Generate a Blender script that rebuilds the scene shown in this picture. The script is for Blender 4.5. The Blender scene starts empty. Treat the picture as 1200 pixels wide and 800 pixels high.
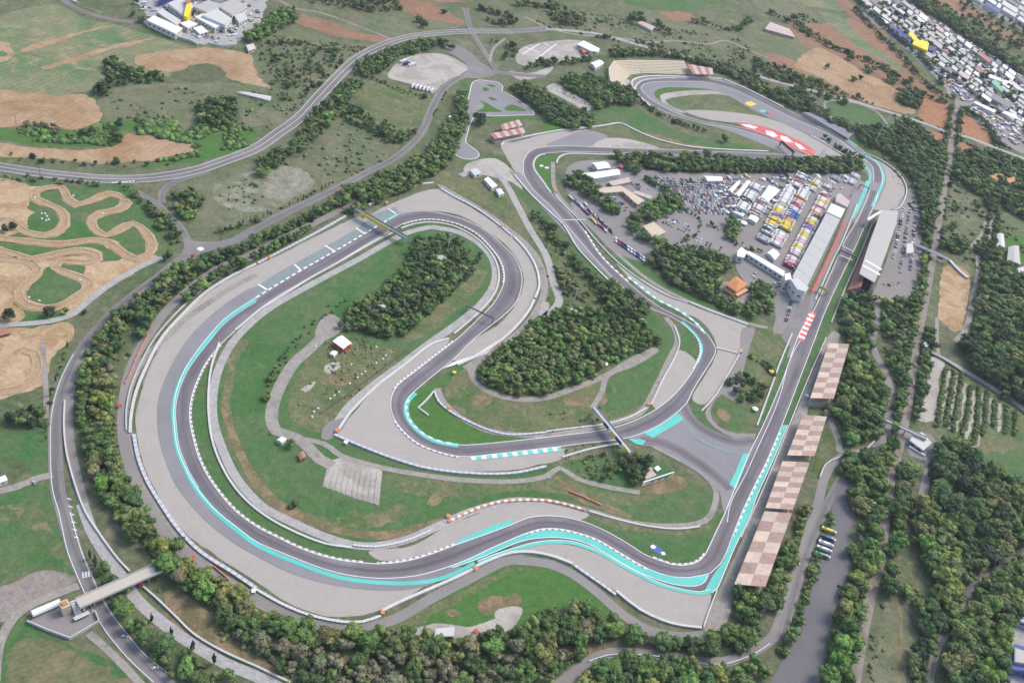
import bpy, math, random
import numpy as np
from mathutils import Vector, Matrix
from mathutils import noise as mnoise
R = math.radians
rnd = random.Random(11)
scene = bpy.context.scene
COL = scene.collection

# ------------------------------------------------------------------ camera
F, TH, RO, H = 1200.0, 0.68, 0.24, 600.0      # focal (px of a 1200 wide frame), pitch, roll, height in metres
CR, SR, CT, ST = math.cos(RO), math.sin(RO), math.cos(TH), math.sin(TH)
cam_d = bpy.data.cameras.new('camera'); cam = bpy.data.objects.new('camera', cam_d); COL.objects.link(cam)
cam_d.sensor_width = 36.0; cam_d.lens = F / 1200 * 36.0
cam_d.clip_start = 1.0; cam_d.clip_end = 20000.0
rt, fw, up = Vector((1, 0, 0)), Vector((0, CT, -ST)), Vector((0, ST, CT))
ri, ui = rt * CR + up * SR * 1.0, up * CR - rt * SR
cam.matrix_world = Matrix(((ri.x, ui.x, -fw.x, 0), (ri.y, ui.y, -fw.y, 0), (ri.z, ui.z, -fw.z, H), (0, 0, 0, 1)))
scene.camera = cam

def U(x, y, z=0.0):
    """the point of the plane at height z that the survey photograph shows at x, y"""
    x -= 600; y -= 400
    X = x * CR - y * SR * -1.0; Y = -x * SR + y * CR
    dn = F * ST + Y * CT
    t = (H - z) / dn
    return Vector((X * t, (F * CT - Y * ST) * t, z))

def W(p):
    """world -> survey pixel and metres-to-pixel scale"""
    d = Vector(p) - Vector((0, 0, H))
    zc = d.dot(fw)
    return (600 + d.dot(ri) / zc * F, 400 - d.dot(ui) / zc * F, F / zc)

def P(s):
    return [tuple(float(v) for v in q.split(',')) for q in s.split()]

def spline(pts, closed=False, step=6.0):
    """centripetal-ish Catmull-Rom through world points, sampled every `step` metres"""
    n = len(pts)
    if n < 3: closed = False
    out = []
    for i in range(n if closed else n - 1):
        p1, p2 = pts[i], pts[(i + 1) % n]
        p0 = pts[i - 1] if (closed or i > 0) else p1 * 2 - p2
        p3 = pts[(i + 2) % n] if (closed or i + 2 < n) else p2 * 2 - p1
        d = (p2 - p1).length
        m1 = (p2 - p0) * (d / max(1e-6, d + (p1 - p0).length)); m2 = (p3 - p1) * (d / max(1e-6, d + (p3 - p2).length))
        k = max(1, min(60 if step <= 3.0 else 14, int(d / step)))
        for j in range(k):
            t = j / k; t2 = t * t; t3 = t2 * t
            out.append(p1 * (2*t3 - 3*t2 + 1) + m1 * (t3 - 2*t2 + t) + p2 * (-2*t3 + 3*t2) + m2 * (t3 - t2))
    if not closed: out.append(pts[-1].copy())
    return out

# ------------------------------------------------------------------ materials
def nt(name):
    m = bpy.data.materials.new(name); m.use_nodes = True
    t = m.node_tree; b = t.nodes['Principled BSDF']
    return m, t, b
def lk(t, a, b): t.links.new(a, b)
def noise(t, vec, scale, detail=4, rough=.6, dist=0.0):
    n = t.nodes.new('ShaderNodeTexNoise'); n.inputs['Scale'].default_value = scale; n.inputs['Detail'].default_value = detail
    n.inputs['Roughness'].default_value = rough; n.inputs['Distortion'].default_value = dist
    lk(t, vec, n.inputs['Vector']); return n.outputs['Fac']
def ramp(t, fac, stops):
    r = t.nodes.new('ShaderNodeValToRGB'); e = r.color_ramp.elements
    while len(e) < len(stops): e.new(.5)
    for i, (p, c) in enumerate(stops):
        e[i].position = p; e[i].color = (*c, 1) if len(c) == 3 else c
    lk(t, fac, r.inputs['Fac']); return r.outputs['Color']
def mix(t, fac, a, b, mode='MIX'):
    m = t.nodes.new('ShaderNodeMix'); m.data_type = 'RGBA'; m.blend_type = mode
    for k, v in ((0, fac), (6, a), (7, b)):
        if hasattr(v, 'is_linked') or hasattr(v, 'links'): lk(t, v, m.inputs[k])
        else: m.inputs[k].default_value = v if k == 0 else (*v, 1)
    return m.outputs[2]
def math_(t, op, a, b=None):
    m = t.nodes.new('ShaderNodeMath'); m.operation = op
    for k, v in ((0, a), (1, b)):
        if v is None: continue
        if hasattr(v, 'links'): lk(t, v, m.inputs[k])
        else: m.inputs[k].default_value = v
    return m.outputs[0]
def pos(t):
    g = t.nodes.new('ShaderNodeNewGeometry'); return g.outputs['Position']
def grey(v): return (v, v, v)

def patchy(name, cols, scale=.02, fine=.35, fine_amt=.35, rough=.95, dist=.6, stops=None, row=None, bare=None, mid=.2):
    """ground of patches: large noise picks among cols, finer noise mottles; row = (angle, period, depth) tilled rows"""
    m, t, b = nt(name); v = pos(t)
    f = noise(t, v, scale, 7, .62, dist)
    n = len(cols)
    st = stops or [.30 + .40 * i / max(1, n - 1) for i in range(n)]
    c = ramp(t, f, list(zip(st, cols)))
    if bare:                                       # worn spots where the soil shows through: (colour, how much)
        q = ramp(t, noise(t, v, scale * 3.1, 8, .68, 1.2), [(.62 - bare[1] * .5, grey(0)), (.74 - bare[1] * .4, grey(.85))])
        c = mix(t, q, c, bare[0])
    g = noise(t, v, fine, 5, .75)
    k = ramp(t, g, [(.3, grey(1 - fine_amt)), (.7, grey(1 + fine_amt * .8))])
    c = mix(t, 1.0, c, k, 'MULTIPLY')
    h = ramp(t, noise(t, v, scale * 6.5, 6, .7, .8), [(.3, grey(1 - mid)), (.7, grey(1 + mid))])
    c = mix(t, 1.0, c, h, 'MULTIPLY')
    if row:
        mp = t.nodes.new('ShaderNodeMapping'); mp.inputs['Rotation'].default_value = (0, 0, row[0]); lk(t, v, mp.inputs['Vector'])
        w = t.nodes.new('ShaderNodeTexWave'); w.inputs['Scale'].default_value = 6.2832 / row[1] / 20 * 1.0
        w.inputs['Distortion'].default_value = 2.5; w.inputs['Detail'].default_value = 3; lk(t, mp.outputs[0], w.inputs['Vector'])
        k2 = ramp(t, w.outputs['Fac'], [(.1, grey(1 - row[2])), (.9, grey(1 + row[2] * .6))])
        c = mix(t, 1.0, c, k2, 'MULTIPLY')
    lk(t, c, b.inputs['Base Color']); b.inputs['Roughness'].default_value = rough
    b.inputs['Specular IOR Level'].default_value = .15
    return m

def plain(name, c, rough=.7, var=.12, scale=.8, spec=.3, metal=0.0):
    m, t, b = nt(name)
    g = noise(t, pos(t), scale, 4, .7)
    k = ramp(t, g, [(.25, tuple(x * (1 - var) for x in c)), (.75, tuple(min(1, x * (1 + var)) for x in c))])
    lk(t, k, b.inputs['Base Color']); b.inputs['Roughness'].default_value = rough
    b.inputs['Specular IOR Level'].default_value = spec; b.inputs['Metallic'].default_value = metal
    return m

def uvn(t):
    u = t.nodes.new('ShaderNodeUVMap'); s = t.nodes.new('ShaderNodeSeparateXYZ'); lk(t, u.outputs[0], s.inputs[0]); return s.outputs[0], s.outputs[1]

def striped(name, c1, c2, period, duty=.5, rough=.6):
    """alternating blocks along a ribbon (u in metres)"""
    m, t, b = nt(name); u, v = uvn(t)
    f = math_(t, 'FRACT', math_(t, 'DIVIDE', u, period)); s = math_(t, 'LESS_THAN', f, duty)
    c = mix(t, s, c2, c1)
    g = ramp(t, noise(t, pos(t), .5, 4, .7), [(.3, grey(.82)), (.7, grey(1.05))])
    lk(t, mix(t, 1.0, c, g, 'MULTIPLY'), b.inputs['Base Color']); b.inputs['Roughness'].default_value = rough
    return m

def checker_roof(name, c1, c2, nu, nv):
    m, t, b = nt(name); u, v = uvn(t)
    a = math_(t, 'FLOOR', math_(t, 'MULTIPLY', u, nu)); d = math_(t, 'FLOOR', math_(t, 'MULTIPLY', v, nv))
    s = math_(t, 'MODULO', math_(t, 'ADD', a, d), 2.0)
    c = mix(t, s, c1, c2)
    wn = t.nodes.new('ShaderNodeTexWhiteNoise'); wn.noise_dimensions = '2D'; cx = t.nodes.new('ShaderNodeCombineXYZ'); lk(t, a, cx.inputs[0]); lk(t, d, cx.inputs[1]); lk(t, cx.outputs[0], wn.inputs['Vector'])
    c = mix(t, 1.0, c, ramp(t, wn.outputs['Value'], [(0, (.84, .86, .86)), (1, (1.12, 1.08, 1.04))]), 'MULTIPLY')
    # sheet ribs and stains
    rib = ramp(t, math_(t, 'FRACT', math_(t, 'MULTIPLY', v, nv * 9)), [(.0, grey(.86)), (.25, grey(1.03)), (1, grey(1.0))])
    c = mix(t, 1.0, c, rib, 'MULTIPLY')
    st = ramp(t, noise(t, pos(t), .16, 6, .75), [(.28, grey(.70)), (.6, grey(1.06))])
    lk(t, mix(t, 1.0, c, st, 'MULTIPLY'), b.inputs['Base Color']); b.inputs['Roughness'].default_value = .6
    return m

def asphalt(name, c, rubber=False, rough=.85):
    m, t, b = nt(name); p = pos(t)
    big = ramp(t, noise(t, p, .018, 6, .6), [(.3, tuple(x * .88 for x in c)), (.7, tuple(x * 1.12 for x in c))])
    fin = ramp(t, noise(t, p, .6, 5, .8), [(.3, grey(.88)), (.7, grey(1.10))])
    col = mix(t, 1.0, big, fin, 'MULTIPLY')
    if rubber:                                     # worn-in rubber and seams that run along the road
        u, v = uvn(t)
        cv = t.nodes.new('ShaderNodeCombineXYZ'); lk(t, math_(t, 'MULTIPLY', u, .012), cv.inputs[0]); lk(t, math_(t, 'MULTIPLY', v, 5.0), cv.inputs[1])
        s = noise(t, cv.outputs[0], 1.0, 5, .6)
        col = mix(t, 1.0, col, ramp(t, s, [(.35, grey(.76)), (.62, grey(1.09))]), 'MULTIPLY')
        w = noise(t, math_vec(t, u), 1.0, 2, .5)
        off = math_(t, 'ADD', math_(t, 'MULTIPLY', w, .7), .15)
        dd = math_(t, 'ABSOLUTE', math_(t, 'SUBTRACT', v, off))
        col = mix(t, 1.0, col, ramp(t, dd, [(.0, grey(.72)), (.12, grey(.84)), (.34, grey(1.0))]), 'MULTIPLY')
        sm = math_(t, 'ABSOLUTE', math_(t, 'SUBTRACT', v, .5))
        col = mix(t, 1.0, col, ramp(t, sm, [(.0, grey(.93)), (.012, grey(1.0))]), 'MULTIPLY')
        vo = t.nodes.new('ShaderNodeTexVoronoi'); vo.inputs['Scale'].default_value = .05; lk(t, p, vo.inputs['Vector'])      # relaid patches
        col = mix(t, 1.0, col, ramp(t, noise(t, vo.outputs['Color'], 3.0, 0), [(.35, grey(.93)), (.65, grey(1.05))]), 'MULTIPLY')
    lk(t, col, b.inputs['Base Color']); b.inputs['Roughness'].default_value = rough; b.inputs['Specular IOR Level'].default_value = .2
    return m
def worn(name, c, under=(.17, .16, .165), amt=.5):
    """paint scuffed down to the asphalt in places"""
    m, t, b = nt(name); p = pos(t)
    f = ramp(t, noise(t, p, .12, 7, .72, 1.0), [(.52, grey(0)), (.80, grey(amt))])
    k = ramp(t, noise(t, p, .035, 4, .6), [(.3, grey(.86)), (.7, grey(1.08))])
    g = ramp(t, noise(t, p, .9, 4, .8), [(.3, grey(.90)), (.7, grey(1.05))])
    col = mix(t, 1.0, mix(t, 1.0, mix(t, f, c, under), k, 'MULTIPLY'), g, 'MULTIPLY')
    lk(t, col, b.inputs['Base Color']); b.inputs['Roughness'].default_value = .65; return m
def math_vec(t, u):
    cv = t.nodes.new('ShaderNodeCombineXYZ'); lk(t, math_(t, 'MULTIPLY', u, .0042), cv.inputs[0]); return cv.outputs[0]

def leafy(name, attr=False):
    """foliage: the plant's own colour times clump-to-clump variation"""
    m, t, b = nt(name)
    if attr:
        a = t.nodes.new('ShaderNodeAttribute'); a.attribute_name = 'tint'; base = a.outputs['Color']
    else:
        o = t.nodes.new('ShaderNodeObjectInfo'); base = o.outputs['Color']
    g = t.nodes.new('ShaderNodeNewGeometry')
    k = ramp(t, g.outputs['Random Per Island'], [(.0, (.62, .64, .66)), (.5, grey(1.0)), (1.0, (1.42, 1.38, 1.2))])
    c = mix(t, 1.0, base, k, 'MULTIPLY')
    n = ramp(t, noise(t, g.outputs['Position'], .9, 4, .7), [(.3, grey(.75)), (.7, grey(1.2))])
    lk(t, mix(t, 1.0, c, n, 'MULTIPLY'), b.inputs['Base Color']); b.inputs['Roughness'].default_value = .8
    b.inputs['Specular IOR Level'].default_value = .15
    return m

def own_colour(name, rough=.35, spec=.5):
    m, t, b = nt(name); o = t.nodes.new('ShaderNodeObjectInfo')
    g = ramp(t, noise(t, pos(t), .7, 3, .6), [(.3, grey(.85)), (.7, grey(1.05))])
    lk(t, mix(t, 1.0, o.outputs['Color'], g, 'MULTIPLY'), b.inputs['Base Color'])
    b.inputs['Roughness'].default_value = rough; b.inputs['Specular IOR Level'].default_value = spec
    return m

# ------------------------------------------------------------------ objects
used_labels = {}
def tag(o, label, cat, group=None, kind=None):
    for p, q in ((' of that colour', ' such'), (' row from fields', ' row'), (' the ', ' '), (' of ', ' '), (' such', '')):
        if len(label.split()) > 16: label = label.replace(p, q)
    o['label'] = label; o['category'] = cat
    if group: o['group'] = group
    if kind: o['kind'] = kind
    used_labels.setdefault(label, []).append(o.name)
    return o
def empty(name, loc, rz=0.0):
    o = bpy.data.objects.new(name, None); o.location = loc; o.rotation_euler = (0, 0, rz); o.empty_display_size = 2
    COL.objects.link(o); return o
def link(name, me, parent=None):
    o = bpy.data.objects.new(name, me); COL.objects.link(o)
    if parent: o.parent = parent
    return o

class MB:
    """collects shapes for ONE mesh"""
    def __init__(s): s.v = []; s.f = []; s.m = []; s.uv = []
    def face(s, pts, mi=0, uv=None):
        k = len(s.v); s.v += [tuple(p) for p in pts]; s.f.append(tuple(range(k, k + len(pts)))); s.m.append(mi)
        s.uv.append(uv or [(p[0], p[1]) for p in pts])
    def hexa(s, b, t, mi=0, mtop=None, skip=()):
        """b, t: four bottom and four top corners, counter-clockwise seen from above"""
        n = len(b)
        if 'top' not in skip: s.face(t, mi if mtop is None else mtop, [(0, 0), (1, 0), (1, 1), (0, 1)] if n == 4 else None)
        if 'bottom' not in skip: s.face(list(reversed(b)), mi)
        for i in range(n):
            j = (i + 1) % n
            L = (Vector(b[j]) - Vector(b[i])).length; hh = (Vector(t[i]) - Vector(b[i])).length
            s.face([b[i], b[j], t[j], t[i]], mi, [(0, 0), (L, 0), (L, hh), (0, hh)])
    def box(s, c, d, rz=0.0, mi=0, taper=1.0, mtop=None):
        x, y, z = c; a, b_, h = d[0] / 2, d[1] / 2, d[2]; ca, sa = math.cos(rz), math.sin(rz)
        q = lambda u, v, w: (x + u * ca - v * sa, y + u * sa + v * ca, w)
        s.hexa([q(-a, -b_, z), q(a, -b_, z), q(a, b_, z), q(-a, b_, z)],
               [q(-a * taper, -b_ * taper, z + h), q(a * taper, -b_ * taper, z + h), q(a * taper, b_ * taper, z + h), q(-a * taper, b_ * taper, z + h)], mi, mtop)
    def tube(s, p, q, r0, r1=None, n=6, mi=0, caps=True):
        p, q = Vector(p), Vector(q); r1 = r0 if r1 is None else r1
        d = (q - p).normalized(); a = d.orthogonal().normalized(); b = d.cross(a)
        A = [p + (a * math.cos(2*math.pi*i/n) + b * math.sin(2*math.pi*i/n)) * r0 for i in range(n)]
        B = [q + (a * math.cos(2*math.pi*i/n) + b * math.sin(2*math.pi*i/n)) * r1 for i in range(n)]
        for i in range(n):
            j = (i + 1) % n; s.face([A[i], A[j], B[j], B[i]], mi)
        if caps: s.face(B, mi); s.face(list(reversed(A)), mi)
    def prism(s, poly, z0, z1, mi=0, mtop=None):
        if area(poly) < 0: poly = list(reversed(poly))
        s.hexa([(p[0], p[1], z0) for p in poly], [(p[0], p[1], z1) for p in poly], mi, mtop)
    def mesh(s, name, mats):
        me = bpy.data.meshes.new(name)
        me.from_pydata(s.v, [], s.f)
        for m in mats: me.materials.append(m)
        me.polygons.foreach_set('material_index', s.m)
        l = me.uv_layers.new(name='UVMap'); flat = [c for fc in s.uv for p in fc for c in p]
        l.data.foreach_set('uv', flat); me.update(); return me
    def build(s, name, mats, parent=None):
        if not isinstance(mats, (list, tuple)): mats = [mats]
        return link(name, s.mesh(name, mats), parent)

def area(poly):
    return sum(poly[i][0] * poly[(i+1) % len(poly)][1] - poly[(i+1) % len(poly)][0] * poly[i][1] for i in range(len(poly))) / 2

LAYER = {}
BASE = {'field': .02, 'grass': .08, 'dirt': .14, 'road': .20, 'apron': .26, 'track': .32, 'paint': .36, 'line': .42, 'top': .46}
ROUGH = {'field': 3.2, 'grass': 2.2, 'dirt': .7}
def zlev(layer):
    k = LAYER.get(layer, 0); LAYER[layer] = k + 1
    return BASE[layer] + .0012 * k

def sheet(name, label, m, layer, pts, smooth=True, cat='ground', step=8.0):
    """a flat patch of ground outlined by survey points"""
    w = [U(x, y) for x, y in pts]
    if smooth and layer in ROUGH:                  # natural edges wander
        w = spline(w, True, 3.0); am = ROUGH[layer]
        w = [p + Vector((mnoise.fractal(Vector((p.x * .09, p.y * .09, 3.1)), 1.0, 2.0, 4), mnoise.fractal(Vector((p.x * .09, p.y * .09, 9.7)), 1.0, 2.0, 4), 0)) * am for p in w]
    elif smooth: w = spline(w, True, step)
    if area(w) < 0: w.reverse()
    z = zlev(layer); me = bpy.data.meshes.new(name)
    me.from_pydata([(p.x, p.y, z) for p in w], [], [tuple(range(len(w)))]); me.materials.append(m)
    l = me.uv_layers.new(name='UVMap'); l.data.foreach_set('uv', [c for p in w for c in (p.x, p.y)])
    o = link(name, me); tag(o, label, cat, kind='structure'); return o

def strip(cl, width, z, closed=False, h=0.0):
    """quad strip along world points; width number or list; h > 0 makes a solid wall"""
    n = len(cl); mb = MB(); L = 0.0; prev = None
    rows = []
    for i, p in enumerate(cl):
        a = cl[i - 1] if (i > 0 or closed) else p; b = cl[(i + 1) % n] if (i + 1 < n or closed) else p
        d = Vector((b.x - a.x, b.y - a.y, 0)); d = d.normalized() if d.length > 1e-6 else Vector((1, 0, 0))
        nr = Vector((-d.y, d.x, 0)); w = (width[i] if isinstance(width, list) else width) / 2
        if prev is not None: L += (p - prev).length
        prev = p
        rows.append((p + nr * w, p - nr * w, L))
    for i in range(n - 1 if not closed else n):
        (l0, r0, u0), (l1, r1, u1) = rows[i], rows[(i + 1) % n]
        if u1 < u0: u1 = u0 + (l1 - l0).length
        T = lambda q, zz: (q.x, q.y, zz)
        mb.face([T(r0, z + h), T(r1, z + h), T(l1, z + h), T(l0, z + h)], 0, [(u0, 0), (u1, 0), (u1, 1), (u0, 1)])
        if h > 0:
            mb.face([T(r0, z), T(r1, z), T(r1, z + h), T(r0, z + h)], 0, [(u0, 0), (u1, 0), (u1, .3), (u0, .3)])
            mb.face([T(l1, z), T(l0, z), T(l0, z + h), T(l1, z + h)], 0, [(u1, 0), (u0, 0), (u0, .3), (u1, .3)])
            if i == 0 and not closed: mb.face([T(l0, z), T(r0, z), T(r0, z + h), T(l0, z + h)], 0, [(u0, 0)] * 4)
            if i == n - 2 and not closed: mb.face([T(r1, z), T(l1, z), T(l1, z + h), T(r1, z + h)], 0, [(u1, 0)] * 4)
    return mb

KEEP = {}
def keep_clear(p, r):
    KEEP.setdefault((int(p.x // 10), int(p.y // 10)), []).append((p.x, p.y, r))
def blocked(p, r):
    k = (int(p.x // 10), int(p.y // 10))
    for i in (-2, -1, 0, 1, 2):
        for j in (-2, -1, 0, 1, 2):
            for x, y, q in KEEP.get((k[0] + i, k[1] + j), ()):
                if (x - p.x) ** 2 + (y - p.y) ** 2 < (q + r) ** 2: return True
    return False
def ribbon(name, label, m, layer, pts, width, closed=False, cat='road', kind='structure', h=0.0, step=6.0, uneven=0.0):
    w = spline([U(x, y) for x, y in pts], closed, step)
    if name in ('road', 'path', 'railway', 'dirt_track') and uneven == 0:
        for p in spline([U(x, y) for x, y in pts], closed, 3.0): keep_clear(p, width / 2)
    if uneven: width = [width * (1 + uneven * mnoise.fractal(Vector((p.x * .06, p.y * .06, 1.7)), 1.0, 2.0, 4)) for p in w]
    o = strip(w, width, zlev(layer), closed, h).build(name, m); tag(o, label, cat, kind=kind); return o

def wall(name, label, m, pts, width, h, cat, post=None, step=6.0, z=0.0):
    """a barrier that stands on the ground; post = (spacing, height, material): a second mesh of posts / netting frame"""
    w = spline([U(x, y) for x, y in pts], False, step)
    if post:
        root = empty(name, w[0]); inv = Matrix.Translation(-w[0])
        mb = strip([p - w[0] for p in w], width, z, False, h); mb.build('panel', m, root)
        mb2 = MB(); acc = 0.0
        for i in range(1, len(w)):
            acc += (w[i] - w[i-1]).length
            if acc > post[0]:
                acc = 0.0; q = w[i] - w[0]; mb2.box((q.x, q.y, h + z), (.25, .25, post[1] - h), 0)
        if mb2.f:
            po = mb2.build('post', post[2], root); po['kind'] = 'stuff'
        tag(root, label, cat); return root
    o = strip(w, width, z, False, h).build(name, m); tag(o, label, cat); return o
# ------------------------------------------------------------------ surface materials
M = {}
M['scrub'] = patchy('scrub_ground', [(.062,.094,.038), (.082,.108,.050), (.120,.124,.072), (.080,.112,.044), (.066,.098,.040)], .011, .22, .36, bare=((.19,.165,.115), .15), mid=.3)
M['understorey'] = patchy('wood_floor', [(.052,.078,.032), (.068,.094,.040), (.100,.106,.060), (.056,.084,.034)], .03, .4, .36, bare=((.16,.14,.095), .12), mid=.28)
M['grass'] = patchy('cut_grass', [(.040,.108,.030), (.054,.122,.038), (.080,.124,.050), (.050,.117,.035)], .022, .45, .30, bare=((.15,.135,.078), .11), mid=.2)
M['lush'] = patchy('lush_grass', [(.046,.118,.024), (.062,.136,.032), (.054,.126,.028), (.084,.130,.044)], .028, .5, .26, bare=((.13,.13,.065), .06), mid=.17)
M['drygrass'] = patchy('dry_grass', [(.058,.108,.034), (.084,.120,.046), (.132,.132,.068), (.066,.114,.038)], .03, .5, .32, bare=((.22,.175,.11), .18), mid=.24)
M['meadow'] = patchy('meadow', [(.080,.116,.050), (.110,.130,.066), (.142,.138,.084), (.084,.124,.052)], .012, .3, .3, bare=((.18,.16,.105), .12), mid=.26)
M['crop'] = patchy('green_crop', [(.076,.146,.060), (.096,.156,.070), (.18,.178,.098), (.082,.152,.062)], .010, .3, .24, row=(.35, 7.0, .06), bare=((.29,.225,.135), .16), mid=.18)
M['stubble'] = patchy('stubble_field', [(.15,.122,.072), (.18,.145,.086), (.11,.12,.056), (.20,.16,.098)], .02, .4, .24, row=(.9, 3.5, .06), bare=((.10,.11,.05), .06), mid=.26)
M['ochre'] = patchy('ploughed_ochre', [(.29,.195,.112), (.325,.225,.135), (.265,.17,.09), (.31,.21,.12)], .012, .25, .14, row=(.25, 6.0, .05), bare=((.35,.26,.17), .12))
M['orange'] = patchy('ploughed_orange', [(.265,.125,.062), (.295,.15,.078), (.24,.108,.052)], .010, .2, .14, row=(.6, 8.0, .06))
M['redsoil'] = patchy('ploughed_red', [(.20,.112,.068), (.235,.138,.085), (.175,.098,.058)], .010, .2, .16, row=(.6, 8.0, .06), bare=((.12,.115,.06), .12))
M['sand'] = patchy('motocross_sand', [(.33,.235,.135), (.39,.285,.175), (.285,.185,.095), (.37,.27,.165)], .03, .35, .2)
M['sandtrack'] = patchy('packed_sand', [(.27,.185,.105), (.33,.24,.145), (.24,.155,.082)], .05, .6, .2)
M['berm'] = patchy('sand_berm', [(.37,.275,.17), (.33,.235,.14)], .1, .8, .3)
M['gravel'] = patchy('gravel', [(.295,.268,.238), (.32,.293,.26), (.305,.279,.247), (.33,.303,.268)], .018, .5, .05, mid=.05, row=(1.1, 3.0, .012), bare=((.265,.245,.222), .06))
M['palegravel'] = patchy('pale_gravel', [(.30,.275,.24), (.36,.335,.295), (.27,.245,.21), (.34,.31,.27)], .03, .4, .14, mid=.1)
M['palegrass'] = patchy('bleached_grass', [(.165,.165,.115), (.23,.22,.17), (.13,.14,.08), (.20,.195,.14)], .02, .4, .3, bare=((.10,.125,.05), .16), mid=.25)
M['concrete'] = patchy('concrete', [(.27,.26,.245), (.32,.31,.29), (.24,.23,.22)], .05, .6, .15)
M['dust'] = patchy('dusty_path', [(.21,.19,.165), (.27,.245,.215), (.18,.165,.145)], .05, .5, .2)
M['brownpath'] = patchy('brown_ballast', [(.19,.165,.145), (.24,.205,.18), (.15,.13,.115)], .05, .5, .25)
M['drysoil'] = patchy('dry_bank', [(.17,.13,.075), (.23,.165,.095), (.12,.11,.055), (.20,.145,.08)], .06, .5, .3)
M['asphalt'] = asphalt('race_asphalt', (.166,.150,.160), True)
M['runoff'] = asphalt('runoff_asphalt', (.200,.193,.198))
M['road'] = asphalt('road_asphalt', (.192,.180,.172), True)
M['darkroad'] = asphalt('fresh_asphalt', (.128,.122,.126))
M['lot'] = asphalt('lot_asphalt', (.205,.190,.178))
M['teal'] = worn('teal_worn', (.065,.43,.36), amt=0.45)
M['paleteal'] = plain('worn_teal_paint', (.170,.205,.200), .7, .15, .2)
M['greenpaint'] = worn('greenpaint_worn', (.06,.30,.13), amt=0.5)
M['skid'] = plain('rubber_marks', (.105,.100,.108), .8, .15, .3)
M['zebra'] = striped('zebra_bars', (.6,.6,.58), (.185,.175,.17), 1.8, .5)
M['white'] = plain('white_paint', (.62,.62,.60), .6, .12, .6)
M['redpaint'] = worn('redpaint_worn', (.48,.055,.045), amt=0.35)
M['yellowpaint'] = worn('yellowpaint_worn', (.56,.42,.035), amt=0.4)
M['bluepaint'] = worn('bluepaint_worn', (.04,.08,.24), amt=0.4)
M['kerb'] = striped('kerb_blocks', (.56,.55,.52), (.24,.18,.16), 5.0, .55)
M['greenkerb'] = striped('green_kerb_blocks', (.62,.62,.6), (.06,.36,.28), 8.0, .5)
M['dash'] = striped('dashes', (.66,.66,.64), (.16,.155,.165), 8.0, .6)
M['tealdash'] = striped('teal_dashes', (.62,.64,.62), (.085,.46,.40), 9.0, .45)
M['hatch'] = striped('red_white_hatch', (.62,.06,.06), (.66,.62,.6), 9.0, .55)

# the ground: one sheet out past everything in view
mb = MB(); mb.face([(-3000, -500, 0), (4500, -500, 0), (4500, 7000, 0), (-3000, 7000, 0)])
ground = mb.build('ground', M['scrub']); tag(ground, 'rolling scrub land of olive and brown patches under everything', 'ground', kind='structure')

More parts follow.
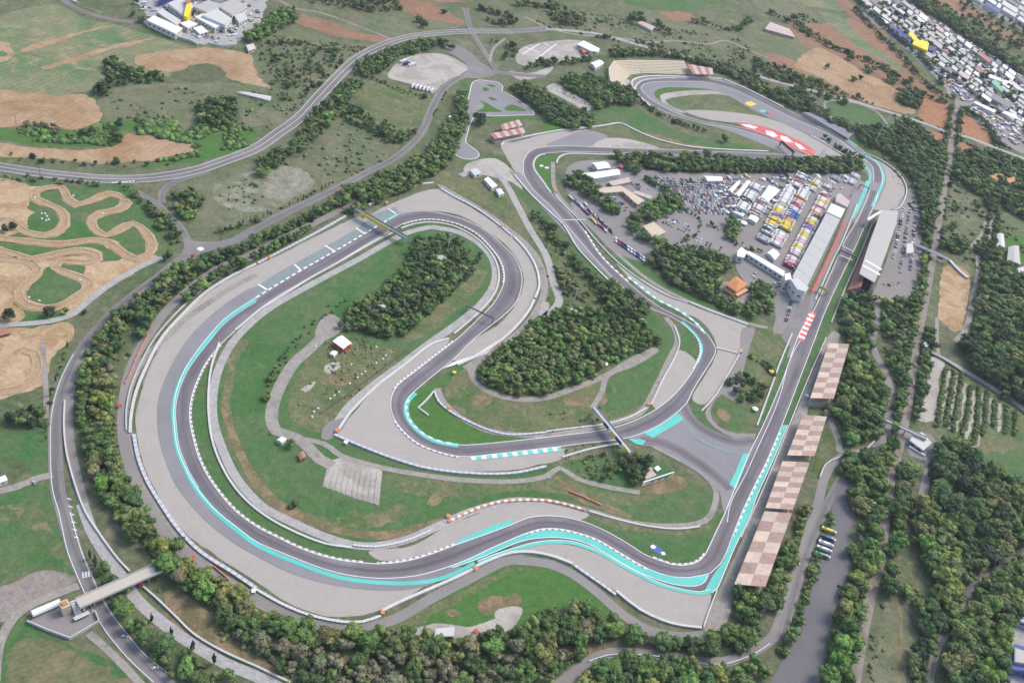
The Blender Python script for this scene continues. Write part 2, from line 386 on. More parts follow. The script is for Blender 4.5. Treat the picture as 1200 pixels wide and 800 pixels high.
S = sheet
FIELDS = [
 # upper left farmland
 ('crop', 'green crop field sloping below the walled factory', '0,22 40,8 66,5 100,22 140,30 180,42 230,58 300,66 332,86 326,104 280,94 265,78 200,90 175,98 140,86 112,105 60,111 0,104'),
 ('ochre', 'tan band across the green field, its upper streak', '24,58 60,46 95,37 128,29 124,32 92,41 56,53 28,61'),
 ('ochre', 'tan band across the green field, its lower streak', '48,79 90,66 138,52 182,45 160,51 118,62 86,72 54,81'),
 ('ochre', 'broad ochre slope at the right end of the crop field', '160,66 205,58 245,56 290,64 312,78 328,100 330,106 300,100 268,92 258,78 232,75 205,84 178,82 160,76'),
 ('understorey', 'dark vegetable plot beside a pale track', '200,88 240,75 266,85 250,96 215,95'),
 ('ochre', 'smooth tan ploughed field with a rounded corner', '-40,104 30,108 60,111 100,112 115,122 120,136 110,146 90,152 45,148 -40,146'),
 ('ochre', 'long orange ploughed strip above the dual road', '-30,168 40,172 90,176 130,172 142,164 150,156 180,160 228,170 226,180 205,184 165,190 120,192 60,186 -30,180'),
 ('sandtrack', 'curved bare track at the left edge of the farmland', '-20,48 6,50 16,58 12,68 -20,78 -20,70 4,66 6,60 -20,58'),
 ('meadow', 'scrubby meadow between the farmland and the dual road', '120,110 160,100 215,98 280,98 320,108 330,125 300,150 260,172 228,166 150,150 125,140'),
 ('lush', 'green reed bank between the two tan fields', '-20,152 50,152 100,152 130,142 150,140 230,158 300,150 290,172 228,190 150,198 228,182 228,168 150,152 135,168 90,172 0,164'),
 ('redsoil', 'long brown fallow strip beside the dirt road', '335,14 375,22 420,36 462,48 445,49 400,44 350,28 332,20'),
 ('redsoil', 'red brown field above the dual road', '455,0 500,2 520,12 545,28 520,28 490,20 470,12'),
 ('redsoil', 'brown field at the top edge, centre', '485,-14 560,-10 548,2 500,0'),
 ('meadow', 'dry meadow above the dual road', '400,30 450,20 490,22 540,30 510,36 470,42 430,40'),
 ('meadow', 'dry hillside left of the dual road', '300,30 350,36 400,50 440,56 410,74 370,108 335,145 320,150 320,110 300,85'),
 ('drygrass', 'fallow plot beside the ring road, middle terrace', '422,94 460,98 500,112 505,125 495,148 470,142 440,128 420,112'),
 ('meadow', 'grass plot below the fallow terrace', '390,128 430,128 470,150 478,160 460,180 430,196 400,190 380,170'),
 ('drygrass', 'bare terrace edge with thin yellow grass', '390,125 425,128 470,152 462,160 420,142 388,132'),
 ('meadow', 'green plot above the ring road junction', '200,232 225,215 270,200 330,190 390,188 410,205 385,226 330,250 290,262 240,270 222,266 205,250'),
 ('palegrass', 'bleached bare grass inside the green plot', '250,218 300,200 345,196 368,214 340,236 300,248 262,240'),
 # motocross and left side
 ('grass', 'grass ground of the motocross park', '-30,206 20,210 60,216 150,220 190,255 208,288 190,305 150,325 110,345 85,372 60,382 -30,385'),
 ('sand', 'bare sandy slope at the upper left of the motocross park', '-40,208 20,212 40,218 56,222 40,232 32,244 46,250 42,256 32,258 28,270 10,276 -40,284'),
 ('sand', 'bare pale sand at the lower right of the motocross park', '100,312 130,306 160,302 188,300 160,318 120,340 96,356 84,370 70,366 90,350 106,338'),
 ('sand', 'bare sandy ground at the lower left of the motocross park', '-40,286 20,292 60,300 110,298 112,306 66,310 50,318 40,322 24,340 18,356 30,366 20,378 -40,384'),
 ('sand', 'bare sandy ground of the separate sand loop', '-30,385 40,384 80,376 85,395 60,420 52,450 20,462 -30,470'),
 ('grass', 'meadow beside the ring road left of the long bend', '-30,500 10,496 52,498 58,520 57,550 40,555 24,540 -30,534'),
 ('grass', 'green field inside the outer road, lower left', '-30,590 20,572 58,570 66,605 82,650 88,672 60,664 20,672 -30,690'),
 ('stubble', 'pale stubble field in the lower left corner', '8,755 40,748 80,752 130,775 160,800 170,840 -20,840 -10,780'),
 ('grass', 'dark grass strip around the stubble field', '2,740 30,728 60,748 110,766 150,785 168,800 140,792 90,764 40,748 14,756 6,800 -10,800'),
 # top centre and right farmland
 ('meadow', 'dry hill meadow left of the helipad', '600,18 660,10 700,20 720,38 690,44 650,38 610,34'),
 ('meadow', 'olive hill meadow above the far terrace', '730,18 790,14 850,36 880,52 850,58 800,50 760,56 730,42'),
 ('redsoil', 'brown strip among the hill meadows', '775,14 800,12 815,22 800,26 780,22'),
 ('grass', 'green field at the top edge, right of centre', '720,-12 800,-10 830,4 800,14 740,6'),
 ('meadow', 'round topped meadow right of the hill track', '872,38 890,26 920,34 950,52 958,62 935,72 905,66 880,54'),
 ('crop', 'green field at the top edge beside brown ground', '935,-8 975,-6 1000,14 985,12 950,8 940,4'),
 ('meadow', 'green meadow at the top edge of the hills', '880,-6 925,-8 945,10 925,18 895,14'),
 ('redsoil', 'wide brown slope between the dark hedges', '922,26 960,28 1000,24 1040,52 1090,96 1104,108 1086,116 1040,100 990,76 950,58 934,44'),
 ('redsoil', 'narrow brown strip below the wide tan field', '898,62 930,70 958,90 990,108 1010,120 990,118 955,102 925,86 904,74'),
 ('ochre', 'wide tan field below the brown strips', '932,78 958,56 985,68 1015,86 1040,98 1058,112 1072,124 1068,134 1040,128 1010,118 985,104 955,88'),
 ('redsoil', 'long red brown strip below the dark hedge', '948,34 965,30 1000,54 1040,76 1070,96 1085,104 1080,112 1050,98 1015,80 985,62 952,48'),
 ('redsoil', 'tapering brown strip beside the pale lane', '1000,22 1030,44 1050,60 1072,82 1058,80 1030,62 1008,46 990,24'),
 ('redsoil', 'brown field at the top edge beside the town', '975,-8 1005,8 1040,40 1030,44 1000,20 985,8'),
 ('crop', 'green strip between the brown strips', '960,14 985,20 1010,46 1040,66 1064,86 1050,80 1010,58 975,30'),
 ('orange', 'orange field left of the straight brown road', '1082,108 1100,116 1117,124 1114,146 1106,150 1085,144 1076,138 1080,120'),
 ('orange', 'orange field right of the straight brown road', '1128,134 1145,142 1155,152 1164,168 1156,172 1140,164 1126,156'),
 ('orange', 'small orange field below the country road', '1075,150 1095,154 1110,160 1108,176 1102,180 1092,172 1084,160'),
 ('orange', 'orange triangle field by the road crossing', '1124,166 1138,172 1150,178 1130,178'),
 ('grass', 'triangular meadow ringed by a pale path', '968,120 1005,124 1026,132 1045,148 1055,152 1030,153 1005,150 975,142 970,132'),
 ('redsoil', 'brown fields beyond the far estate', '1090,-2 1120,16 1160,34 1200,60 1240,80 1240,72 1190,40 1150,16 1120,-6'),
 ('meadow', 'round meadow right of the brown road', '1113,222 1125,218 1142,230 1152,246 1156,256 1150,276 1138,284 1124,280 1112,262 1110,240'),
 ('meadow', 'meadow right of the twin hedges', '1158,236 1180,242 1196,256 1196,268 1180,262 1165,254'),
 ('lush', 'bright lawn beside the far farmhouse', '1176,278 1190,276 1230,292 1230,310 1196,306 1178,288'),
 ('sand', 'bare sandy lot right of the footbridge', '1105,315 1120,310 1136,322 1134,350 1128,380 1120,390 1108,380 1100,372 1102,340'),
 ('palegravel', 'pale bare ground left of the orchard rows', '1094,418 1108,424 1106,450 1098,482 1090,496 1078,494 1076,486 1084,466 1090,440'),
 ('drygrass', 'grassy orchard ground with planted rows', '1108,424 1130,436 1160,452 1195,480 1200,510 1180,528 1150,530 1130,520 1104,500 1098,480'),
 ('grass', 'green field at the right edge below the orchard', '1150,534 1180,530 1230,512 1230,590 1190,580 1165,560'),
 ('meadow', 'grass clearing in the lower right wood', '1040,705 1056,700 1066,730 1072,770 1070,830 1020,830 1026,770'),
 ('drygrass', 'yellow clearing in the right wood', '1050,660 1066,650 1078,670 1084,690 1070,690 1056,676'),
 ('drysoil', 'brown scrub ground below the bottom tree belt', '215,690 300,745 380,770 480,782 600,780 700,768 700,800 660,830 330,840 300,790 250,750 190,700'),
 ('drysoil', 'brown clearing between bottom belt and ramp road', '600,758 700,752 800,752 880,748 870,766 800,768 720,762 640,790 600,800'),
]
for k_, s_ in enumerate(('1112,432 1106,470 1102,500', '1122,436 1117,468 1111,502', '1132,450 1128,480 1120,506', '1142,452 1140,480 1133,515', '1151,460 1150,488 1145,518 1136,526', '1161,466 1159,496', '1172,474 1171,506')):
    FIELDS.append(('palegravel', 'pale bare strip between orchard hedges, %s from the left' % ['first', 'second', 'third', 'fourth', 'fifth', 'sixth', 'seventh'][k_], ' '.join(['%g,%g' % (x - 1.6, y) for x, y in P(s_)] + ['%g,%g' % (x + 1.6, y) for x, y in reversed(P(s_))])))
for k, lab, s in FIELDS: S('field', lab, M[k], 'field', P(s), cat='field')

GRASS = [
 ('grass', 'wide green infield of the long bend', '250,470 256,432 275,396 310,362 360,332 420,300 455,281 480,266 505,262 537,269 563,283 580,305 582,330 568,356 540,380 505,406 473,432 442,455 398,500 392,510 422,526 470,543 520,553 600,556 650,546 690,536 735,528 765,536 800,560 834,580 830,604 790,615 740,612 690,602 650,592 600,588 550,596 500,616 450,632 400,636 350,624 308,596 278,562 260,520'),
 ('grass', 'grass strip inside the kerb of the long bend', '242,430 248,426 246,440 244,465 245,490 253,522 268,556 300,594 330,614 380,634 430,644 452,652 430,660 400,656 350,641 300,616 250,567 226,510 222,487 226,466 234,444'),
 ('grass', 'grass infield of the second bend', '680,600 720,606 760,615 800,618 830,612 846,598 846,606 826,648 812,660 790,660 755,648 710,621 690,612'),
 ('lush', 'grass inside the hairpin', '484,462 512,444 530,432 548,420 555,428 530,446 512,460 518,474 545,492 580,506 620,508 690,498 735,490 760,480 772,474 750,492 700,507 600,518 550,522 512,517 488,505 477,488'),
 ('drygrass', 'rough infield of pines between the two legs', '528,446 556,424 592,404 622,384 638,352 642,318 622,282 596,256 566,238 530,222 505,214 520,206 545,208 575,215 600,222 622,246 650,276 672,300 700,328 735,350 765,366 788,384 792,404 778,440 762,472 735,488 690,497 620,505 575,500 545,486 522,470'),
 ('grass', 'grass wedge beside the chicane kerb', '810,470 822,474 826,486 838,504 856,514 886,512 882,518 855,517 830,508 816,496 808,482'),
 ('grass', 'grass island with a bare patch by the infield hut', '848,466 866,474 884,486 876,500 862,505 852,500 838,486 834,480'),
 ('drygrass', 'grass strip beside the pit exit, lot side', '880,388 912,384 924,394 912,430 895,470 886,496 874,490 884,460 866,450 868,430 876,410'),
 ('grass', 'narrow grass verge right of the main straight', '1018,256 1023,258 1004,306 988,342 969,390 946,440 925,496 917,497 940,440 958,392 974,350 996,304'),
 ('grass', 'narrow grass verge left of the main straight', '930,392 935,390 918,444 896,496 889,504 889,496 912,442'),
 ('lush', 'bright grass bank outside the second bend', '462,732 500,708 550,684 585,664 625,658 655,666 690,690 726,714 736,724 700,730 600,734 500,738'),
 ('drygrass', 'grass bank outside the third bend, pine side', '552,206 580,214 600,236 620,262 640,288 632,300 612,272 590,252 560,236 526,222 516,212'),
 ('lush', 'grass inside the far right hand bend', '626,198 630,186 640,180 650,180 648,192 648,210 654,228 644,226 634,212'),
 ('lush', 'small lawn beside the kart stand', '634,146 648,140 662,150 650,158 634,156'),
 ('grass', 'grass bank between kart stand and back straight', '690,128 735,124 770,142 800,156 850,166 910,172 900,177 830,174 770,165 735,148 690,146'),
 ('drygrass', 'grass patch beside the back straight gravel', '710,150 728,146 750,158 790,168 830,175 770,175 735,164'),
 ('drygrass', 'infield grass of the far stadium bend', '782,112 800,108 830,110 812,120 800,128 786,120'),
 ('drygrass', 'lower infield grass of the stadium', '818,126 850,122 880,130 892,138 860,134 830,131'),
 ('lush', 'green painted verge inside the far stadium bend', '764,106 775,103 800,101 830,103 806,106 780,108 774,116 784,126 796,131 788,130 770,120'),
 ('lush', 'lower green verge of the stadium section', '832,145 856,145 872,152 900,166 930,176 905,172 870,160 845,152'),
 ('drygrass', 'yellow verge of the stadium section', '838,152 870,158 905,170 930,178 900,174 860,168 842,160'),
 ('grass', 'grass grounds all round the kart circuit', '542,92 560,96 540,180 556,190 566,186 578,178 572,192 545,194 528,184 530,160'),
 ('grass', 'grass infield of the kart circuit', '560,128 566,122 580,130 596,126 618,130 620,138 585,142 566,138'),
 ('grass', 'grass verge left of the back leg', '600,205 616,226 640,250 662,276 684,302 714,330 708,334 676,304 650,276 620,244 596,214'),
 ('lush', 'grass slope right of the back leg', '672,268 700,298 722,318 728,322 716,322 690,296 668,272'),
 ('grass', 'grass bank below the villa wood', '720,310 760,336 800,352 840,366 880,378 886,372 840,352 800,334 760,310 730,298'),
 ('grass', 'grass left of the chicane approach', '728,372 760,366 786,384 790,404 776,444 756,470 724,486 704,478 712,446 722,420 742,400'),
 ('grass', 'lawn island inside the third exit', '792,384 806,380 818,398 816,412 802,414 796,400'),
]
GRASS += [
 ('drygrass', 'tired grass of the fan area in the left infield', '400,398 430,404 470,412 462,428 436,452 400,490 380,505 350,500 338,480 348,440 372,410'),
 ('drygrass', 'dry slope along the inner wall of the long bend', '270,410 282,396 292,400 280,420 272,450 272,490 282,530 300,562 340,592 390,606 440,600 470,590 480,600 440,618 390,622 340,608 296,574 270,532 260,490 262,440'),
 ('drygrass', 'rough grass below the hairpin gravel', '448,556 500,560 560,566 620,566 655,556 690,572 740,580 770,580 740,592 690,586 640,576 580,578 520,582 470,576'),
 ('drygrass', 'dry edge of the infield wood, lower side', '512,352 545,330 560,308 572,312 562,336 535,364 506,388 480,400 470,398 490,378'),
 ('drygrass', 'bleached strip along the bottom bank wall', '470,730 500,712 550,688 590,668 622,660 640,664 600,672 556,694 512,718 486,736'),
 ('drygrass', 'dry corner of the second bend infield', '690,602 730,610 780,618 826,612 838,604 836,616 800,626 756,624 716,616'),
 ('drygrass', 'dry swath in the left roadside meadow', '-20,600 20,590 50,600 66,630 80,655 60,650 40,625 10,612 -20,620'),
]
for k, lab, s in GRASS: S('grass', lab, M[k], 'grass', P(s), cat='grass')

DIRT = [
 ('gravel', 'gravel trap outside the long left bend', '420,254 375,275 337,294 300,312 270,327 235,350 212,372 192,399 175,430 165,460 159,487 161,512 166,537 175,560 197,599 217,624 250,649 300,681 330,702 362,716 387,722 412,722 438,717 460,707 500,684 470,684 430,684 375,670 325,652 275,620 240,585 218,560 204,520 200,480 208,440 225,405 250,375 290,345 340,318 390,296 425,262'),
 ('gravel', 'gravel trap outside the fourth bend', '420,262 440,248 470,234 500,223 516,222 532,232 550,242 575,258 600,276 615,292 626,312 631,335 626,350 617,366 598,388 580,402 558,416 538,424 528,420 552,400 590,375 612,340 610,312 590,285 540,253 500,247 465,250'),
 ('gravel', 'gravel trap outside the hairpin', '527,398 507,404 475,428 440,455 400,500 388,508 425,523 462,537 500,547 550,552 600,551 625,546 659,537 659,524 600,529 550,533 510,526 480,508 462,488 464,465 490,436'),
 ('gravel', 'gravel trap right of the chicane approach', '722,308 750,326 800,353 838,368 874,380 870,394 866,415 850,442 826,474 812,470 812,462 826,440 840,412 836,395 820,375 790,362 755,342'),
 ('gravel', 'gravel trap left of the chicane approach', '796,410 803,412 815,424 806,446 790,464 768,479 764,474 776,445 790,420'),
 ('gravel', 'gravel trap at the end of the main straight', '600,640 637,635 675,640 712,653 750,674 790,690 830,694 834,696 822,734 798,732 775,726 750,712 720,692 690,672 650,652 620,645 600,646'),
 ('gravel', 'gravel patch inside the second bend', '432,646 480,640 525,616 570,598 600,589 650,590 690,602 676,610 640,606 610,612 560,634 520,646 480,654 445,656'),
 ('gravel', 'gravel trap outside the far right hand bend', '586,166 600,167 640,157 690,151 664,172 638,174 622,178 616,190 618,206 640,234 632,238 612,214 598,192'),
 ('palegravel', 'pale triangle beside the back straight', '684,170 710,162 740,164 772,174 720,175'),
 ('gravel', 'gravel trap inside the stadium loop', '802,130 850,131 900,139 944,157 986,183 962,186 944,172 912,156 877,146 830,140'),
 ('gravel', 'gravel trap outside the last bend', '1010,183 1032,190 1050,204 1060,222 1052,242 1037,247 1021,244 1028,232 1036,212 1030,198'),
 ('palegravel', 'sand coloured ribbon in the stadium infield', '774,112 790,108 815,106 845,108 868,116 880,122 850,112 820,111 792,114 780,118 790,126 804,132 796,132 780,124'),
 ('gravel', 'grey triangle between race track and link road', '785,505 798,500 815,514 837,530 868,537 861,560 838,546 810,532 792,520'),
 ('palegravel', 'pale stepped terrace in the infield', '385,540 400,536 440,546 448,552 444,592 420,585 378,570'),
 ('drysoil', 'sandy bank around the sunken infield hut', '748,560 762,548 790,556 804,562 802,572 780,578 752,577'),
 ('drysoil', 'dry strip along the infield wall of the long bend', '258,470 268,510 284,548 312,588 350,612 400,626 450,632 500,622 540,602 520,606 450,622 400,618 356,602 322,580 294,544 276,505 266,470'),
 ('drysoil', 'bare bank beside the ring road ramp', '116,620 130,650 150,685 185,715 225,735 300,775 300,782 222,742 180,722 140,682 112,630'),
 ('palegravel', 'grey bare ground beside the blue shed', '482,740 510,730 550,734 590,720 610,712 600,736 560,744 510,748'),
 ('palegravel', 'pale gravel lot with parked lorries', '455,86 468,72 490,64 520,64 545,76 548,82 520,98 506,110 500,104 470,96 456,92'),
 ('palegravel', 'helipad lot with white markings', '606,62 616,54 650,48 680,48 702,58 700,64 660,72 620,78 606,74'),
 ('brownpath', 'bare lot beside the footbridge stairs', '-10,692 18,682 44,669 72,670 91,678 62,694 34,712 16,728 -4,726'),
 ('dust', 'dusty paddock ground around the villa', '834,340 850,330 880,342 884,352 862,356 846,352'),
 ('dust', 'dusty lot in the left infield', '370,385 386,368 404,376 418,382 400,388 388,396 374,400'),
 ('palegravel', 'pale strip of stripped soil in the far pasture', '596,84 620,86 648,78 640,88 610,94'),
 ('palegravel', 'narrow lot of parked cars beyond the kart circuit', '640,104 652,98 672,110 696,124 688,130 664,118'),
 ('palegravel', 'open square by the kart circuit service road', '548,192 580,186 606,206 612,222 600,214 570,206 545,204'),
 ('palegravel', 'yellow bank at the grove of the far terrace', '715,92 728,90 742,98 736,106 720,102'),
 ('drysoil', 'bare brown patch in the bank outside the second bend', '560,706 578,697 592,700 604,694 612,704 600,714 586,712 572,722 562,716'),
 ('palegravel', 'pale bare streak above the bottom belt', '580,716 596,710 612,712 608,726 596,734 584,730'),
 ('drysoil', 'small bare spot in the bank outside the second bend', '522,716 532,713 540,719 530,723'),
 ('drysoil', 'dry slope below the infield path by the orange boards', '655,562 668,570 684,578 700,586 726,596 740,606 724,604 700,596 676,586 660,576'),
 ('drysoil', 'dry patch on the pine infield slope, left', '552,466 566,462 576,470 566,476 554,474'),
 ('drysoil', 'dry patch on the pine infield slope, right of the path', '698,462 706,458 712,468 704,476 697,472'),
 ('drysoil', 'dry patch on the slope above the hairpin straight', '660,468 676,464 690,466 684,474 668,476'),
 ('drysoil', 'bare patch on the grass island by the infield hut', '842,478 850,480 856,488 850,494 842,488'),
 ('palegravel', 'trampled line across the fan area, upper', '380,430 392,424 402,426 396,432 384,438'),
 ('palegravel', 'trampled line across the fan area, lower', '352,458 362,450 370,446 368,452 358,460'),
 ('drysoil', 'trampled patch in the fan area', '388,440 404,434 414,442 404,452 390,450'),
 ('drysoil', 'bare line on the long infield slope', '500,590 512,576 520,580 512,592'),
 ('drysoil', 'worn strip along the back straight bank', '754,156 772,158 800,167 828,172 800,172 776,166'),
 ('dust', 'beige verge path along the main straight stands', '975,388 985,392 962,440 940,500 920,545 900,590 880,640 862,690 848,736 824,738 840,696 866,640 890,580 910,535 934,480 955,430'),
]
for k, lab, s in DIRT: S('gravel' if 'gravel' in k else 'dirt', lab, M[k], 'dirt', P(s), 'stepped' not in lab, cat='ground')

# motocross
MX = [
 ('grass', 'grass inside the motocross park, upper', '36,240 48,226 72,224 78,240 90,252 120,246 146,232 140,226 160,232 176,250 190,280 200,292 186,302 180,286 168,262 150,258 128,262 110,272 108,280 60,282 75,270 74,250 66,244'),
 ('grass', 'dark grass hollow with white marker stones', '32,256 46,248 62,256 68,264 62,270 46,266'),
 ('grass', 'grass ellipse inside the motocross hairpin loop', '124,276 146,270 168,284 172,292 158,298 140,292'),
 ('grass', 'triangular grass island of the lower motocross loop', '34,344 48,320 70,322 92,330 84,340 62,354 40,354'),
 ('grass', 'grass strip between the motocross straights', '4,286 40,290 100,286 120,298 100,300 60,298 20,300'),
]
for k, lab, s in MX: S('grass', lab, M[k], 'dirt', P(s), cat='grass')
TRK = '-30,262 10,258 30,272 52,276 70,270 76,258 70,246 52,238 40,232 40,224 56,220 72,220 80,234 90,240 110,234 128,227 144,232 148,238 138,246 118,250 108,256 110,268 124,276 138,270 156,262 170,272 178,286 174,298 162,304 146,298 126,284 104,282 70,286 40,284 -30,276'
TRK2 = '-30,288 10,296 36,304 56,300 88,294 112,298 114,304 98,308 70,306 64,314 84,322 104,330 104,338 86,350 66,360 40,360 24,352 22,342 38,326 44,316 30,306 10,304 -30,302'
TRK3 = '-30,440 0,432 12,420 26,410 40,414 44,430 36,446 20,456 -30,462'
for lab, s in (('upper motocross track of packed sand', TRK), ('lower motocross track of packed sand', TRK2), ('separate sand loop by the ring road', TRK3)):
    ribbon('dirt_track', 'loose sand thrown out along the ' + lab.split(' of packed')[0], M['sand'], 'dirt', P(s), 10.5, cat='track', uneven=.45)
    ribbon('dirt_track', lab, M['sandtrack'], 'road', P(s), 5.2, cat='track')
    for off in (-1, 1):                            # the ridden-up berms on both edges
        w = spline([U(x, y) for x, y in P(s)], False, 6.0); q = []
        for i, p in enumerate(w):
            a = w[max(0, i-1)]; b = w[min(len(w)-1, i+1)]; d = (b - a).normalized(); q.append(p + Vector((-d.y, d.x, 0)) * off * 3.2)
        o = strip(q, 1.6, .1, False, .45).build('sand_berm', M['berm'])
        tag(o, 'raised sand berm on the ' + ('outer' if off > 0 else 'inner') + ' edge of the ' + lab.split(' of packed')[0], 'berm', kind='structure')

# ------------------------------------------------------------------ roads, paths
RB = ribbon
ROADS = [
 ('road', 'dual carriageway curving over the upper left hills', M['road'], 15, '-40,190 0,196 40,202 70,205.5 125,210 175,209 225,201 262,189 300,174 325,157 350,139 375,112 400,86 420,68 440,57 460,49 480,43.5 515,39 550,37 600,37 640,34'),
 ('road', 'ring road between motocross park and circuit', M['road'], 10, '205,812 190,798 160,769 135,739 117,711 100,677 87,645 75,600 68,575 65.5,545 65,500 69,472 78,444 92,416 107,395 130,369 160,344 190,322 215,302 235,291 270,284 300,268 330,252 382,227 430,202 460,187 485,167 497,150 507,125 520,104 537,92 562,86 582,85 610,88 640,90'),
 ('road', 'slip road joining the dual carriageway to the junction', M['road'], 7, '157,224 182,237 197,252 212,267 222,284 232,292'),
 ('road', 'slip road curving up from the junction', M['road'], 7, '190,238 190,227 198,217 220,208 245,201'),
 ('road', 'tree lined road along the circuit boundary', M['dust'], 6, '300,322 270,338 240,358 220,372 190,400 170,420 155,445 148,475 150,505 158,540 172,575 190,602 215,635 250,668 300,705 345,728'),
 ('road', 'concrete ramp road below the long bend', M['concrete'], 8, '96,590 106,618 118,640 140,672 162,704 195,733 228,756 262,776 300,792 340,812'),
 ('road', 'narrow grey lane inside the ring road', M['lot'], 7, '96,420 84,450 80,480 82,520 90,560 98,590'),
 ('road', 'country road at the top, beside the hill meadows', M['road'], 8, '545,10 552,34 562,52 575,72 584,86'),
 ('path', 'pale lane forking off the country road', M['dust'], 4, '592,45 578,58 574,72'),
 ('road', 'country road between far meadows and stadium', M['concrete'], 8, '640,34 700,40 760,56 825,71 850,77 900,93 950,106 1000,119 1037,130 1075,142 1112,155 1137,162 1200,186 1240,200'),
 ('road', 'pale hill lane through the upper meadows', M['dust'], 4, '615,20 640,32 670,40 720,44 760,50 790,48 830,52 850,48 880,60 900,68'),
 ('path', 'pale lane beside the brown strips', M['dust'], 5, '1040,40 1065,60 1085,80 1100,92 1110,104 1112,114'),
 ('path', 'dirt road along the brown fallow strip', M['brownpath'], 5, '326,0 345,10 375,15 420,31 462,47'),
 ('railway', 'straight brown trackbed right of the circuit', M['brownpath'], 8, '1124,108 1122,120 1117,150 1111,199 1109,205 1102,250 1095,290 1087,340 1080,375 1074,405 1070,432 1062,487 1052,532 1042,575 1036,620 1030,662 1020,700 1010,750 1000,812'),
 ('road', 'lane bordering the sandy lot', M['dust'], 6, '1146,300 1146,320 1140,350 1132,385 1120,400'),
 ('path', 'narrow lane left of the orchard', M['dust'], 4, '1098,372 1098,400 1100,416'),
 ('road', 'canal road running diagonally past the orchard', M['concrete'], 6, '1086,409 1102,418 1125,431 1150,446 1175,461 1215,490'),
 ('road', 'service road behind the checkered stands', M['lot'], 8, '1027,352 1026,380 1022,400 1026,414 1037,437 1045,462 1041,490 1035,517 1020,527 995,532 977,542 966,560 958,592 948,622 936,665 921,705 907,745 900,752 882,763 850,775 812,774 775,767 740,764 715,765 695,772 675,787 655,802 640,815'),
 ('road', 'curved lane at the lower right into the wood', M['road'], 6, '1215,638 1170,660 1145,680 1130,701 1112,735 1097,762 1088,802 1086,820'),
 ('path', 'loop lane behind the second stand', M['lot'], 6, '972,488 976,500 982,515 984,530'),
 ('path', 'path up to the infield bridge', M['dust'], 5, '770,410 755,420 740,428 712,440 705,460 694,478'),
 ('path', 'gravel path curving round the pine wood', M['dust'], 6, '770,408 740,422 710,440 670,456 640,466 610,468 580,462 558,448 552,436 556,428'),
 ('path', 'service path on the left infield', M['dust'], 10, '392,378 380,392 362,410 345,425 332,445 322,468 318,490 324,505 340,510 355,518 375,538 390,546'),
 ('path', 'infield path below the hairpin gravel', M['dust'], 5, '352,514 380,520 400,534 440,546 480,554 540,562 600,564 640,558 656,548 675,560 710,570 750,577'),
 ('path', 'service road outside the long bend wall', M['lot'], 8, '420,236 380,256 330,280 290,300 250,318 215,345 190,370 175,392 158,420 148,450 144,480 144,510 150,540 160,570 178,600 202,635 235,662 280,690 320,712 360,728 400,736 440,732 470,722 500,704 550,678 590,658 615,654'),
 ('path', 'service road round the end of the main straight', M['lot'], 8, '600,656 640,660 670,672 700,694 730,720 760,738 800,746 826,744'),
 ('path', 'service road inside the wall of the long bend', M['concrete'], 7, '505,266 480,272 455,284 420,304 360,336 312,364 276,397 258,428 250,460 250,492 259,522 276,558 306,592 345,613 390,632 428,640 470,634 510,618 550,600 600,587 640,588'),
 ('path', 'service road inside the fourth bend', M['concrete'], 8, '505,266 537,272 562,286 578,306 580,330 566,354 538,378 500,405 470,428 440,450 410,476 394,498'),
 ('path', 'service road round the hairpin infield', M['dust'], 6, '512,455 520,472 545,492 578,506 640,510 690,502 730,492 752,482 768,455 785,420 794,400 790,384 780,372'),
 ('path', 'service road outside the fourth bend wall', M['dust'], 7, '515,218 540,232 570,250 600,272 620,290 634,312 638,340 630,362 612,386 592,402 565,420 545,432'),
 ('path', 'service road of the second bend infield', M['dust'], 5, '640,586 690,598 740,612 790,616 826,610 838,590 838,572 825,556 800,540 780,530 765,522'),
 ('road', 'plain access road to the kart circuit', M['concrete'], 8, '640,354 636,372 655,354 648,330 640,300 622,270 606,240 590,212 570,196 556,200 540,206'),
 ('path', 'service lane along the back leg, paddock side', M['dust'], 5, '648,190 648,205 650,220 660,236 690,264 720,294 760,328 800,350 845,368 880,380 900,384'),
 ('road', 'sloping dark road among the lower right trees', M['road'], 7, '985,560 965,600 945,650 930,700 915,748'),
 ('path', 'pale path ringing the triangular meadow', M['dust'], 4, '976,142 966,122 975,118 1006,122 1027,131 1044,152'),
 ('path', 'pale lane beside the far stadium trees', M['dust'], 5, '935,104 950,114 960,128'),
 ('path', 'pale path at the edge of the round meadow', M['dust'], 4, '1154,250 1154,264 1148,278 1138,288 1130,292'),
 ('path', 'white lane between the twin hedges', M['concrete'], 4, '1163,252 1161,268 1159,284'),
 ('path', 'yellow foot track in the lower right clearing', M['drysoil'], 2.5, '1050,700 1055,720 1054,760 1053,812'),
 ('road', 'lane along the motocross fence', M['concrete'], 6, '190,302 170,310 155,318 138,328 120,340 100,356 86,368 60,376 20,380 -30,382'),
 ('road', 'access road into the factory', M['road'], 8, '66,-6 85,8 105,16 130,23 160,27'),
 ('road', 'yard road beside the small farm', M['dust'], 6, '-30,582 20,570 45,560 62,556'),
 ('path', 'lane beside the stubble field', M['dust'], 6, '-6,800 -2,760 8,735 24,716 55,700 92,686'),
 ('path', 'pale foot track across the scrub at the left', M['dust'], 4, '50,400 52,430 54,462 54,490'),
 ('path', 'service path below the footbridge', M['dust'], 5, '104,742 125,760 150,785 168,805'),
]
for nm, lab, m, w, s in ROADS: RB(nm, lab, m, 'road', P(s), float(w), cat=nm)
S('road', 'grey paved yard of the stair tower', M['lot'], 'road', P('32,729 50,718 72,708 90,702 110,716 116,730 96,741 82,748 55,739'), False, cat='yard')
S('road', 'wide paved fork at the ring road junction', M['road'], 'road', P('214,276 222,282 262,282 300,268 296,274 262,290 240,296 215,306 200,318 196,312 210,300 216,290'), cat='road')
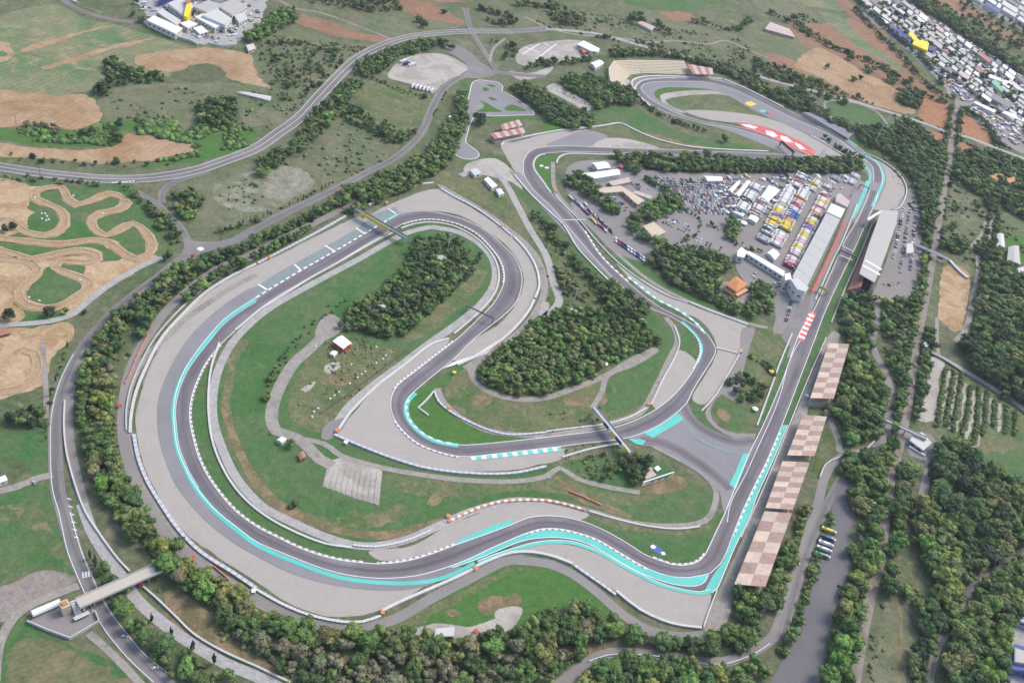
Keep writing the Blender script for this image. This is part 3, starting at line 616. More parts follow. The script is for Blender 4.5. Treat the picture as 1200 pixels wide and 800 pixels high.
S('road', 'paved lay-by above the gravel lorry lot', M['road'], 'road', P('522,52 536,54 552,62 562,72 574,80 580,88 560,92 542,90 548,82 545,74 534,66 522,60'), cat='road')
S('road', 'broad dark lorry park at the lower right', M['darkroad'], 'road', P('985,560 996,563 1007,576 1003,600 992,637 996,662 986,700 968,750 954,812 900,812 914,778 930,740 946,705 962,657 972,614 976,590'), cat='car park')
S('road', 'car park behind the main grandstand', M['lot'], 'road', P('1052,240 1062,226 1072,214 1078,238 1080,275 1078,320 1072,348 1042,352 1022,352 1026,336 1036,312 1048,276'), cat='car park')
S('road', 'paddock tarmac behind the pit building', M['lot'], 'road', P('744,200 800,203 880,203 960,203 1004,206 1010,216 990,248 966,300 944,340 930,336 880,318 850,300 830,290 800,300 770,290 800,262 800,240 770,214'), cat='paddock')
S('road', 'staff car park below the skybridge', M['lot'], 'road', P('868,300 900,316 930,334 938,340 936,352 926,378 916,392 906,390 908,366 890,350 872,330 862,312'), cat='car park')
S('road', 'service yard of the white hospitality tents', M['lot'], 'road', P('664,198 676,190 700,188 740,190 752,204 770,216 800,240 806,256 796,270 760,300 740,300 700,262 676,234 664,224'), cat='yard')
S('road', 'bus parking strip beside the back leg', M['lot'], 'road', P('672,234 684,236 710,262 740,290 765,300 752,306 730,300 700,276 668,240'), cat='car park')
S('road', 'open square in front of the race control tower', M['road'], 'road', P('930,336 946,342 950,350 938,384 926,408 916,396 926,376 936,352'), cat='yard')
S('road', 'kart circuit tarmac with its broad left lane and twisting right part', M['runoff'], 'apron', P('551,106 552,101 555,96 562,94 575,95.5 584,97 589,102 588,107 600,113 612,121 625,131 625.5,135 608,135.5 576,136.5 560,135.5 556,136 551,146 548,156 546,167 552,172 561,180 559,185.5 548,187 537,184 530,176 533,166 537,157 544,135'), cat='kart track', step=2.0)
for lab, s in (('long grass island of the kart circuit, lower left', '562,118 572,122 580,127 589,131 575,131.5 558,131 566,127 567,123'), ('triangular grass island of the kart circuit, right', '600,123 609,126 617,130 604,130.5 593,129.5 591,127'), ('small oval island in the middle of the kart circuit', '573,114 578,115 583,118 578,118 573,116'),
    ('small island at the top bend of the kart circuit', '566,103 570,103 573.5,105.5 571,107 567,107'), ('thin island at the top edge of the kart circuit', '570,99.5 576,99.5 581,102 576,102.5')):
    S('grass', lab, M['lush'], 'paint', P(s), cat='grass', step=2.0)
S('grass', 'grass strip between kart circuit and striped stands', M['lush'], 'grass', P('577,137.5 608,138 633,136 634,140 608,140.5 588,144 580,142'), cat='grass')
for lab, s in (('white border line of the kart circuit, left side', '533,166 537,157 544,135 551,106 552,101 555,96 562,94'), ('white border line of the kart circuit, top right', '562,94 575,95.5 584,97 589,102 588,107'), ('white border line of the kart circuit, right side', '588,107 600,113 612,121 625,131 625.5,135'), ('white border line of the kart circuit, lower side', '625.5,135 608,135.5 576,136.5 560,135.5'), ('white border line of the kart circuit, bottom loop', '556,136 551,146 548,156 546,167 552,172 561,180 559,185.5 548,187 537,184 530,176')):
    ribbon('road_marking', lab, M['white'], 'line', P(s), .9, cat='road marking', step=3.0)
S('road', 'railway bridge approach car park by the river estate', M['lot'], 'road', P('1064,506 1094,512 1096,530 1090,560 1084,590 1076,588 1080,560 1084,540 1066,534'), cat='yard')
S('road', 'estate ground of the far industrial town', M['lot'], 'field', P('1004,-20 1050,10 1110,56 1160,96 1250,150 1250,190 1190,176 1150,148 1128,126 1108,104 1085,78 1050,48 1010,14'), cat='yard')
S('road', 'estate ground at the far top right corner', M['lot'], 'field', P('1110,-20 1150,10 1200,36 1260,60 1260,-20'), cat='yard')
S('road', 'estate ground of the walled factory', M['concrete'], 'field', P('150,-14 170,14 180,28 205,40 225,50 270,54 285,44 300,36 308,20 304,-14'), cat='yard')
S('road', 'paved yard of the blue roofed depot', M['concrete'], 'road', P('1174,766 1188,750 1184,740 1194,716 1196,700 1240,690 1240,830 1176,830 1170,790'), cat='yard')
S('road', 'wide tarmac square inside the outer right wall', M['lot'], 'road', P('870,384 884,384 878,408 868,446 862,472 846,462 832,482 842,500 864,508 886,508 884,514 862,514 836,500 826,484 838,466 852,442 866,416'), cat='yard')
S('road', 'dead end lane at the hairpin gravel corner', M['lot'], 'road', P('378,502 386,494 400,490 410,488 402,502 392,512 384,516 376,514'), cat='road')
# ------------------------------------------------------------------ the race track
S('road', 'broad asphalt apron of the far stadium section', M['runoff'], 'apron', P('741,98 748,92.5 775,90.8 810,91.5 846,93.8 880,108 917,127 935,135 960,147 985,161 1005,176 1014,183 1032,192 1038,208 1030,236 1020,246 1014,236 1020,210 1004,188 984,176 960,164 935,152 905,140 880,128 850,111 830,105 800,103 780,103 768,107 768,114 790,128 812,140 850,147 880,155 920,170 945,182 965,186 940,190 905,174 860,156 826,146 790,136 762,124 748,110'), cat='track')
S('road', 'run-off asphalt outside the long bend', M['runoff'], 'apron', P('300,336 270,352 240,376 218,400 200,430 187,462 184,487 186,512 194,540 207,570 231,600 250,618 275,637 300,651 337,670 375,682 412,689 450,692 475,691 500,687 520,678 550,666 530,662 480,676 420,676 360,656 310,636 262,598 228,560 212,510 210,470 222,428 246,398 275,368 305,350'), cat='track')
S('road', 'run-off asphalt strip before the fourth bend', M['paleteal'], 'apron', P('298,337 332,316 375,293 422,266 437,252 464,242 468,252 440,268 396,294 352,318 312,342 300,350'), smooth=False, cat='track')
S('road', 'escape asphalt joining hairpin road and main straight', M['runoff'], 'apron', P('735,510 757,505 775,497 796,482 806,472 812,488 822,500 838,512 858,520 884,518 876,536 862,568 854,590 848,600 842,574 826,556 808,546 786,532 768,523 750,522'), cat='track')
S('road', 'asphalt rim beside the last bend', M['runoff'], 'apron', P('1004,184 1018,192 1036,205 1038,216 1026,240 1012,262 1000,262 1008,240 1018,214 1014,200'), cat='track')
S('road', 'pit lane asphalt beside the main straight', M['runoff'], 'apron', P('1006,212 1018,214 1010,236 998,262 990,276 976,308 962,340 950,368 938,396 928,416 922,420 930,396 940,370 948,350 958,326 972,296 988,258 998,234'), cat='track')
S('road', 'asphalt beside the far right hand bend entry', M['runoff'], 'apron', P('596,200 608,202 640,236 676,270 700,300 728,326 724,332 690,302 660,270 632,240'), cat='track')
S('road', 'grey run-off triangle above the back straight', M['runoff'], 'apron', P('640,171 664,160 690,153 712,160 700,166 690,172'), cat='track')

EA = P('1019,222 1016,232 1004,258 991,280 980,305 966,336 950,370 936,392 917,444 894,498 880,526 862,568 849,601 838,624 826,649 820,656 812,660 800,662 787,661 775,657 755,649 735,636 710,622 687,612 662,605.5 637,604 618,606.5 600,614 565,627 525,641 507,648 480,656 450,660 425,659 400,656 375,650 350,641 325,629 300,616 275,597 250,567 235,540 226,510 222.5,487 225,465 232,445 242,425 258,405 278,386 300,367 327,350 367,325 405,302 440,281 458,271 472,263 485,259 500,257 520,258.5 540,264 560,275 575,290 587,307 591,325 587,340 577,357 562,372 535,397 507,419 485,436 466,451 459,463 457.5,477 463,493 475,508 492,521 515,530 537,535 550,535.5 600,530 625,527 657,523.5 687,519.5 730,514.5 755,507 775,497 794,483 805,472 813,456 825,437 836,419 839,410 834,399 825,388 810,379 795,371 775,361 755,347 735,330 705,301 682,267 662,243 645,225 635,211 627,200 625,192 629,184 638,180.5 655,179 675,178.7 725,179.5 775,181.5 825,184 900,187 935,188 950,187 956,181 950,177 935,172 912,163 890,155 868,149.5 845,145.5 825,142.5 802,136.5 783,128 765,118 754,108.5 751.5,103 758,98 776,96 800,96 824,96.5 845,100.5 866,108 885,117 905,127 928,139 952,149 968,156 984,165 999,176 1011,186 1021,194')
EB = P('1029,225 1027,235 1017,257 1007,280 996,304 980,337 966,368 957,392 940,437 917,497 898,542 883,572 870,600 858,630 848,655 838,668 830,672.5 807,677 785,675.5 762,668 740,656 720,644 700,632.5 677,624.5 655,620 635,620 617,625 600,632 575,643 550,655 525,664.5 495,673.5 475,676.5 450,678 425,676.5 400,672.5 375,665.5 350,656 325,646 300,635 276,617 252,598 230,572 217,549 207.5,525 204,500 203.5,475 208,453 218,430 240,399 265,372 300,348.5 330,330 352,317.5 395,293 435,269.5 450,261 465,252 480,248 500,247.5 520,250.5 540,256 560,264.5 575,274 590,288 602,300 609,313 612,327 610,342 604,356 590,370 577,380.5 553,400 532,421 517,433 495,451 481,464 475.5,475 477,486 482,496 495,508 512,516.5 530,520.5 550,521 600,516.5 632,513 675,508 700,504.5 725,499 750,489.5 772,477 792,460 810,437 820,417 821,407 817,397 811,390 800,380 785,371 760,361 740,346 720,328 699,305.5 682,286 661,261 645,242 627,225 615,208 613,198 614,187 622,176.5 637,172.5 662,171 700,172.5 725,173.5 775,175 825,177 900,180 930,182 944,182.5 948,181.5 942,178.5 925,172 905,165 885,157.5 865,152 845,148 824,145 800,139 778,131 759,120.5 747,110 745,102 754,94.5 775,91.8 800,91.8 825,92.5 848,95.8 871,103.5 890,112.5 910,122.5 932,133.5 955,143.5 972,151 989,160 1004,171 1016,181 1028,191 1034,205 1034,213')
# close the loop round the last bend
EA += P('1023,202 1023,212'); EB += P('1033,217 1030.5,223')
def pair_edges(a, b, step=5.0):
    A = spline([U(x, y) for x, y in a], False, step); B = spline([U(x, y) for x, y in b], False, step / 2)
    out = []; j = 0
    for p in A:
        best, bj = 1e9, j
        for k in range(j, min(len(B), j + 40)):
            d = (B[k] - p).length
            if d < best: best, bj = d, k
        j = bj; out.append((p, B[j]))
    return out
pairs = pair_edges(EA, EB)
mb = MB(); z = zlev('track'); u = 0.0
for i in range(len(pairs) - 1):
    (a0, b0), (a1, b1) = pairs[i], pairs[i + 1]
    du = ((a1 + b1) / 2 - (a0 + b0) / 2).length; e = lambda q: (q.x, q.y, z)
    mb.face([e(a0), e(b0), e(b1), e(a1)], 0, [(u, 0), (u, 1), (u + du, 1), (u + du, 0)]); u += du
# normals up
for i, f in enumerate(mb.f):
    q = [mb.v[k] for k in f]
    if area(q) < 0: mb.f[i] = tuple(reversed(f)); mb.uv[i] = list(reversed(mb.uv[i]))
for a_, b_ in pairs: keep_clear((a_ + b_) / 2, (a_ - b_).length / 2 + 1)
track = mb.build('race_track', M['asphalt']); tag(track, 'grey racing circuit looping through all the bends', 'race track', kind='structure')
ribbon('road', 'link road from the hairpin straight to the second bend', M['asphalt'], 'track', P('752,516 770,517 790,524 815,540 838,557 856,573'), 10, cat='track')
ribbon('road', 'old short link at the chicane', M['asphalt'], 'track', P('800,474 808,488 820,500 840,511 862,518 884,516'), 10, cat='track')
ribbon('road', 'escape road beside the second bend gravel', M['darkroad'], 'track', P('600,642 620,635 640,632 662,632.5 687,640 712,650 740,664 765,675 790,686 808,689 820,687 830,681 838,672'), 5.5, cat='track')

# ------------------------------------------------------------------ paint
def paint(label, m, s, smooth=False, layer='paint'):
    return S('painted_runoff', label, M[m], layer, P(s), smooth, cat='painted ground', step=5.0)
def line(label, m, s, w, layer='line', name='road_marking'):
    return ribbon(name, label, M[m], layer, P(s), w, cat='road marking', step=4.0)
TL = '300,351 265,374.5 242,401 220,430 208.5,455 203.5,478 204.5,500 208,525 218,551 231,574 253,600 276,620 300,638 325,650 350,660 375,669.5 400,677 425,681 450,683 475,683.5 500,681.5 520,677 535,671 556,660'
line('turquoise band hugging the outside of the long bend', 'teal', TL, 3.4, 'paint', 'painted_runoff')
paint('big turquoise crescent outside the second bend', 'teal', '525,664.5 550,655 575,643 600,632 617,625 635,620 655,620 677,624.5 700,632.5 720,644 740,656 762,668 785,675.5 807,677 830,673 826,681 815,686 795,685 775,680 750,670.5 725,657 707,646 687,636 662,630 637,629.5 615,632.5 600,637.5 575,648 550,658 530,665', True)
line('thin turquoise band edging the gravel of the last corner', 'teal', '560,659 580,651 600,644.5 625,637.5 650,634.5 675,637 700,646 725,660 750,673.5 775,685 800,692 820,695 834,692', 3.6, 'paint', 'painted_runoff')
paint('long turquoise strip right of the main straight', 'teal', '826,691 834,694 840,690 848,672 860,643 878,606 887,581 905,541 923,498 917,498 898,543 883,573 870,601.5 858,631 848,657 838,670', False)
paint('turquoise edge inside the second bend exit', 'teal', '529,641 545,634 565,627 585,620 602,612.5 601,609 580,615 560,623 540,632')
paint('large turquoise rectangle at the chicane', 'teal', '794,484 801,491.5 783,502.5 765,513 755,507.5 775,497.5')
paint('turquoise wedge beside the infield bridge', 'teal', '735,513.5 757,516 753,521 745,520.5')
paint('turquoise rectangle beside the main straight', 'teal', '871,531 878.5,531.5 871,551 862,573 854.5,567.5 862,552')
line('faint turquoise streak across the escape asphalt', 'paleteal', '800,492 808,502 818,513 838,524 868,532', 4.0, 'paint', 'painted_runoff')
line('turquoise painted band inside the hairpin', 'teal', '487,460.5 480,467 475.8,476 477,487 483,497.5 496,509.5 512,517.5 537,522', 4.4, 'paint', 'painted_runoff')
line('turquoise dashes after the hairpin', 'tealdash', '552,537 575,535 600,532.5 625,529.5 657,525.5', 4.2, 'paint', 'painted_runoff')
line('turquoise dashed edge at the chicane entry', 'tealdash', '736,325 752,337 770,351 790,361 806,371 818,381 826,391', 3.0, 'paint', 'painted_runoff')
line('turquoise edge left of the chicane bend', 'teal', '799,377 811,388 818,397 822,407 820,418 817,425', 3.2, 'paint', 'painted_runoff')
line('turquoise band round the outside of the last bend', 'teal', '1010,180 1020,186 1029,192 1035,204 1035,212 1030,225 1022,242', 3.4, 'paint', 'painted_runoff')
line('turquoise band along the pit entry, left', 'teal', '1006,190 1015,196 1020,205 1015,222 1003,250', 3.0, 'paint', 'painted_runoff')
line('second turquoise stripe along the pit entry', 'teal', '1000,256 1006,240 1013,222 1016,212', 2.4, 'paint', 'painted_runoff')
line('turquoise strip at the exit of the stadium', 'paleteal', '968,152 984,161 999,171 1010,180', 4.0, 'paint', 'painted_runoff')
paint('red painted run-off island in the far hairpin', 'redpaint', '862,144 876,145 900,150 925,160 945,170 956,180 951,183 940,179 920,169 898,159 876,151', True)
for k, s in enumerate(('868,146 878,146.5 888,149.5 884,151.5 874,149', '897,153 906,155 912,160 905,161 898,157.5', '914,159 922,161 930,167.5 921,166.5 915,163', '930,167 938,170 944,175.5 937,175')):
    paint(['first', 'second', 'third', 'last'][k] + ' white blotch on the red run-off, from the left', 'white', s, False, 'line')
paint('yellow painted square on the stadium apron', 'yellowpaint', '874,120 880,119 887,122.5 880,125 873,122.6')
paint('turquoise painted patch on the stadium apron', 'teal', '889,130.5 894,128.5 898,130.4 895,132.6')
paint('pink painted patch on the stadium apron', 'redpaint', '899,134 904,132.3 908,134.4 904,136.6')
paint('blue painted patch on the stadium apron', 'bluepaint', '895.5,132.9 898.6,131.2 902,133 899,134.6')
line('turquoise tip of the far hairpin run-off', 'paleteal', '958,184 963,181 966,176', 5.0, 'paint', 'painted_runoff')
line('thin red band along the pit lane garages', 'redpaint', '991.5,258 980,285 965,317 952,343', 1.6, 'paint')
line('second red band beside the pit lane garages', 'redpaint', '988,262 977,287 963,317 951.5,341', .9, 'paint')
line('red and white hatched lines of the pit exit', 'hatch', '952.5,366 946,380 940,394 938,399', 6.5, 'line')
line('white pit exit line merging into the straight', 'white', '938,399 930,412 922,432 915,460 905,487 890,520 874,555 856,590 852,612', .5)
def offset_edge(idx0, idx1, side, off, label, m, w, layer='line'):
    q = []
    for a, b in pairs[idx0:idx1]:
        d = (a - b).normalized(); q.append(a + d * off if side == 'a' else b - d * off)
    o = strip(q, w, zlev(layer)).build('road_marking', M[m]); tag(o, label, 'road marking', kind='structure')
def near(x, y): 
    p = U(x, y); return min(range(len(pairs)), key=lambda i: (pairs[i][0] - p).length)
offset_edge(0, len(pairs), 'a', -.3, 'white edge line along the inner side of the circuit', 'white', .6)
offset_edge(0, len(pairs), 'b', -.3, 'white edge line along the outer side of the circuit', 'white', .6)
def kerb(label, m, x0, x1, side, w=1.4):
    i0, i1 = near(*x0), near(*x1); i0, i1 = min(i0, i1), max(i0, i1); q = []
    for a, b in pairs[i0:i1]:
        d = (a - b).normalized(); q.append(a + d * w * .5 if side == 'a' else b - d * w * .5)
    o = strip(q, w, .3, False, .2).build('kerb', M[m]); tag(o, label, 'kerb', kind='structure')
kerb('white and brown kerb inside the long bend', 'kerb', (425, 659), (260, 403), 'a')
kerb('white and brown kerb inside the second bend exit', 'kerb', (530, 640), (430, 659), 'a')
kerb('white kerb inside the first bend', 'kerb', (826, 649), (752, 648), 'a')
kerb('white kerb outside the second bend, along the crescent', 'kerb', (760, 652), (600, 614), 'b')
kerb('white kerb inside the fourth bend', 'kerb', (470, 264), (591, 335), 'a')
kerb('white kerb outside the hairpin', 'kerb', (530, 400), (459, 463), 'a')
kerb('turquoise and white kerb inside the hairpin', 'greenkerb', (459, 463), (537, 535), 'b')
kerb('white kerb outside the hairpin exit', 'kerb', (463, 493), (545, 535), 'a')
kerb('white kerb inside the chicane', 'kerb', (825, 437), (836, 400), 'b')
kerb('white kerb inside the far right hand bend', 'kerb', (645, 225), (640, 180), 'a')
kerb('white kerb along the back leg', 'dash', (682, 267), (735, 330), 'a', 1.6)
kerb('white kerb outside the far stadium bend', 'kerb', (754, 108), (800, 96), 'b')
kerb('white kerb along the last bend', 'kerb', (985, 166), (1021, 194), 'a')
kerb('white and turquoise kerb right of the main straight', 'greenkerb', (894, 498), (838, 624), 'b')
line('white dashed line before the fourth bend', 'dash', '300,349 330,330.5 352,317.5 395,293 435,269.5 455,258', 1.8)
for k, (a, b) in enumerate((('303,333.5', '313,340'), ('345,310', '352.5,317'), ('381,288', '391.5,294.5'), ('417,267.5', '427,274'))):
    line(['lowest', 'second', 'third', 'topmost'][k] + ' white cross bar on the run-off strip', 'white', a + ' ' + b, 2.0)
paint('turquoise bar under the yellow footbridge', 'teal', '446,260.5 464,250.5 466,252.5 449,262')
line('white grid line ending the run-off strip', 'white', '455,245 464,251', 1.6)
line('white start line across the main straight', 'white', '984,299 999,305', 1.4)
for k, s in enumerate(('612,64 632,52', '628,70 652,52', '616,56 632,62', '638,51 646,56')):
    line(['left long', 'right long', 'crossing', 'short'][k] + ' white bar on the helipad lot', 'white', s, 1.6)
S('painted_runoff', 'white triangular paint beside the fourth bend exit', M['white'], 'paint', P('519,432 530,425 555,417 568,409 582,400 585,402 570,414 555,421 532,428'), False, cat='painted ground')
line('white edge line of the ring road, left side', 'white', '180,799 150,771 125,741 108,713 92,678 79,645 69,600 62,575 59.5,545 59.5,500 63,472 72,443 86,415', .45)
line('white edge line of the ring road, right side', 'white', '196,788 168,765 143,735 125,710 108,676 95,645 82,600', .45)
line('zebra crossing on the ring road by the footbridge', 'zebra', '96.5,674 107,672', 5.0)
for k in range(6):
    a = 584 + k * 9
    line('short white bar on the ring road verge, %s from the top' % ['first', 'second', 'third', 'fourth', 'fifth', 'sixth'][k], 'white', '%g,%g %g,%g' % (78.5 + k * 1.7, a, 83.5 + k * 1.7, a + 1.5), .8)
for k in range(7):
    line('white verge marking at the slip road, %s from the left' % ['first', 'second', 'third', 'fourth', 'fifth', 'sixth', 'seventh'][k], 'white', '%g,%g %g,%g' % (131 + k * 4, 214.6 - k * .3, 133.5 + k * 4, 214.2 - k * .3), 1.8)
paint('blue and white oval emblem painted on the second bend infield', 'bluepaint', '761,640 766,637 772,641 778,646 781,650 775,651 768,647 762,644', True)
paint('white disc at the upper end of the painted emblem', 'white', '762,639.5 765,638 769,640.5 767,643 763,642.5', True, 'line')
paint('white patch at the lower end of the painted emblem', 'white', '774,647 778,646.5 780.5,650 776,650.5', True, 'line')
paint('white painted mark inside the far right hand bend, upper', 'white', '632,194 636,193.5 637,195.5 633,196', False, 'line')
paint('white painted mark inside the far right hand bend, lower', 'white', '638,196 643,196 643,198 639,198', False, 'line')
S('road_marking', 'white oval painted on the junction tarmac', M['white'], 'line', P('231,291 235,289.5 239,291 239,293 235,294.5 231,293'), True, cat='road marking')

# ------------------------------------------------------------------ barriers
M['tyre'] = striped('painted_tyres', (.50,.49,.47), (.40,.39,.38), 3.0, .7)
M['tyreblue'] = striped('blue_white_tyres', (.46,.46,.47), (.34,.35,.39), 5.0, .6)
M['tyrered'] = striped('red_white_tyres', (.50,.16,.09), (.6,.57,.53), 6.0, .5)
M['rail'] = plain('galvanised_rail', (.40,.40,.39), .5, .12, .4)
M['conc'] = plain('pale_barrier_concrete', (.46,.45,.42), .8, .12, .2)
M['orangenet'] = striped('orange_boards', (.55,.15,.05), (.45,.25,.2), 9.0, .6)
M['darkmesh'] = plain('dark_fence_mesh', (.10,.10,.10), .7, .2, .3)
for lab, mt, w, h, cat, s in (
 ('white tyre wall outside the long bend, upper arc', 'tyre', 2.2, 1.5, 'tyre wall', '300,310 270,325 240,344 214,369 190,396 174,425 160,458 154,485 152.5,508'),
 ('grey steel rail behind the upper tyre wall of the long bend', 'rail', 1.0, 1.4, 'guard rail', '298,303 262,322 232,344 206,368 182,396 166,424 153,455 148,482 148,505'),
 ('yellow topped wall strip along the gravel of the long bend', 'gravel', .5, .5, 'low wall', '205,383 190,405 176,432 166,460 161,485'),
 ('tyre wall outside the long bend, lower arc', 'tyreblue', 2.6, 1.6, 'tyre wall', '157,510 162,537 172,563 189,592 210,622 236,648 272,671 300,690'),
 ('white tyre wall leading to the first bottom marshal post', 'tyre', 2.0, 1.5, 'tyre wall', '300,691 330,708 362,721 400,729 425,729 446,722'),
 ('white wall rising beside the second bend, first piece', 'conc', 2.2, 1.6, 'barrier wall', '448,716 470,705 500,692 530,679 555,667'),
 ('white wall above the bottom grass bank', 'conc', 2.2, 1.6, 'barrier wall', '558,664 578,655 600,648 625,647.5 650,653 671,661'),
 ('blue white tyre wall beside the grass bank', 'tyreblue', 2.2, 1.5, 'tyre wall', '673,663 690,675 706,686 721,697'),
 ('white wall closing the big gravel trap', 'conc', 2.0, 1.7, 'barrier wall', '722,693 735,704 750,715 775,727 797,733 822,736'),
 ('white wall right of the last gravel trap', 'conc', 1.0, 1.4, 'barrier wall', '824,735 832,712 840,692'),
 ('long white guard wall inside the long bend', 'conc', 1.6, 1.2, 'guard rail', '257,402 248,429 244.5,457 244.5,487 250,521 265,556 285,583 310,604 340,621 380,637 412,642'),
 ('guard wall from the marshal post to the infield corner', 'tyre', 1.6, 1.2, 'guard rail', '414,639 440,641 475,634 505,622'),
 ('red and white tyre wall above the second bend gravel', 'tyrered', 2.0, 1.4, 'tyre wall', '525,612 550,600 575,591 600,587 640,587 665,592 685,598'),
 ('guard wall round the second bend infield', 'conc', 1.4, 1.2, 'guard rail', '690,599 720,608 760,617 795,620 820,617'),
 ('grey guard wall along the straight before the fourth bend', 'tyreblue', 2.2, 1.5, 'tyre wall', '302,309 337,291 375,271 405,254'),
 ('white wall outside the fourth bend, first piece', 'conc', 2.0, 1.6, 'barrier wall', '432,241 460,227 485,218 508,215'),
 ('tyre wall outside the fourth bend, upper piece', 'tyreblue', 2.2, 1.5, 'tyre wall', '517,222 532,231 555,243 577,258 600,277'),
 ('white wall outside the fourth bend, right piece', 'conc', 2.4, 1.6, 'barrier wall', '602,278 615,292 627,311 632,334 627,350'),
 ('white wall outside the fourth bend, lower piece', 'tyre', 2.4, 1.5, 'tyre wall', '626,352 618,367 600,388 582,403 560,417 536,428'),
 ('pale guard wall inside the straight of the long bend', 'conc', 1.6, 1.1, 'guard rail', '276,387 310,359 350,334 400,306 440,283 460,273'),
 ('pale guard wall inside the fourth bend', 'conc', 1.6, 1.1, 'guard rail', '470,268 485,263 505,261 530,265 556,278 573,294 583,313 584,332 575,351 556,371 532,391'),
 ('white guard wall between fourth bend and hairpin gravel', 'conc', 2.0, 1.2, 'guard rail', '526,397 505,404 475,427 440,454 410,484 397,503'),
 ('tyre wall below the hairpin gravel', 'tyreblue', 2.2, 1.5, 'tyre wall', '392,510 425,524 462,538 500,549 550,555 600,555 640,547'),
 ('white wall beside the hairpin straight, bridge side', 'conc', 1.6, 1.4, 'barrier wall', '659,536 690,527 715,522 733,520'),
 ('tyre wall inside the hairpin', 'tyreblue', 1.8, 1.3, 'tyre wall', '509,459 514,471 528,483 550,495 577,506 600,510 640,507'),
 ('guard wall above the hairpin straight', 'conc', 1.4, 1.2, 'guard rail', '640,506 680,501 712,497 738,489 758,478'),
 ('guard wall beside the left chicane gravel', 'conc', 1.2, 1.1, 'guard rail', '763,474 776,446 790,420 796,402 790,382'),
 ('white L shaped concrete block inside the hairpin', 'conc', 1.4, 1.2, 'barrier wall', '508,459 499,470 490,478 502,487'),
 ('tyre wall right of the chicane gravel', 'conc', 1.2, 1.3, 'barrier wall', '869,410 861,425 851,442 838,464 822,482'),
 ('white wall above the chicane gravel', 'tyre', 2.0, 1.5, 'tyre wall', '808,355 830,364 852,372 876,381'),
 ('thin white wall across the chicane gravel', 'conc', 1.4, 1.2, 'barrier wall', '838,408 852,411 866,415'),
 ('long white wall left of the back leg', 'conc', 1.8, 1.2, 'barrier wall', '603,206 622,228 645,250 660,264 676,290 696,312 712,328'),
 ('long pale wall right of the back leg', 'rail', 1.4, 1.2, 'guard rail', '649,226 656,236 680,260 702,286 725,309 750,328 780,346 806,355'),
 ('white tyre wall round the far right hand bend', 'tyre', 2.2, 1.4, 'tyre wall', '587,171 590,167 602,164 640,156 672,151 690,148'),
 ('white wall winding above the back straight', 'conc', 2.2, 1.4, 'barrier wall', '660,153 690,150 712,147 727,145 742,152 762,161 790,169 812,173 850,176 900,178'),
 ('white wall along the lower side of the back straight', 'conc', 2.0, 1.3, 'barrier wall', '652,192 655,185 665,181 700,181.5 760,183 830,186 900,189 945,191'),
 ('white wall round the far stadium bend', 'conc', 2.6, 1.8, 'barrier wall', '762,126 746,110 740,98 745,93 760,90.5 790,90.5 820,92 846,93.5'),
 ('white wall along the stadium top, right part', 'conc', 2.6, 1.8, 'barrier wall', '848,94 870,103 895,115 918,127'),
 ('pale wall behind the last gravel trap', 'rail', 1.6, 1.5, 'guard rail', '1012,180 1030,187 1052,203 1062,222 1055,243 1047,247'),
 ('white wall in the middle of the stadium section', 'conc', 2.0, 1.4, 'barrier wall', '950,160 962,166 980,177 998,188'),
 ('grey rail left of the main straight, lower part', 'conc', 1.4, 1.2, 'guard rail', '928,391 914,425 905,450 887,499'),
 ('white pit wall between pit lane and main straight', 'conc', 1.4, 1.4, 'pit wall', '1004,240 995,263 986,285 975,307 964,332 955,352'),
 ('grey rail right of the main straight, upper part', 'rail', 1.0, 1.2, 'guard rail', '1022,262 1007,300 991,336 974,378'),
 ('pale rail right of the main straight, lower part', 'conc', 1.0, 1.2, 'guard rail', '968,396 948,441 928,490 908,540 890,582 868,630'),
 ('orange boards outside the long bend service road', 'orangenet', .6, 1.6, 'board fence', '174,392 162,415 154,435 147,450'),
 ('orange boards low on the long bend service road', 'orangenet', .6, 1.6, 'board fence', '250,664 262,674 268,680'),
 ('orange boards on the infield bank by the second bend', 'orangenet', .8, 1.6, 'board fence', '667,576 684,583 704,592'),
 ('white lined retaining wall of the ramp road, upper arc', 'conc', 1.2, 1.6, 'retaining wall', '76,470 75,500 78,530 87,565 100,600 116,625 138,655 152,670'),
 ('white lined retaining wall of the ramp road, lower arc', 'conc', 1.2, 1.6, 'retaining wall', '168,688 182,700 205,722 228,744 262,764 300,781 340,800'),
 ('curved concrete wall of the lane behind the stands', 'conc', 1.0, 1.8, 'retaining wall', '960,560 967,545 980,538 1000,532 1012,528 1024,518'),
 ('white wall along the bottom road curve', 'conc', .8, 1.2, 'guard rail', '690,775 712,768 740,767 775,770 812,777 850,778 884,766 902,754'),
 ('white boundary wall below the factory', 'conc', 1.0, 3.2, 'boundary wall', '168,27 178,33 190,38 205,44 225,50 232,54'),
 ('white boundary wall at the factory corner', 'conc', 1.0, 3.2, 'boundary wall', '244,52 258,55 275,54'),
 ('dark mesh fence along the orchard canal', 'darkmesh', .6, 2.0, 'fence', '1088,414 1104,422 1126,436 1150,451 1175,467 1210,492'),
 ('dark mesh fence on the left infield', 'darkmesh', .12, 1.6, 'fence', '374,486 400,468 430,446 460,424 478,410'),
 ): wall({'tyre wall':'tyre_wall','guard rail':'guard_rail','barrier wall':'barrier_wall','low wall':'low_wall','pit wall':'pit_wall','board fence':'board_fence','retaining wall':'retaining_wall','boundary wall':'boundary_wall','fence':'mesh_fence'}[cat], lab, M[mt], P(s), w, h, cat)

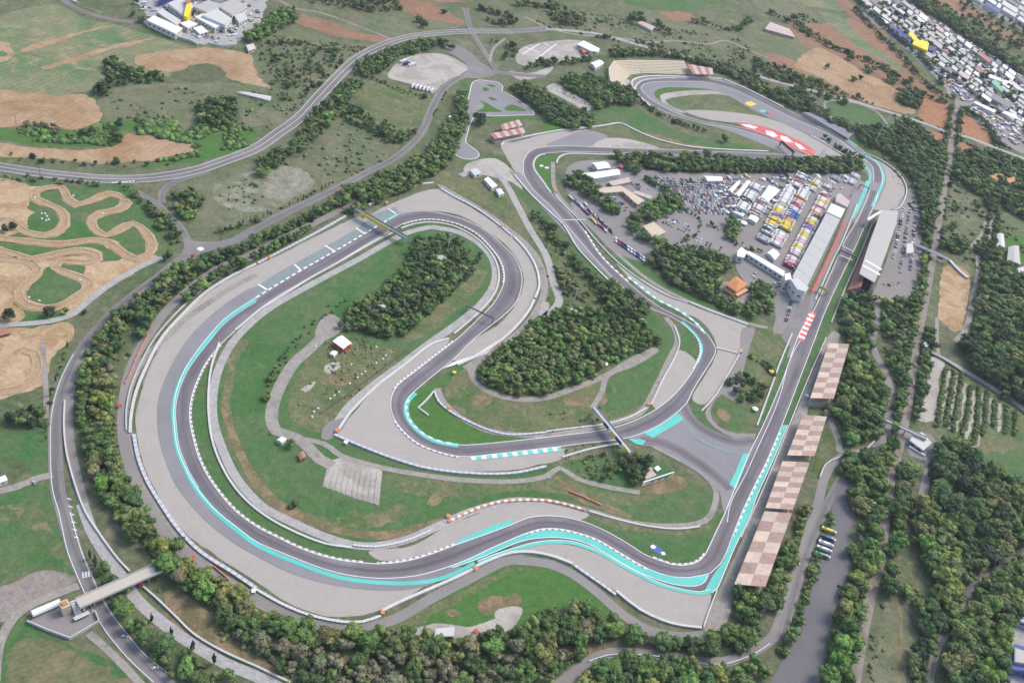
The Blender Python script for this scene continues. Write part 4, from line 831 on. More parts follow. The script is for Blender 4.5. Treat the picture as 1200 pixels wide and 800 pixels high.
for sd, lab in ((-1, 'left'), (1, 'right'), (0, 'centre')):
    w = spline([U(x, y) for x, y in P('-40,190 0,196 40,202 70,205.5 125,210 175,209 225,201 262,189 300,174 325,157 350,139 375,112 400,86 420,68 440,57 460,49 480,43.5 515,39 550,37 600,37')], False, 6.0); q = []
    for i, p in enumerate(w):
        d_ = (w[min(len(w)-1, i+1)] - w[max(0, i-1)]).normalized(); q.append(p + Vector((-d_.y, d_.x, 0)) * sd * 6.9)
    tag(strip(q, .5 if sd else .9, zlev('line')).build('road_marking', M['white' if sd else 'conc']), ('%s edge line of the dual carriageway' % lab) if sd else 'pale median strip of the dual carriageway', 'road marking', kind='structure')

line('white border below the turquoise crescent of the second bend', 'white', '530,665 550,658.5 575,648.5 600,638 615,633 637,630 662,630.5 687,636.5 707,646.5 725,657.5 750,671 775,680.5 795,685.5 815,686.5 826,681.5 830,673.5', .6)
line('white border above the thin turquoise band of the last corner', 'white', '560,657 580,649.5 600,643 625,636 650,633 675,635.5 700,644.5 725,658.5 750,672 775,683.5 800,690.5 820,693 832,690.5', .5)
line('white border along the outer turquoise band of the long bend', 'white', '300,354 266,377 244,402 222,431 211,455 206,478 207,500 210.5,525 220.5,550 233,572', .35)
line('white border right of the turquoise straight strip', 'white', '834,694 840,690 848,672 860,643 878,606 887,581 905,541 923,498', .6)
sk = random.Random(4)
for k, (a, b2, f0, f1, tx) in enumerate((((905, 470), (838, 640), .30, .42, 'braking line at the end of the main straight'), ((890, 500), (832, 646), .62, .55, 'second braking line at the end of the main straight'), ((800, 668), (640, 612), .35, .7, 'arc between first and second bend'),
   ((400, 668), (225, 500), .62, .35, 'long arc in the lower long bend'), ((215, 500), (330, 335), .40, .66, 'long arc in the upper long bend'), ((500, 254), (603, 330), .55, .35, 'arc through the fourth bend'), ((560, 390), (470, 470), .45, .6, 'braking line before the hairpin'), ((470, 480), (560, 528), .6, .3, 'arc through the hairpin'),
   ((700, 508), (815, 445), .5, .7, 'arc into the chicane bend'), ((690, 280), (640, 225), .5, .38, 'line up the back leg'), ((640, 205), (700, 176), .4, .6, 'arc through the far right hand bend'))):
    i0, i1 = near(*a), near(*b2); i0, i1 = min(i0, i1), max(i0, i1); q = []
    for i in range(i0, i1):
        t_ = (i - i0) / max(1, i1 - i0); f = f0 + (f1 - f0) * t_ + .05 * math.sin(t_ * 6); q.append(pairs[i][0].lerp(pairs[i][1], f))
    if len(q) > 3: tag(strip(q, [.4 + 1.0 * math.sin(math.pi * j / (len(q) - 1)) for j in range(len(q))], zlev('paint')).build('skid_mark', M['skid']), 'dark rubber ' + tx, 'skid mark', kind='structure')

line('worn turquoise edging inside the far stadium bend', 'paleteal', '830,103 806,101.5 782,101.8 768,104 762,109 770,117 786,125 802,131', 3.0, 'paint', 'painted_runoff')
line('worn turquoise edging outside the stadium exit road', 'paleteal', '846,102 868,110 890,120 912,131 935,142 960,153', 3.5, 'paint', 'painted_runoff')
line('turquoise edging of the last stadium corner', 'teal', '958,148 974,155 990,163 1004,172', 2.6, 'paint', 'painted_runoff')
# ------------------------------------------------------------------ buildings and other things
for k, c in dict(pale_deck=(.40,.365,.30), wall_white=(.50,.49,.46), wall_cream=(.42,.36,.27), wall_grey=(.26,.26,.26), roof_white=(.62,.62,.61), roof_grey=(.34,.33,.305),
    roof_dark=(.16,.16,.17), roof_light=(.44,.43,.41), roof_blue=(.05,.08,.22), roof_yellow=(.62,.50,.03), roof_green=(.16,.36,.20), roof_red=(.30,.135,.10),
    pit_roof=(.36,.355,.335), tile=(.42,.17,.06), villa=(.55,.30,.16), glass=(.03,.04,.05), steel=(.33,.33,.34), darksteel=(.07,.07,.075), seat_red=(.30,.13,.10),
    beige=(.44,.37,.27), signal_yellow=(.62,.46,.04), navy=(.03,.05,.18), wood=(.16,.10,.06), rubber=(.02,.02,.02), terrace=(.36,.29,.22), purple=(.17,.16,.20), red=(.45,.05,.04), pinkroof=(.40,.33,.30)).items():
    M[k] = plain(k, c, .7 if k != 'glass' else .15, .10)
def c2(p): return (p[0], p[1])
def foot(s, h): return [U(x, y, h) for x, y in (P(s) if isinstance(s, str) else s)]
def building(name, label, cat, roofpx, h, wallm, roofm, group=None, overhang=.5, extra=None, windows=0, winm='glass'):
    """box like building whose roof outline is at height h"""
    pts = foot(roofpx, h)
    if area(pts) < 0: pts.reverse()
    c = sum((Vector((p.x, p.y, 0)) for p in pts), Vector()) / len(pts)
    root = empty(name, c); L = [Vector((p.x - c.x, p.y - c.y, 0)) for p in pts]
    inn = [p * (1 - overhang / max(2.0, p.length)) for p in L]
    w = MB(); w.prism(inn, 0, h - .35); w.build('wall', M[wallm], root)
    r = MB(); r.prism(L, h - .35, h)
    r.prism([p * .94 for p in L], h, h + .25)
    ro = r.build('roof', M[roofm], root)
    if windows:
        n = len(inn)
        for i in range(n):
            a, b = inn[i], inn[(i + 1) % n]; d = b - a
            if d.length < 7: continue
            nr = Vector((d.y, -d.x, 0)).normalized()
            k = min(windows, int(d.length / 6))
            if k < 1 or (a + b + c * 2).y / 2 > c.y + 1e9: continue
            if nr.y > .3: continue                    # the far sides show nothing
            for j in range(k):
                m = a + d * ((j + .5) / k) + nr * .06; wl = min(3.2, d.length / k * .55); wb = MB(); an = math.atan2(d.y, d.x)
                wb.box((m.x, m.y, h * .42), (wl, .14, min(1.8, h * .3)), an); wb.build('window', M[winm], root)
    tag(root, label, cat, group); return root

# ---- checkered roof grandstands
def stand(label, px, rows, hf, hb, dark=(.29,.185,.15), pale=(.45,.35,.27)):
    """px: track-far, back-far, back-near, track-near roof corners"""
    q = P(px); A, B, C, D = U(*q[0], hf), U(*q[1], hb), U(*q[2], hb), U(*q[3], hf)
    c = (A + B + C + D) / 4; c.z = 0; root = empty('grandstand', c)
    a, b, e, d = A - c, B - c, C - c, D - c
    r = MB(); th = Vector((0, 0, .35)); r.v = []
    r.face([d, e, b, a], 0, [(0, 0), (1, 0), (1, 1), (0, 1)]); r.face([a - th, b - th, e - th, d - th], 1)
    for p, q_ in ((a, b), (b, e), (e, d), (d, a)): r.face([q_ , p , p - th, q_ - th], 1)
    roof = r.build('roof', [checker_roof('checker_sheet_roof', pale, dark, 2, rows), M['steel']], root)
    # concrete terrace stepping up away from the track
    t = MB(); n = 12
    for i in range(n):
        f0, f1 = .08 + .84 * i / n, .08 + .84 * (i + 1) / n; zz = 1.2 + 5.6 * (i + 1) / n
        lo = lambda p, q_, f: Vector((p.x + (q_.x - p.x) * f, p.y + (q_.y - p.y) * f, 0))
        b4 = [lo(d, e, f0), lo(d, e, f1), lo(a, b, f1), lo(a, b, f0)]
        t.hexa([tuple(v) for v in b4], [(v.x, v.y, zz) for v in b4])
    t.build('terrace', M['terrace'], root)
    m = max(3, rows // 2)
    for i in range(m + 1):
        f = .02 + .96 * i / m
        for s, (p0, p1) in enumerate(((a, d), (b, e))):
            p = p0.lerp(p1, f); o = (b - a).normalized() * (.6 if s == 0 else -.6)
            pb = MB(); pb.tube((p.x + o.x, p.y + o.y, 0), (p.x + o.x, p.y + o.y, p.z - .3), .28, .22, 6); pb.build('post', M['steel'], root)
    for i in range(rows):                               # low vents on alternate panels
        f = (i + .45) / rows; g_ = .30 if i % 2 else .78; p = a.lerp(d, f).lerp(b.lerp(e, f), g_); vb = MB(); vb.box((p.x, p.y, p.z + .02), (1.0, .6, .35), 0); vb.build('roof_vent', M['roof_grey'], root)
    # raking braces below the roof, near end
    k = MB()
    for f in (.15, .45, .75):
        p = d.lerp(e, f); k.tube((p.x, p.y, 6.0), (p.x + (e - d).x * .2, p.y + (e - d).y * .2, p.z - .4), .18, .18, 5)
    k.build('brace', M['darksteel'], root)
    tag(root, label, 'grandstand', 'checkered roof grandstands along the straight'); return root
stand('longest checkered roof grandstand, the farthest of the row along the main straight', '971,402 995.5,403 977,467 949.5,466', 11, 11, 12.5)
stand('checkered roof grandstand second from the far end, beside the loop lane', '941,485.5 969,488 954.5,534 922.5,533', 8, 11, 12.5)
stand('checkered roof grandstand third from the far end, close above the nearest', '917,540 949,541.5 929,597 897,594.5', 9, 11, 12.5)
stand('nearest checkered roof grandstand with large roof panels at the first corner', '896,598.5 928,601 897,687 860.5,684', 7, 11, 12.5)

# ---- main grandstand: big grey roof over red seats
def main_stand():
    h = 17; R_ = foot('1033,246 1052.5,247 1050.5,262 1037,301 1025,331 1007,320.5 1018,287', h)
    c = sum(R_, Vector()) / len(R_); c.z = 0; root = empty('main_grandstand', c)
    if area(R_) < 0: R_.reverse()
    r = MB(); r.prism([p - c for p in R_], h - .8, h); ro = r.build('roof', M['roof_grey'], root)
    for s in ('1011,311 1031,322', '1014,305 1033,316'):
        a, b = foot(s, h + .05); sb = strip([a - c, b - c], 4.0, h + .03, False, .2).build('roof_band', M['roof_white'], root)
    a, b = U(1029, 257, 2), U(993, 340, 2); e, f = U(1036, 262, 10), U(1008, 338, 10)
    t = MB(); n = 16
    for i in range(n):
        g0, g1 = i / n, (i + 1) / n; zz = 2 + 10.0 * (i + 1) / n
        q = [a.lerp(e, g0), a.lerp(e, g1), b.lerp(f, g1), b.lerp(f, g0)]
        t.prism([v - c for v in q], 0, zz)
    t.build('seating', M['seat_red'], root)
    bw = MB(); w = foot('1047,262 1049,263 1024,333 1022,332', 14); bw.prism([v - c for v in w], 0, 15); bw.build('back_wall', M['wall_grey'], root)
    for i in range(9):
        p = U(1036 - i * 2.75, 262 + i * 7.0, 12) - c
        pb = MB(); pb.tube((p.x, p.y, 0), (p.x, p.y, h - .8), .5, .5, 6); pb.build('column', M['steel'], root)
    tag(root, 'huge grey roofed main grandstand over dark red seats facing the pits', 'grandstand')
main_stand()
o = building('canopy', 'thin white canopy beam at the upper end of the main grandstand', 'canopy', '1016,256 1032,246.5 1033.5,249 1018,258.5', 10, 'wall_white', 'roof_white')

# ---- pit building
def pits():
    h = 12; R_ = foot('974,239 990,246 945,337.5 928.5,324', h); c = sum(R_, Vector()) / 4; c.z = 0
    root = empty('pit_building', c)
    A, B, C, D = [p - c for p in R_]                     # far-left, far-right(track), near-right(track), near-left
    w = MB(); w.prism([p * .985 for p in (A, B, C, D)], 0, h - .5); w.build('wall', M['wall_grey'], root)
    r = MB(); r.prism([A, B, C, D], h - .5, h); r.build('roof', M['pit_roof'], root)
    r2 = MB(); f = .13; r2.prism([A, B, B.lerp(C, f), A.lerp(D, f)], h + .01, h + 1.2); r2.build('white_roof_end', M['roof_white'], root)
    n = Vector(((B - A).x, (B - A).y, 0)).normalized()
    for i in range(1, 8):
        f = .14 + .86 * i / 8; a, b = A.lerp(D, f), B.lerp(C, f); strip([Vector((a.x, a.y, 0)), Vector((b.x, b.y, 0))], .5, h + .02, False, .15).build('roof_seam', M['roof_light'], root)
    for i in range(20):
        f = (i + .5) / 20; p = (B.lerp(C, f)) * .985; p = B.lerp(C, f) + (D - C).normalized() * (-.25)
        d = (C - B); an = math.atan2(d.y, d.x); g = MB(); g.box((p.x, p.y, .3), (d.length / 20 * .7, .3, 4.2), an); g.build('garage_door', M['darksteel'], root)
    for i in range(10):
        f = (i + .5) / 10; p = B.lerp(C, f) + (D - C).normalized() * (-.2); d = (C - B); an = math.atan2(d.y, d.x)
        g = MB(); g.box((p.x, p.y, 7.0), (d.length / 10 * .8, .3, 2.4), an); g.build('window', M['glass'], root)
    tag(root, 'long low pit building with flat pale grey roof beside the pit lane', 'pit building')
pits()
building('race_control_tower', 'white control block with windows at the near end of the pits', 'control tower', '926,327 933,325 948,337 944,342 934,339', 15, 'wall_white', 'roof_light', windows=4)
building('media_building', 'tall white block where the skybridge meets the pits', 'building', '919,321 926,319.5 928,327 920,328.5', 13, 'wall_white', 'roof_white', windows=3)
building('skybridge', 'long white covered walkway above the paddock road', 'walkway', '873,296 878,294 920,318 918,324', 6.5, 'wall_white', 'roof_white', windows=12)
building('paddock_entrance', 'stepped white block at the left end of the covered walkway', 'building', '864,294 869,289.5 876,294.5 872,302 863.5,300', 8, 'wall_white', 'roof_white', windows=3)
building('hospitality_unit', 'white and red unit at the upper end of the pits', 'building', '980,229 984,226 996,236 993,243 979,236', 6, 'wall_white', 'pinkroof')

# ---- gantries, bridges
def gantry(name, label, cat, a, b, h, deck, depth, mats, z_sign=None, sign=None, legs=True, parts=None):
    """beam between ground points a, b at height h; sign = list of (from, to, material) board sections"""
    A, B = U(*a), U(*b); c = (A + B) / 2; root = empty(name, c); d = (B - A); an = math.atan2(d.y, d.x); L = d.length
    root.rotation_euler = (0, 0, an)
    m = MB(); m.box((0, 0, h), (L, deck, depth)); m.build('beam' if deck < 2.5 else 'deck', M[mats[0]], root)
    if deck >= 2.5:
        for s in (-1, 1):
            q = MB(); q.box((0, s * (deck / 2 - .1), h + depth), (L, .16, 1.2)); q.build('parapet', M[mats[1]], root)
    if sign:
        for f0, f1, mt in sign:
            q = MB(); q.box(((f0 + f1 - 1) / 2 * L, -(deck / 2 + .35), h - .6), ((f1 - f0) * L - .1, .3, depth + 2.6)); q.build('banner', M[mt], root)
    if legs:
        for s in (-1, 1):
            for y in ((-deck * .32, deck * .32) if deck >= 2.5 else (0,)):
                q = MB(); q.box((s * (L / 2 - .5), y, 0), (.7, .7, h)); q.build('leg', M[mats[1]], root)
    tag(root, label, cat); return root
gantry('footbridge', 'grey footbridge with yellow banner before the fourth bend', 'footbridge', (416, 252), (475, 286), 7, 5, .9, ('roof_dark', 'steel'), sign=[(.12, .36, 'signal_yellow'), (.36, .50, 'signal_yellow'), (.50, .72, 'signal_yellow')])
gantry('footbridge', 'grey footbridge with blue and yellow banners over the hairpin straight', 'footbridge', (694, 485), (736, 537), 7, 4.5, .9, ('roof_light', 'steel'), sign=[(.33, .47, 'navy'), (.47, .54, 'roof_white'), (.54, .66, 'signal_yellow'), (.66, .82, 'navy'), (.82, .88, 'roof_white'), (.88, .99, 'signal_yellow')])
gantry('footbridge', 'thin dark footbridge at the end of the stadium verge', 'footbridge', (913, 171), (928, 184), 6, 3, .8, ('darksteel', 'darksteel'))
gantry('footbridge', 'dark footbridge among the tree belt behind the paddock', 'footbridge', (904, 200.5), (922, 213), 6, 3, .8, ('darksteel', 'darksteel'))
gantry('start_gantry', 'black start gantry spanning the main straight', 'gantry', (982, 299), (1001.5, 308), 7, 2.0, 1.3, ('darksteel', 'darksteel'))

gantry('banner_gantry', 'bright yellow board hung over the pit exit', 'gantry', (957.5, 341), (968, 346), 6, 2.4, .8, ('signal_yellow', 'darksteel'), sign=[(.0, 1.0, 'signal_yellow')])
gantry('signal_gantry', 'black lattice signal gantry beyond the fourth bend', 'gantry', (545, 365), (577, 380), 7, 1.2, 1.0, ('darksteel', 'darksteel'))
gantry('banner_gantry', 'thin white gantry over the back leg', 'gantry', (659, 263.5), (685, 263), 6, .8, .7, ('roof_white', 'roof_white'))
gantry('banner_gantry', 'dark gantry over the pit entry', 'gantry', (1006, 221), (1017, 226), 6, 1.0, .8, ('darksteel', 'darksteel'))
gantry('banner_gantry', 'small light gantry across the last bend of the pits', 'gantry', (996, 232), (1006, 219), 5, .8, .5, ('seat_red', 'darksteel'))

# ---- big footbridge with stair tower, lower left
def big_bridge():
    h = 7.5; a, b = U(91, 707, h), U(188, 664, h); c = (a + b) / 2; c.z = 0; d = b - a; an = math.atan2(d.y, d.x); L = d.length
    root = empty('footbridge', c, an)
    m = MB(); m.box((0, 0, h - .9), (L, 8.6, .9)); m.build('deck', M['concrete'], root)
    m = MB(); m.box((0, 0, h + .004), (L - .3, 7.8, .04)); m.build('walkway', M['pale_deck'], root)
    for s in (-1, 1):
        m = MB(); m.box((0, s * 4.18, h), (L, .22, 1.3)); m.build('parapet', M['rail'] if s > 0 else M['roof_light'], root)
    for f in (-.33, -.12, .13, .33):
        m = MB(); m.box((f * L, 0, 0), (1.0, 5.6, h - .9)); m.build('pier', M['concrete'], root)
    tag(root, 'long concrete footbridge crossing the ring road at the lower left', 'footbridge')
    # stair tower
    t = U(86, 718); root = empty('stair_tower', t, an)
    m = MB(); m.box((-3.5, 3.5, 0), (5.5, 6, 8.6)); m.build('shaft', M['wall_cream'], root)
    m = MB(); m.box((-3.5, 3.5, 8.6), (3.2, 3.0, 1.0)); m.build('cap', M['tile'], root)
    for k in range(7):
        m = MB(); m.box((2.2, 3.5 - k * 1.25, 0), (4.2, 1.22, 7.4 - k * 1.0)); m.build('step', M['roof_light'], root)
    m = MB(); m.box((6.0, 1.0, 0), (1.6, 9.0, 3.4)); m.build('side_wall', M['rail'], root)
    m = MB(); m.box((3.0, -6.2, 0), (9.0, 1.2, 2.6)); m.build('ticket_counter', M['roof_blue'], root)
    m = MB(); m.box((3.0, -6.2, 2.6), (9.6, 3.0, .25)); m.build('counter_roof', M['roof_light'], root)
    tag(root, 'stair tower with orange cap at the left end of the footbridge', 'stair tower')
    pts = [U(38, 722), U(71, 708)]; c = (pts[0] + pts[1]) / 2; d = pts[1] - pts[0]; root = empty('tanker_trailer', c, math.atan2(d.y, d.x))
    L = d.length; m = MB(); m.tube((-L/2, 0, 2.9), (L/2, 0, 2.9), 2.3, 2.3, 14); m.build('tank', M['roof_white'], root)
    for s in (-.35, -.25, .3, .4):
        for y in (-1.1, 1.1):
            m = MB(); m.tube((s * L, y - .2, .5), (s * L, y + .2, .5), .5, .5, 8); m.build('wheel', M['rubber'], root)
    for s in (-.3, .35):
        m = MB(); m.box((s * L, 0, .5), (.8, 1.6, .8)); m.build('cradle', M['darksteel'], root)
    tag(root, 'long white cylindrical tank on wheels below the stair tower', 'tank trailer')
big_bridge()
wall('yard_wall', 'blue grey block wall round the yard of the stair tower', M['rail'], P('32,729 55,739 82,749 96,741 116,729 112,717'), .8, 2.6, 'yard wall', step=40)
def thin_bridge(label, a, b, h, wd, mt, stairs=None):
    A, B = U(*a, h), U(*b, h); c = (A + B) / 2; c.z = 0; d = B - A; an = math.atan2(d.y, d.x); L = d.length
    root = empty('footbridge', c, an)
    m = MB(); m.box((0, 0, h - .7), (L, wd, .7)); m.build('deck', M[mt], root)
    for s in (-1, 1):
        m = MB(); m.box((0, s * (wd / 2 - .08), h), (L, .14, 1.1)); m.build('railing', M['rail'], root)
    for f in (-.46, 0, .46):
        m = MB(); m.box((f * L, 0, 0), (.8, wd * .6, h - .7)); m.build('pier', M['concrete'], root)
    tag(root, label, 'footbridge')
thin_bridge('slim white footbridge from the stand car park across the trackbed', (1071, 285.5), (1112, 304), 7, 4, 'roof_white')
thin_bridge('pale footbridge across the trackbed beside the stair platform', (1038, 492), (1086, 514), 7, 4, 'roof_light')
wall('ramp', 'stepped grey ramp running down from the slim white footbridge', M['rail'], P('1112,306 1118,313 1125,320 1133,327'), 3.5, 2.5, 'ramp', step=30)
building('ticket_block', 'grey roofed kiosk between parked cars at the footbridge foot', 'kiosk', '1062,286 1070,284 1071,296 1062,297', 6, 'wall_white', 'roof_light', windows=2)
building('stair_platform', 'blue grey stair house at the lower trackbed footbridge', 'stair house', '1069,510 1081,506 1092,519 1082,528 1066,516', 5, 'rail' if False else 'wall_grey', 'roof_light', windows=2)
wall('parapet_wall', 'white wall at the foot of the stair house', M['roof_white'], P('1064.5,524 1074,530 1083,535'), 1.4, 2.2, 'wall', step=40)

# ---- villa with tiled hip roof and arcade
def villa():
    h = 9.0; q = foot('850.5,333 862.5,323 877,333 863,341.5', h); c = sum(q, Vector()) / 4; c.z = 0
    if area(q) < 0: q.reverse()
    root = empty('villa', c); L = [Vector((p.x - c.x, p.y - c.y, 0)) for p in q]
    w = MB(); w.prism([p * .9 for p in L], 0, h - .3); w.build('wall', M['villa'], root)
    r = MB(); top = [p * .12 for p in L]; e = [Vector((p.x, p.y, h - .3)) for p in L]; t = [Vector((p.x, p.y, h + 2.0)) for p in top]
    for i in range(4): r.face([e[i], e[(i+1) % 4], t[(i+1) % 4], t[i]])
    r.face(t); r.face(list(reversed(e))); r.build('roof', M['tile'], root)
    for i in range(4):
        a, b = L[i] * .9, L[(i + 1) % 4] * .9; d = b - a; n = Vector((d.y, -d.x, 0)).normalized(); an = math.atan2(d.y, d.x)
        for j in range(4):
            m = a + d * ((j + .5) / 4) + n * .05; wb = MB(); wb.box((m.x, m.y, 5.4), (1.2, .14, 1.7), an); wb.build('window', M['glass'], root)
        if n.y < .2:
            g = MB(); mid = (a + b) / 2 + n * 1.9; g.box((mid.x, mid.y, 3.6), (d.length * .96, 3.6, .4), an); g.build('porch_roof', M['villa'], root)
            for j in range(5):
                m = a + d * (.05 + .9 * j / 4) + n * 3.4; pb = MB(); pb.box((m.x, m.y, 0), (.9, .5, 3.6), an); pb.build('porch_pier', M['villa'], root)
            for j in range(4):
                m = a + d * (.05 + .9 * (j + .5) / 4) + n * .1; pb = MB(); pb.box((m.x, m.y, .1), (1.6, .2, 2.5), an); pb.build('door', M['glass'], root)
    ch = MB(); ch.box((1.5, 1.5, h + 1.0), (.9, .9, 2.4)); ch.build('chimney', M['villa'], root)
    for dx, dy, rr in ((0, 0, 17), (-6, -10, 13), (4, -18, 8)): keep_clear(c + Vector((dx, dy, 0)), rr)
    tag(root, 'orange villa with hipped tile roof and arcade among trees', 'villa')
villa()
def gable(name, label, cat, px, h, wallm, roofm, rise=2.0, group=None, windows=2):
    """house with a ridge along its longer side"""
    q = foot(px, h); 
    if area(q) < 0: q.reverse()
    c = sum(q, Vector()) / 4; c.z = 0; L = [Vector((p.x - c.x, p.y - c.y, 0)) for p in q]
    if (L[1] - L[0]).length < (L[2] - L[1]).length: L = L[1:] + L[:1]
    root = empty(name, c); w = MB(); I = [p * .93 for p in L]
    w.prism(I, 0, h - .1)
    r0, r1 = (L[0] + L[3]) / 2, (L[1] + L[2]) / 2
    i0, i1 = r0 * .93, r1 * .93
    w.face([(I[3].x, I[3].y, h - .1), (I[0].x, I[0].y, h - .1), (i0.x, i0.y, h + rise - .2)]); w.face([(I[1].x, I[1].y, h - .1), (I[2].x, I[2].y, h - .1), (i1.x, i1.y, h + rise - .2)])
    w.build('wall', M[wallm], root)
    r = MB(); T = lambda p, z: (p.x, p.y, z)
    for z0, fl in ((0, False), (-.25, True)):
        for f in ([T(L[0], h + z0), T(L[1], h + z0), T(r1, h + rise + z0), T(r0, h + rise + z0)], [T(L[2], h + z0), T(L[3], h + z0), T(r0, h + rise + z0), T(r1, h + rise + z0)]):
            r.face(list(reversed(f)) if fl else f)
    for a, b in ((L[0], L[1]), (L[2], L[3])): r.face([T(a, h - .25), T(b, h - .25), T(b, h), T(a, h)])
    r.build('roof', M[roofm], root)
    for i in range(4):
        a, b = I[i], I[(i + 1) % 4]; d = b - a; n = Vector((d.y, -d.x, 0)).normalized(); an = math.atan2(d.y, d.x)
        if n.y > .3: continue
        for j in range(min(windows, max(1, int(d.length / 4)))):
            m = a + d * ((j + .5) / min(windows, max(1, int(d.length / 4)))) + n * .05; wb = MB(); wb.box((m.x, m.y, h * .4), (1.3, .14, h * .3), an); wb.build('window', M['glass'], root)
    tag(root, label, cat, group); return root
gable('infield_hut', 'white roofed hut with red side wall on the left infield', 'hut', '389.5,399.5 401,392.5 412.5,402 402.5,409', 5, 'red', 'roof_white', 1.0)
gable('marquee', 'large white marquee beside the far right hand bend', 'marquee', '677,204 724,198 727,204.5 689,210.5', 6, 'wall_white', 'roof_white', 2.2)
gable('marquee', 'smaller white marquee behind the large one', 'marquee', '693,191 709,189 716,196.5 700,198.5', 6, 'wall_white', 'roof_white', 2.0)
building('paddock_restaurant', 'L shaped beige flat roofed building round a courtyard', 'building', '697.5,221 727.5,217.5 756,235 747.5,240 730,224.5 704,226.5', 5, 'wall_cream', 'beige', windows=5)
building('beige_pavilion', 'sand coloured flat pavilion between tree clump and bus strip', 'pavilion', '753,265 766,260 781,272 766,279', 4, 'wall_cream', 'beige', windows=2)
building('terrace_pavilion', 'long pinkish shelter by the red parasols', 'pavilion', '741,226 745,223.5 765,230 762,233.5', 4, 'wall_white', 'pinkroof')
building('garage_block', 'grey flat roof over the yard below the marquees', 'building', '712,213 736,208 740,213 718,218', 4, 'wall_grey', 'pinkroof')
gable('grey_shed', 'grey roofed shed sunk in the infield wood', 'shed', '437,357 448,350 461,352 452,361', 4, 'wall_grey', 'roof_light', 1.2)
gable('grey_shed', 'small grey hut half hidden at the top of the infield wood', 'shed', '510,300 520,298 524,303 514,306', 3.5, 'wall_grey', 'roof_grey', 1.0)
gable('grey_shed', 'grey hut with dark porch by the pine wood edge', 'shed', '667,362 676,357.5 685,364 676,370', 4, 'wall_cream', 'roof_light', 1.2)
building('infield_pavilion', 'half sunken pavilion with grass roof and white parapet', 'pavilion', '752,566 786,557 790,553 778,543 762,552', 4, 'wall_white', 'grass', windows=6)
building('infield_pavilion_wing', 'pale flat block left of the grass roofed pavilion', 'building', '753,550 763,546 770,557 757,562', 4.2, 'wall_white', 'pinkroof')
wall('parapet_wall', 'white parapet along the front of the grass roofed pavilion', M['roof_white'], P('752,569 770,563 788,557'), 1.0, 4.6, 'wall', step=60)
building('infield_pavilion_skylight', 'white skylight block on the grass roofed pavilion', 'skylight', '766,548 771,545 775,549 770,552', 6.0, 'wall_white', 'roof_white')
building('blue_shed', 'blue grey flat shed in the bare ground by the bottom trees', 'shed', '510,736 533,734 532,745 509,746', 3.5, 'wall_grey', 'rail' if False else 'roof_light')
building('long_hut', 'long narrow pale hut among the bottom trees', 'hut', '689,742 708,736 711,741 692,748', 3.5, 'wall_grey', 'roof_light')
building('blue_depot', 'blue edged depot with grey roof at the lower right', 'depot', '1181,764 1189,754 1240,768 1240,800 1200,786 1182,784', 8, 'roof_blue', 'roof_blue', windows=4)
building('depot_roof_plant', 'grey upper storey of the blue depot', 'roof block', '1189,758 1206,764 1240,774 1240,786 1206,778 1189,775', 11, 'wall_grey', 'roof_grey')
building('white_depot', 'white walled depot at the right edge above the blue one', 'depot', '1196,706 1240,716 1240,745 1194,726', 7, 'wall_white', 'roof_white', windows=4)
gable('caravan', 'white caravan parked below the infield hut', 'caravan', '386,414 390,410.5 396,412 392,417', 3, 'wall_white', 'roof_white', .4, windows=1)
gable('white_marker_hut', 'small white hut beside the lone infield tree', 'hut', '324,515 330,511 336,514 331,519', 3.5, 'wall_white', 'roof_white', .8, windows=1)
gable('wooden_shelter', 'rusty brown shelter on the infield path', 'shelter', '349,532 356,528 359,535 352,539', 3, 'wood', 'roof_red', .8, windows=1)
gable('farm_shed', 'white farm shed at the left edge by the yard road', 'shed', '-4,560 6,556 9,562 -2,566', 4, 'wall_white', 'roof_white', .8, windows=1)
gable('motocross_hut', 'small brown hut at the left motocross fence', 'hut', '-2,388 10,385 12,390 0,393', 3, 'wood', 'roof_red', .8, windows=1)
building('control_hut', 'white hut beside the kart circuit lane', 'hut', '525,137 530,133 533,137 528,142', 3.5, 'wall_white', 'roof_white')
building('service_shed', 'long white roofed shed on the square by the kart circuit', 'shed', '567,210 572,207 583,217 577,221', 4, 'wall_white', 'roof_white', windows=2)
building('service_shed', 'grey white shed behind the long one on the kart square', 'shed', '550,199 559,197 565,203 556,206', 4, 'wall_white', 'roof_light', windows=2)
gable('round_tent', 'small round topped white tent below the long shed', 'tent', '581,222 587,221 591,227 585,229', 3.5, 'wall_white', 'roof_white', 1.0, windows=1)
gable('white_lorry_box', 'white container on the grass left of the chicane approach', 'container', '744,367 749,365 756,376 751,378', 3, 'wall_white', 'roof_white', .3, windows=1)
building('fan_shop', 'white L shaped shop at the helipad lot', 'building', '676,52 684,47.5 703,57 701,61 692,60', 6, 'wall_white', 'roof_white', windows=3)
building('red_stall', 'red roofed stall in front of the shop at the helipad', 'stall', '680,57 688,56 691,60.5 683,62', 4, 'red', 'roof_red')
gable('small_office', 'white gabled office beside the road behind the far terrace', 'office', '692,74 702,70 708,74 698,80', 5, 'wall_white', 'roof_white', 1.2)
gable('white_canopy', 'white canopy at the edge of the kart circuit trees', 'canopy', '615,103 624,101.5 625,105 616,106', 4, 'wall_grey', 'roof_white', .5, windows=1)
gable('field_barn', 'long pale barn in the scrub beside the farmland', 'barn', '277,108 290,108 318,113 317,118', 2.6, 'wall_white', 'roof_light', .6)
gable('hill_barn', 'weathered grey barn in the upper meadows', 'barn', '747,27 752,25 768,32 764,36', 4, 'wall_cream', 'pinkroof', 1.2)
gable('farmhouse', 'tile roofed farmhouse among trees at the far right', 'farmhouse', '1156,206 1168,203 1178,207 1166,212', 7, 'villa', 'tile', 2.0, windows=3)
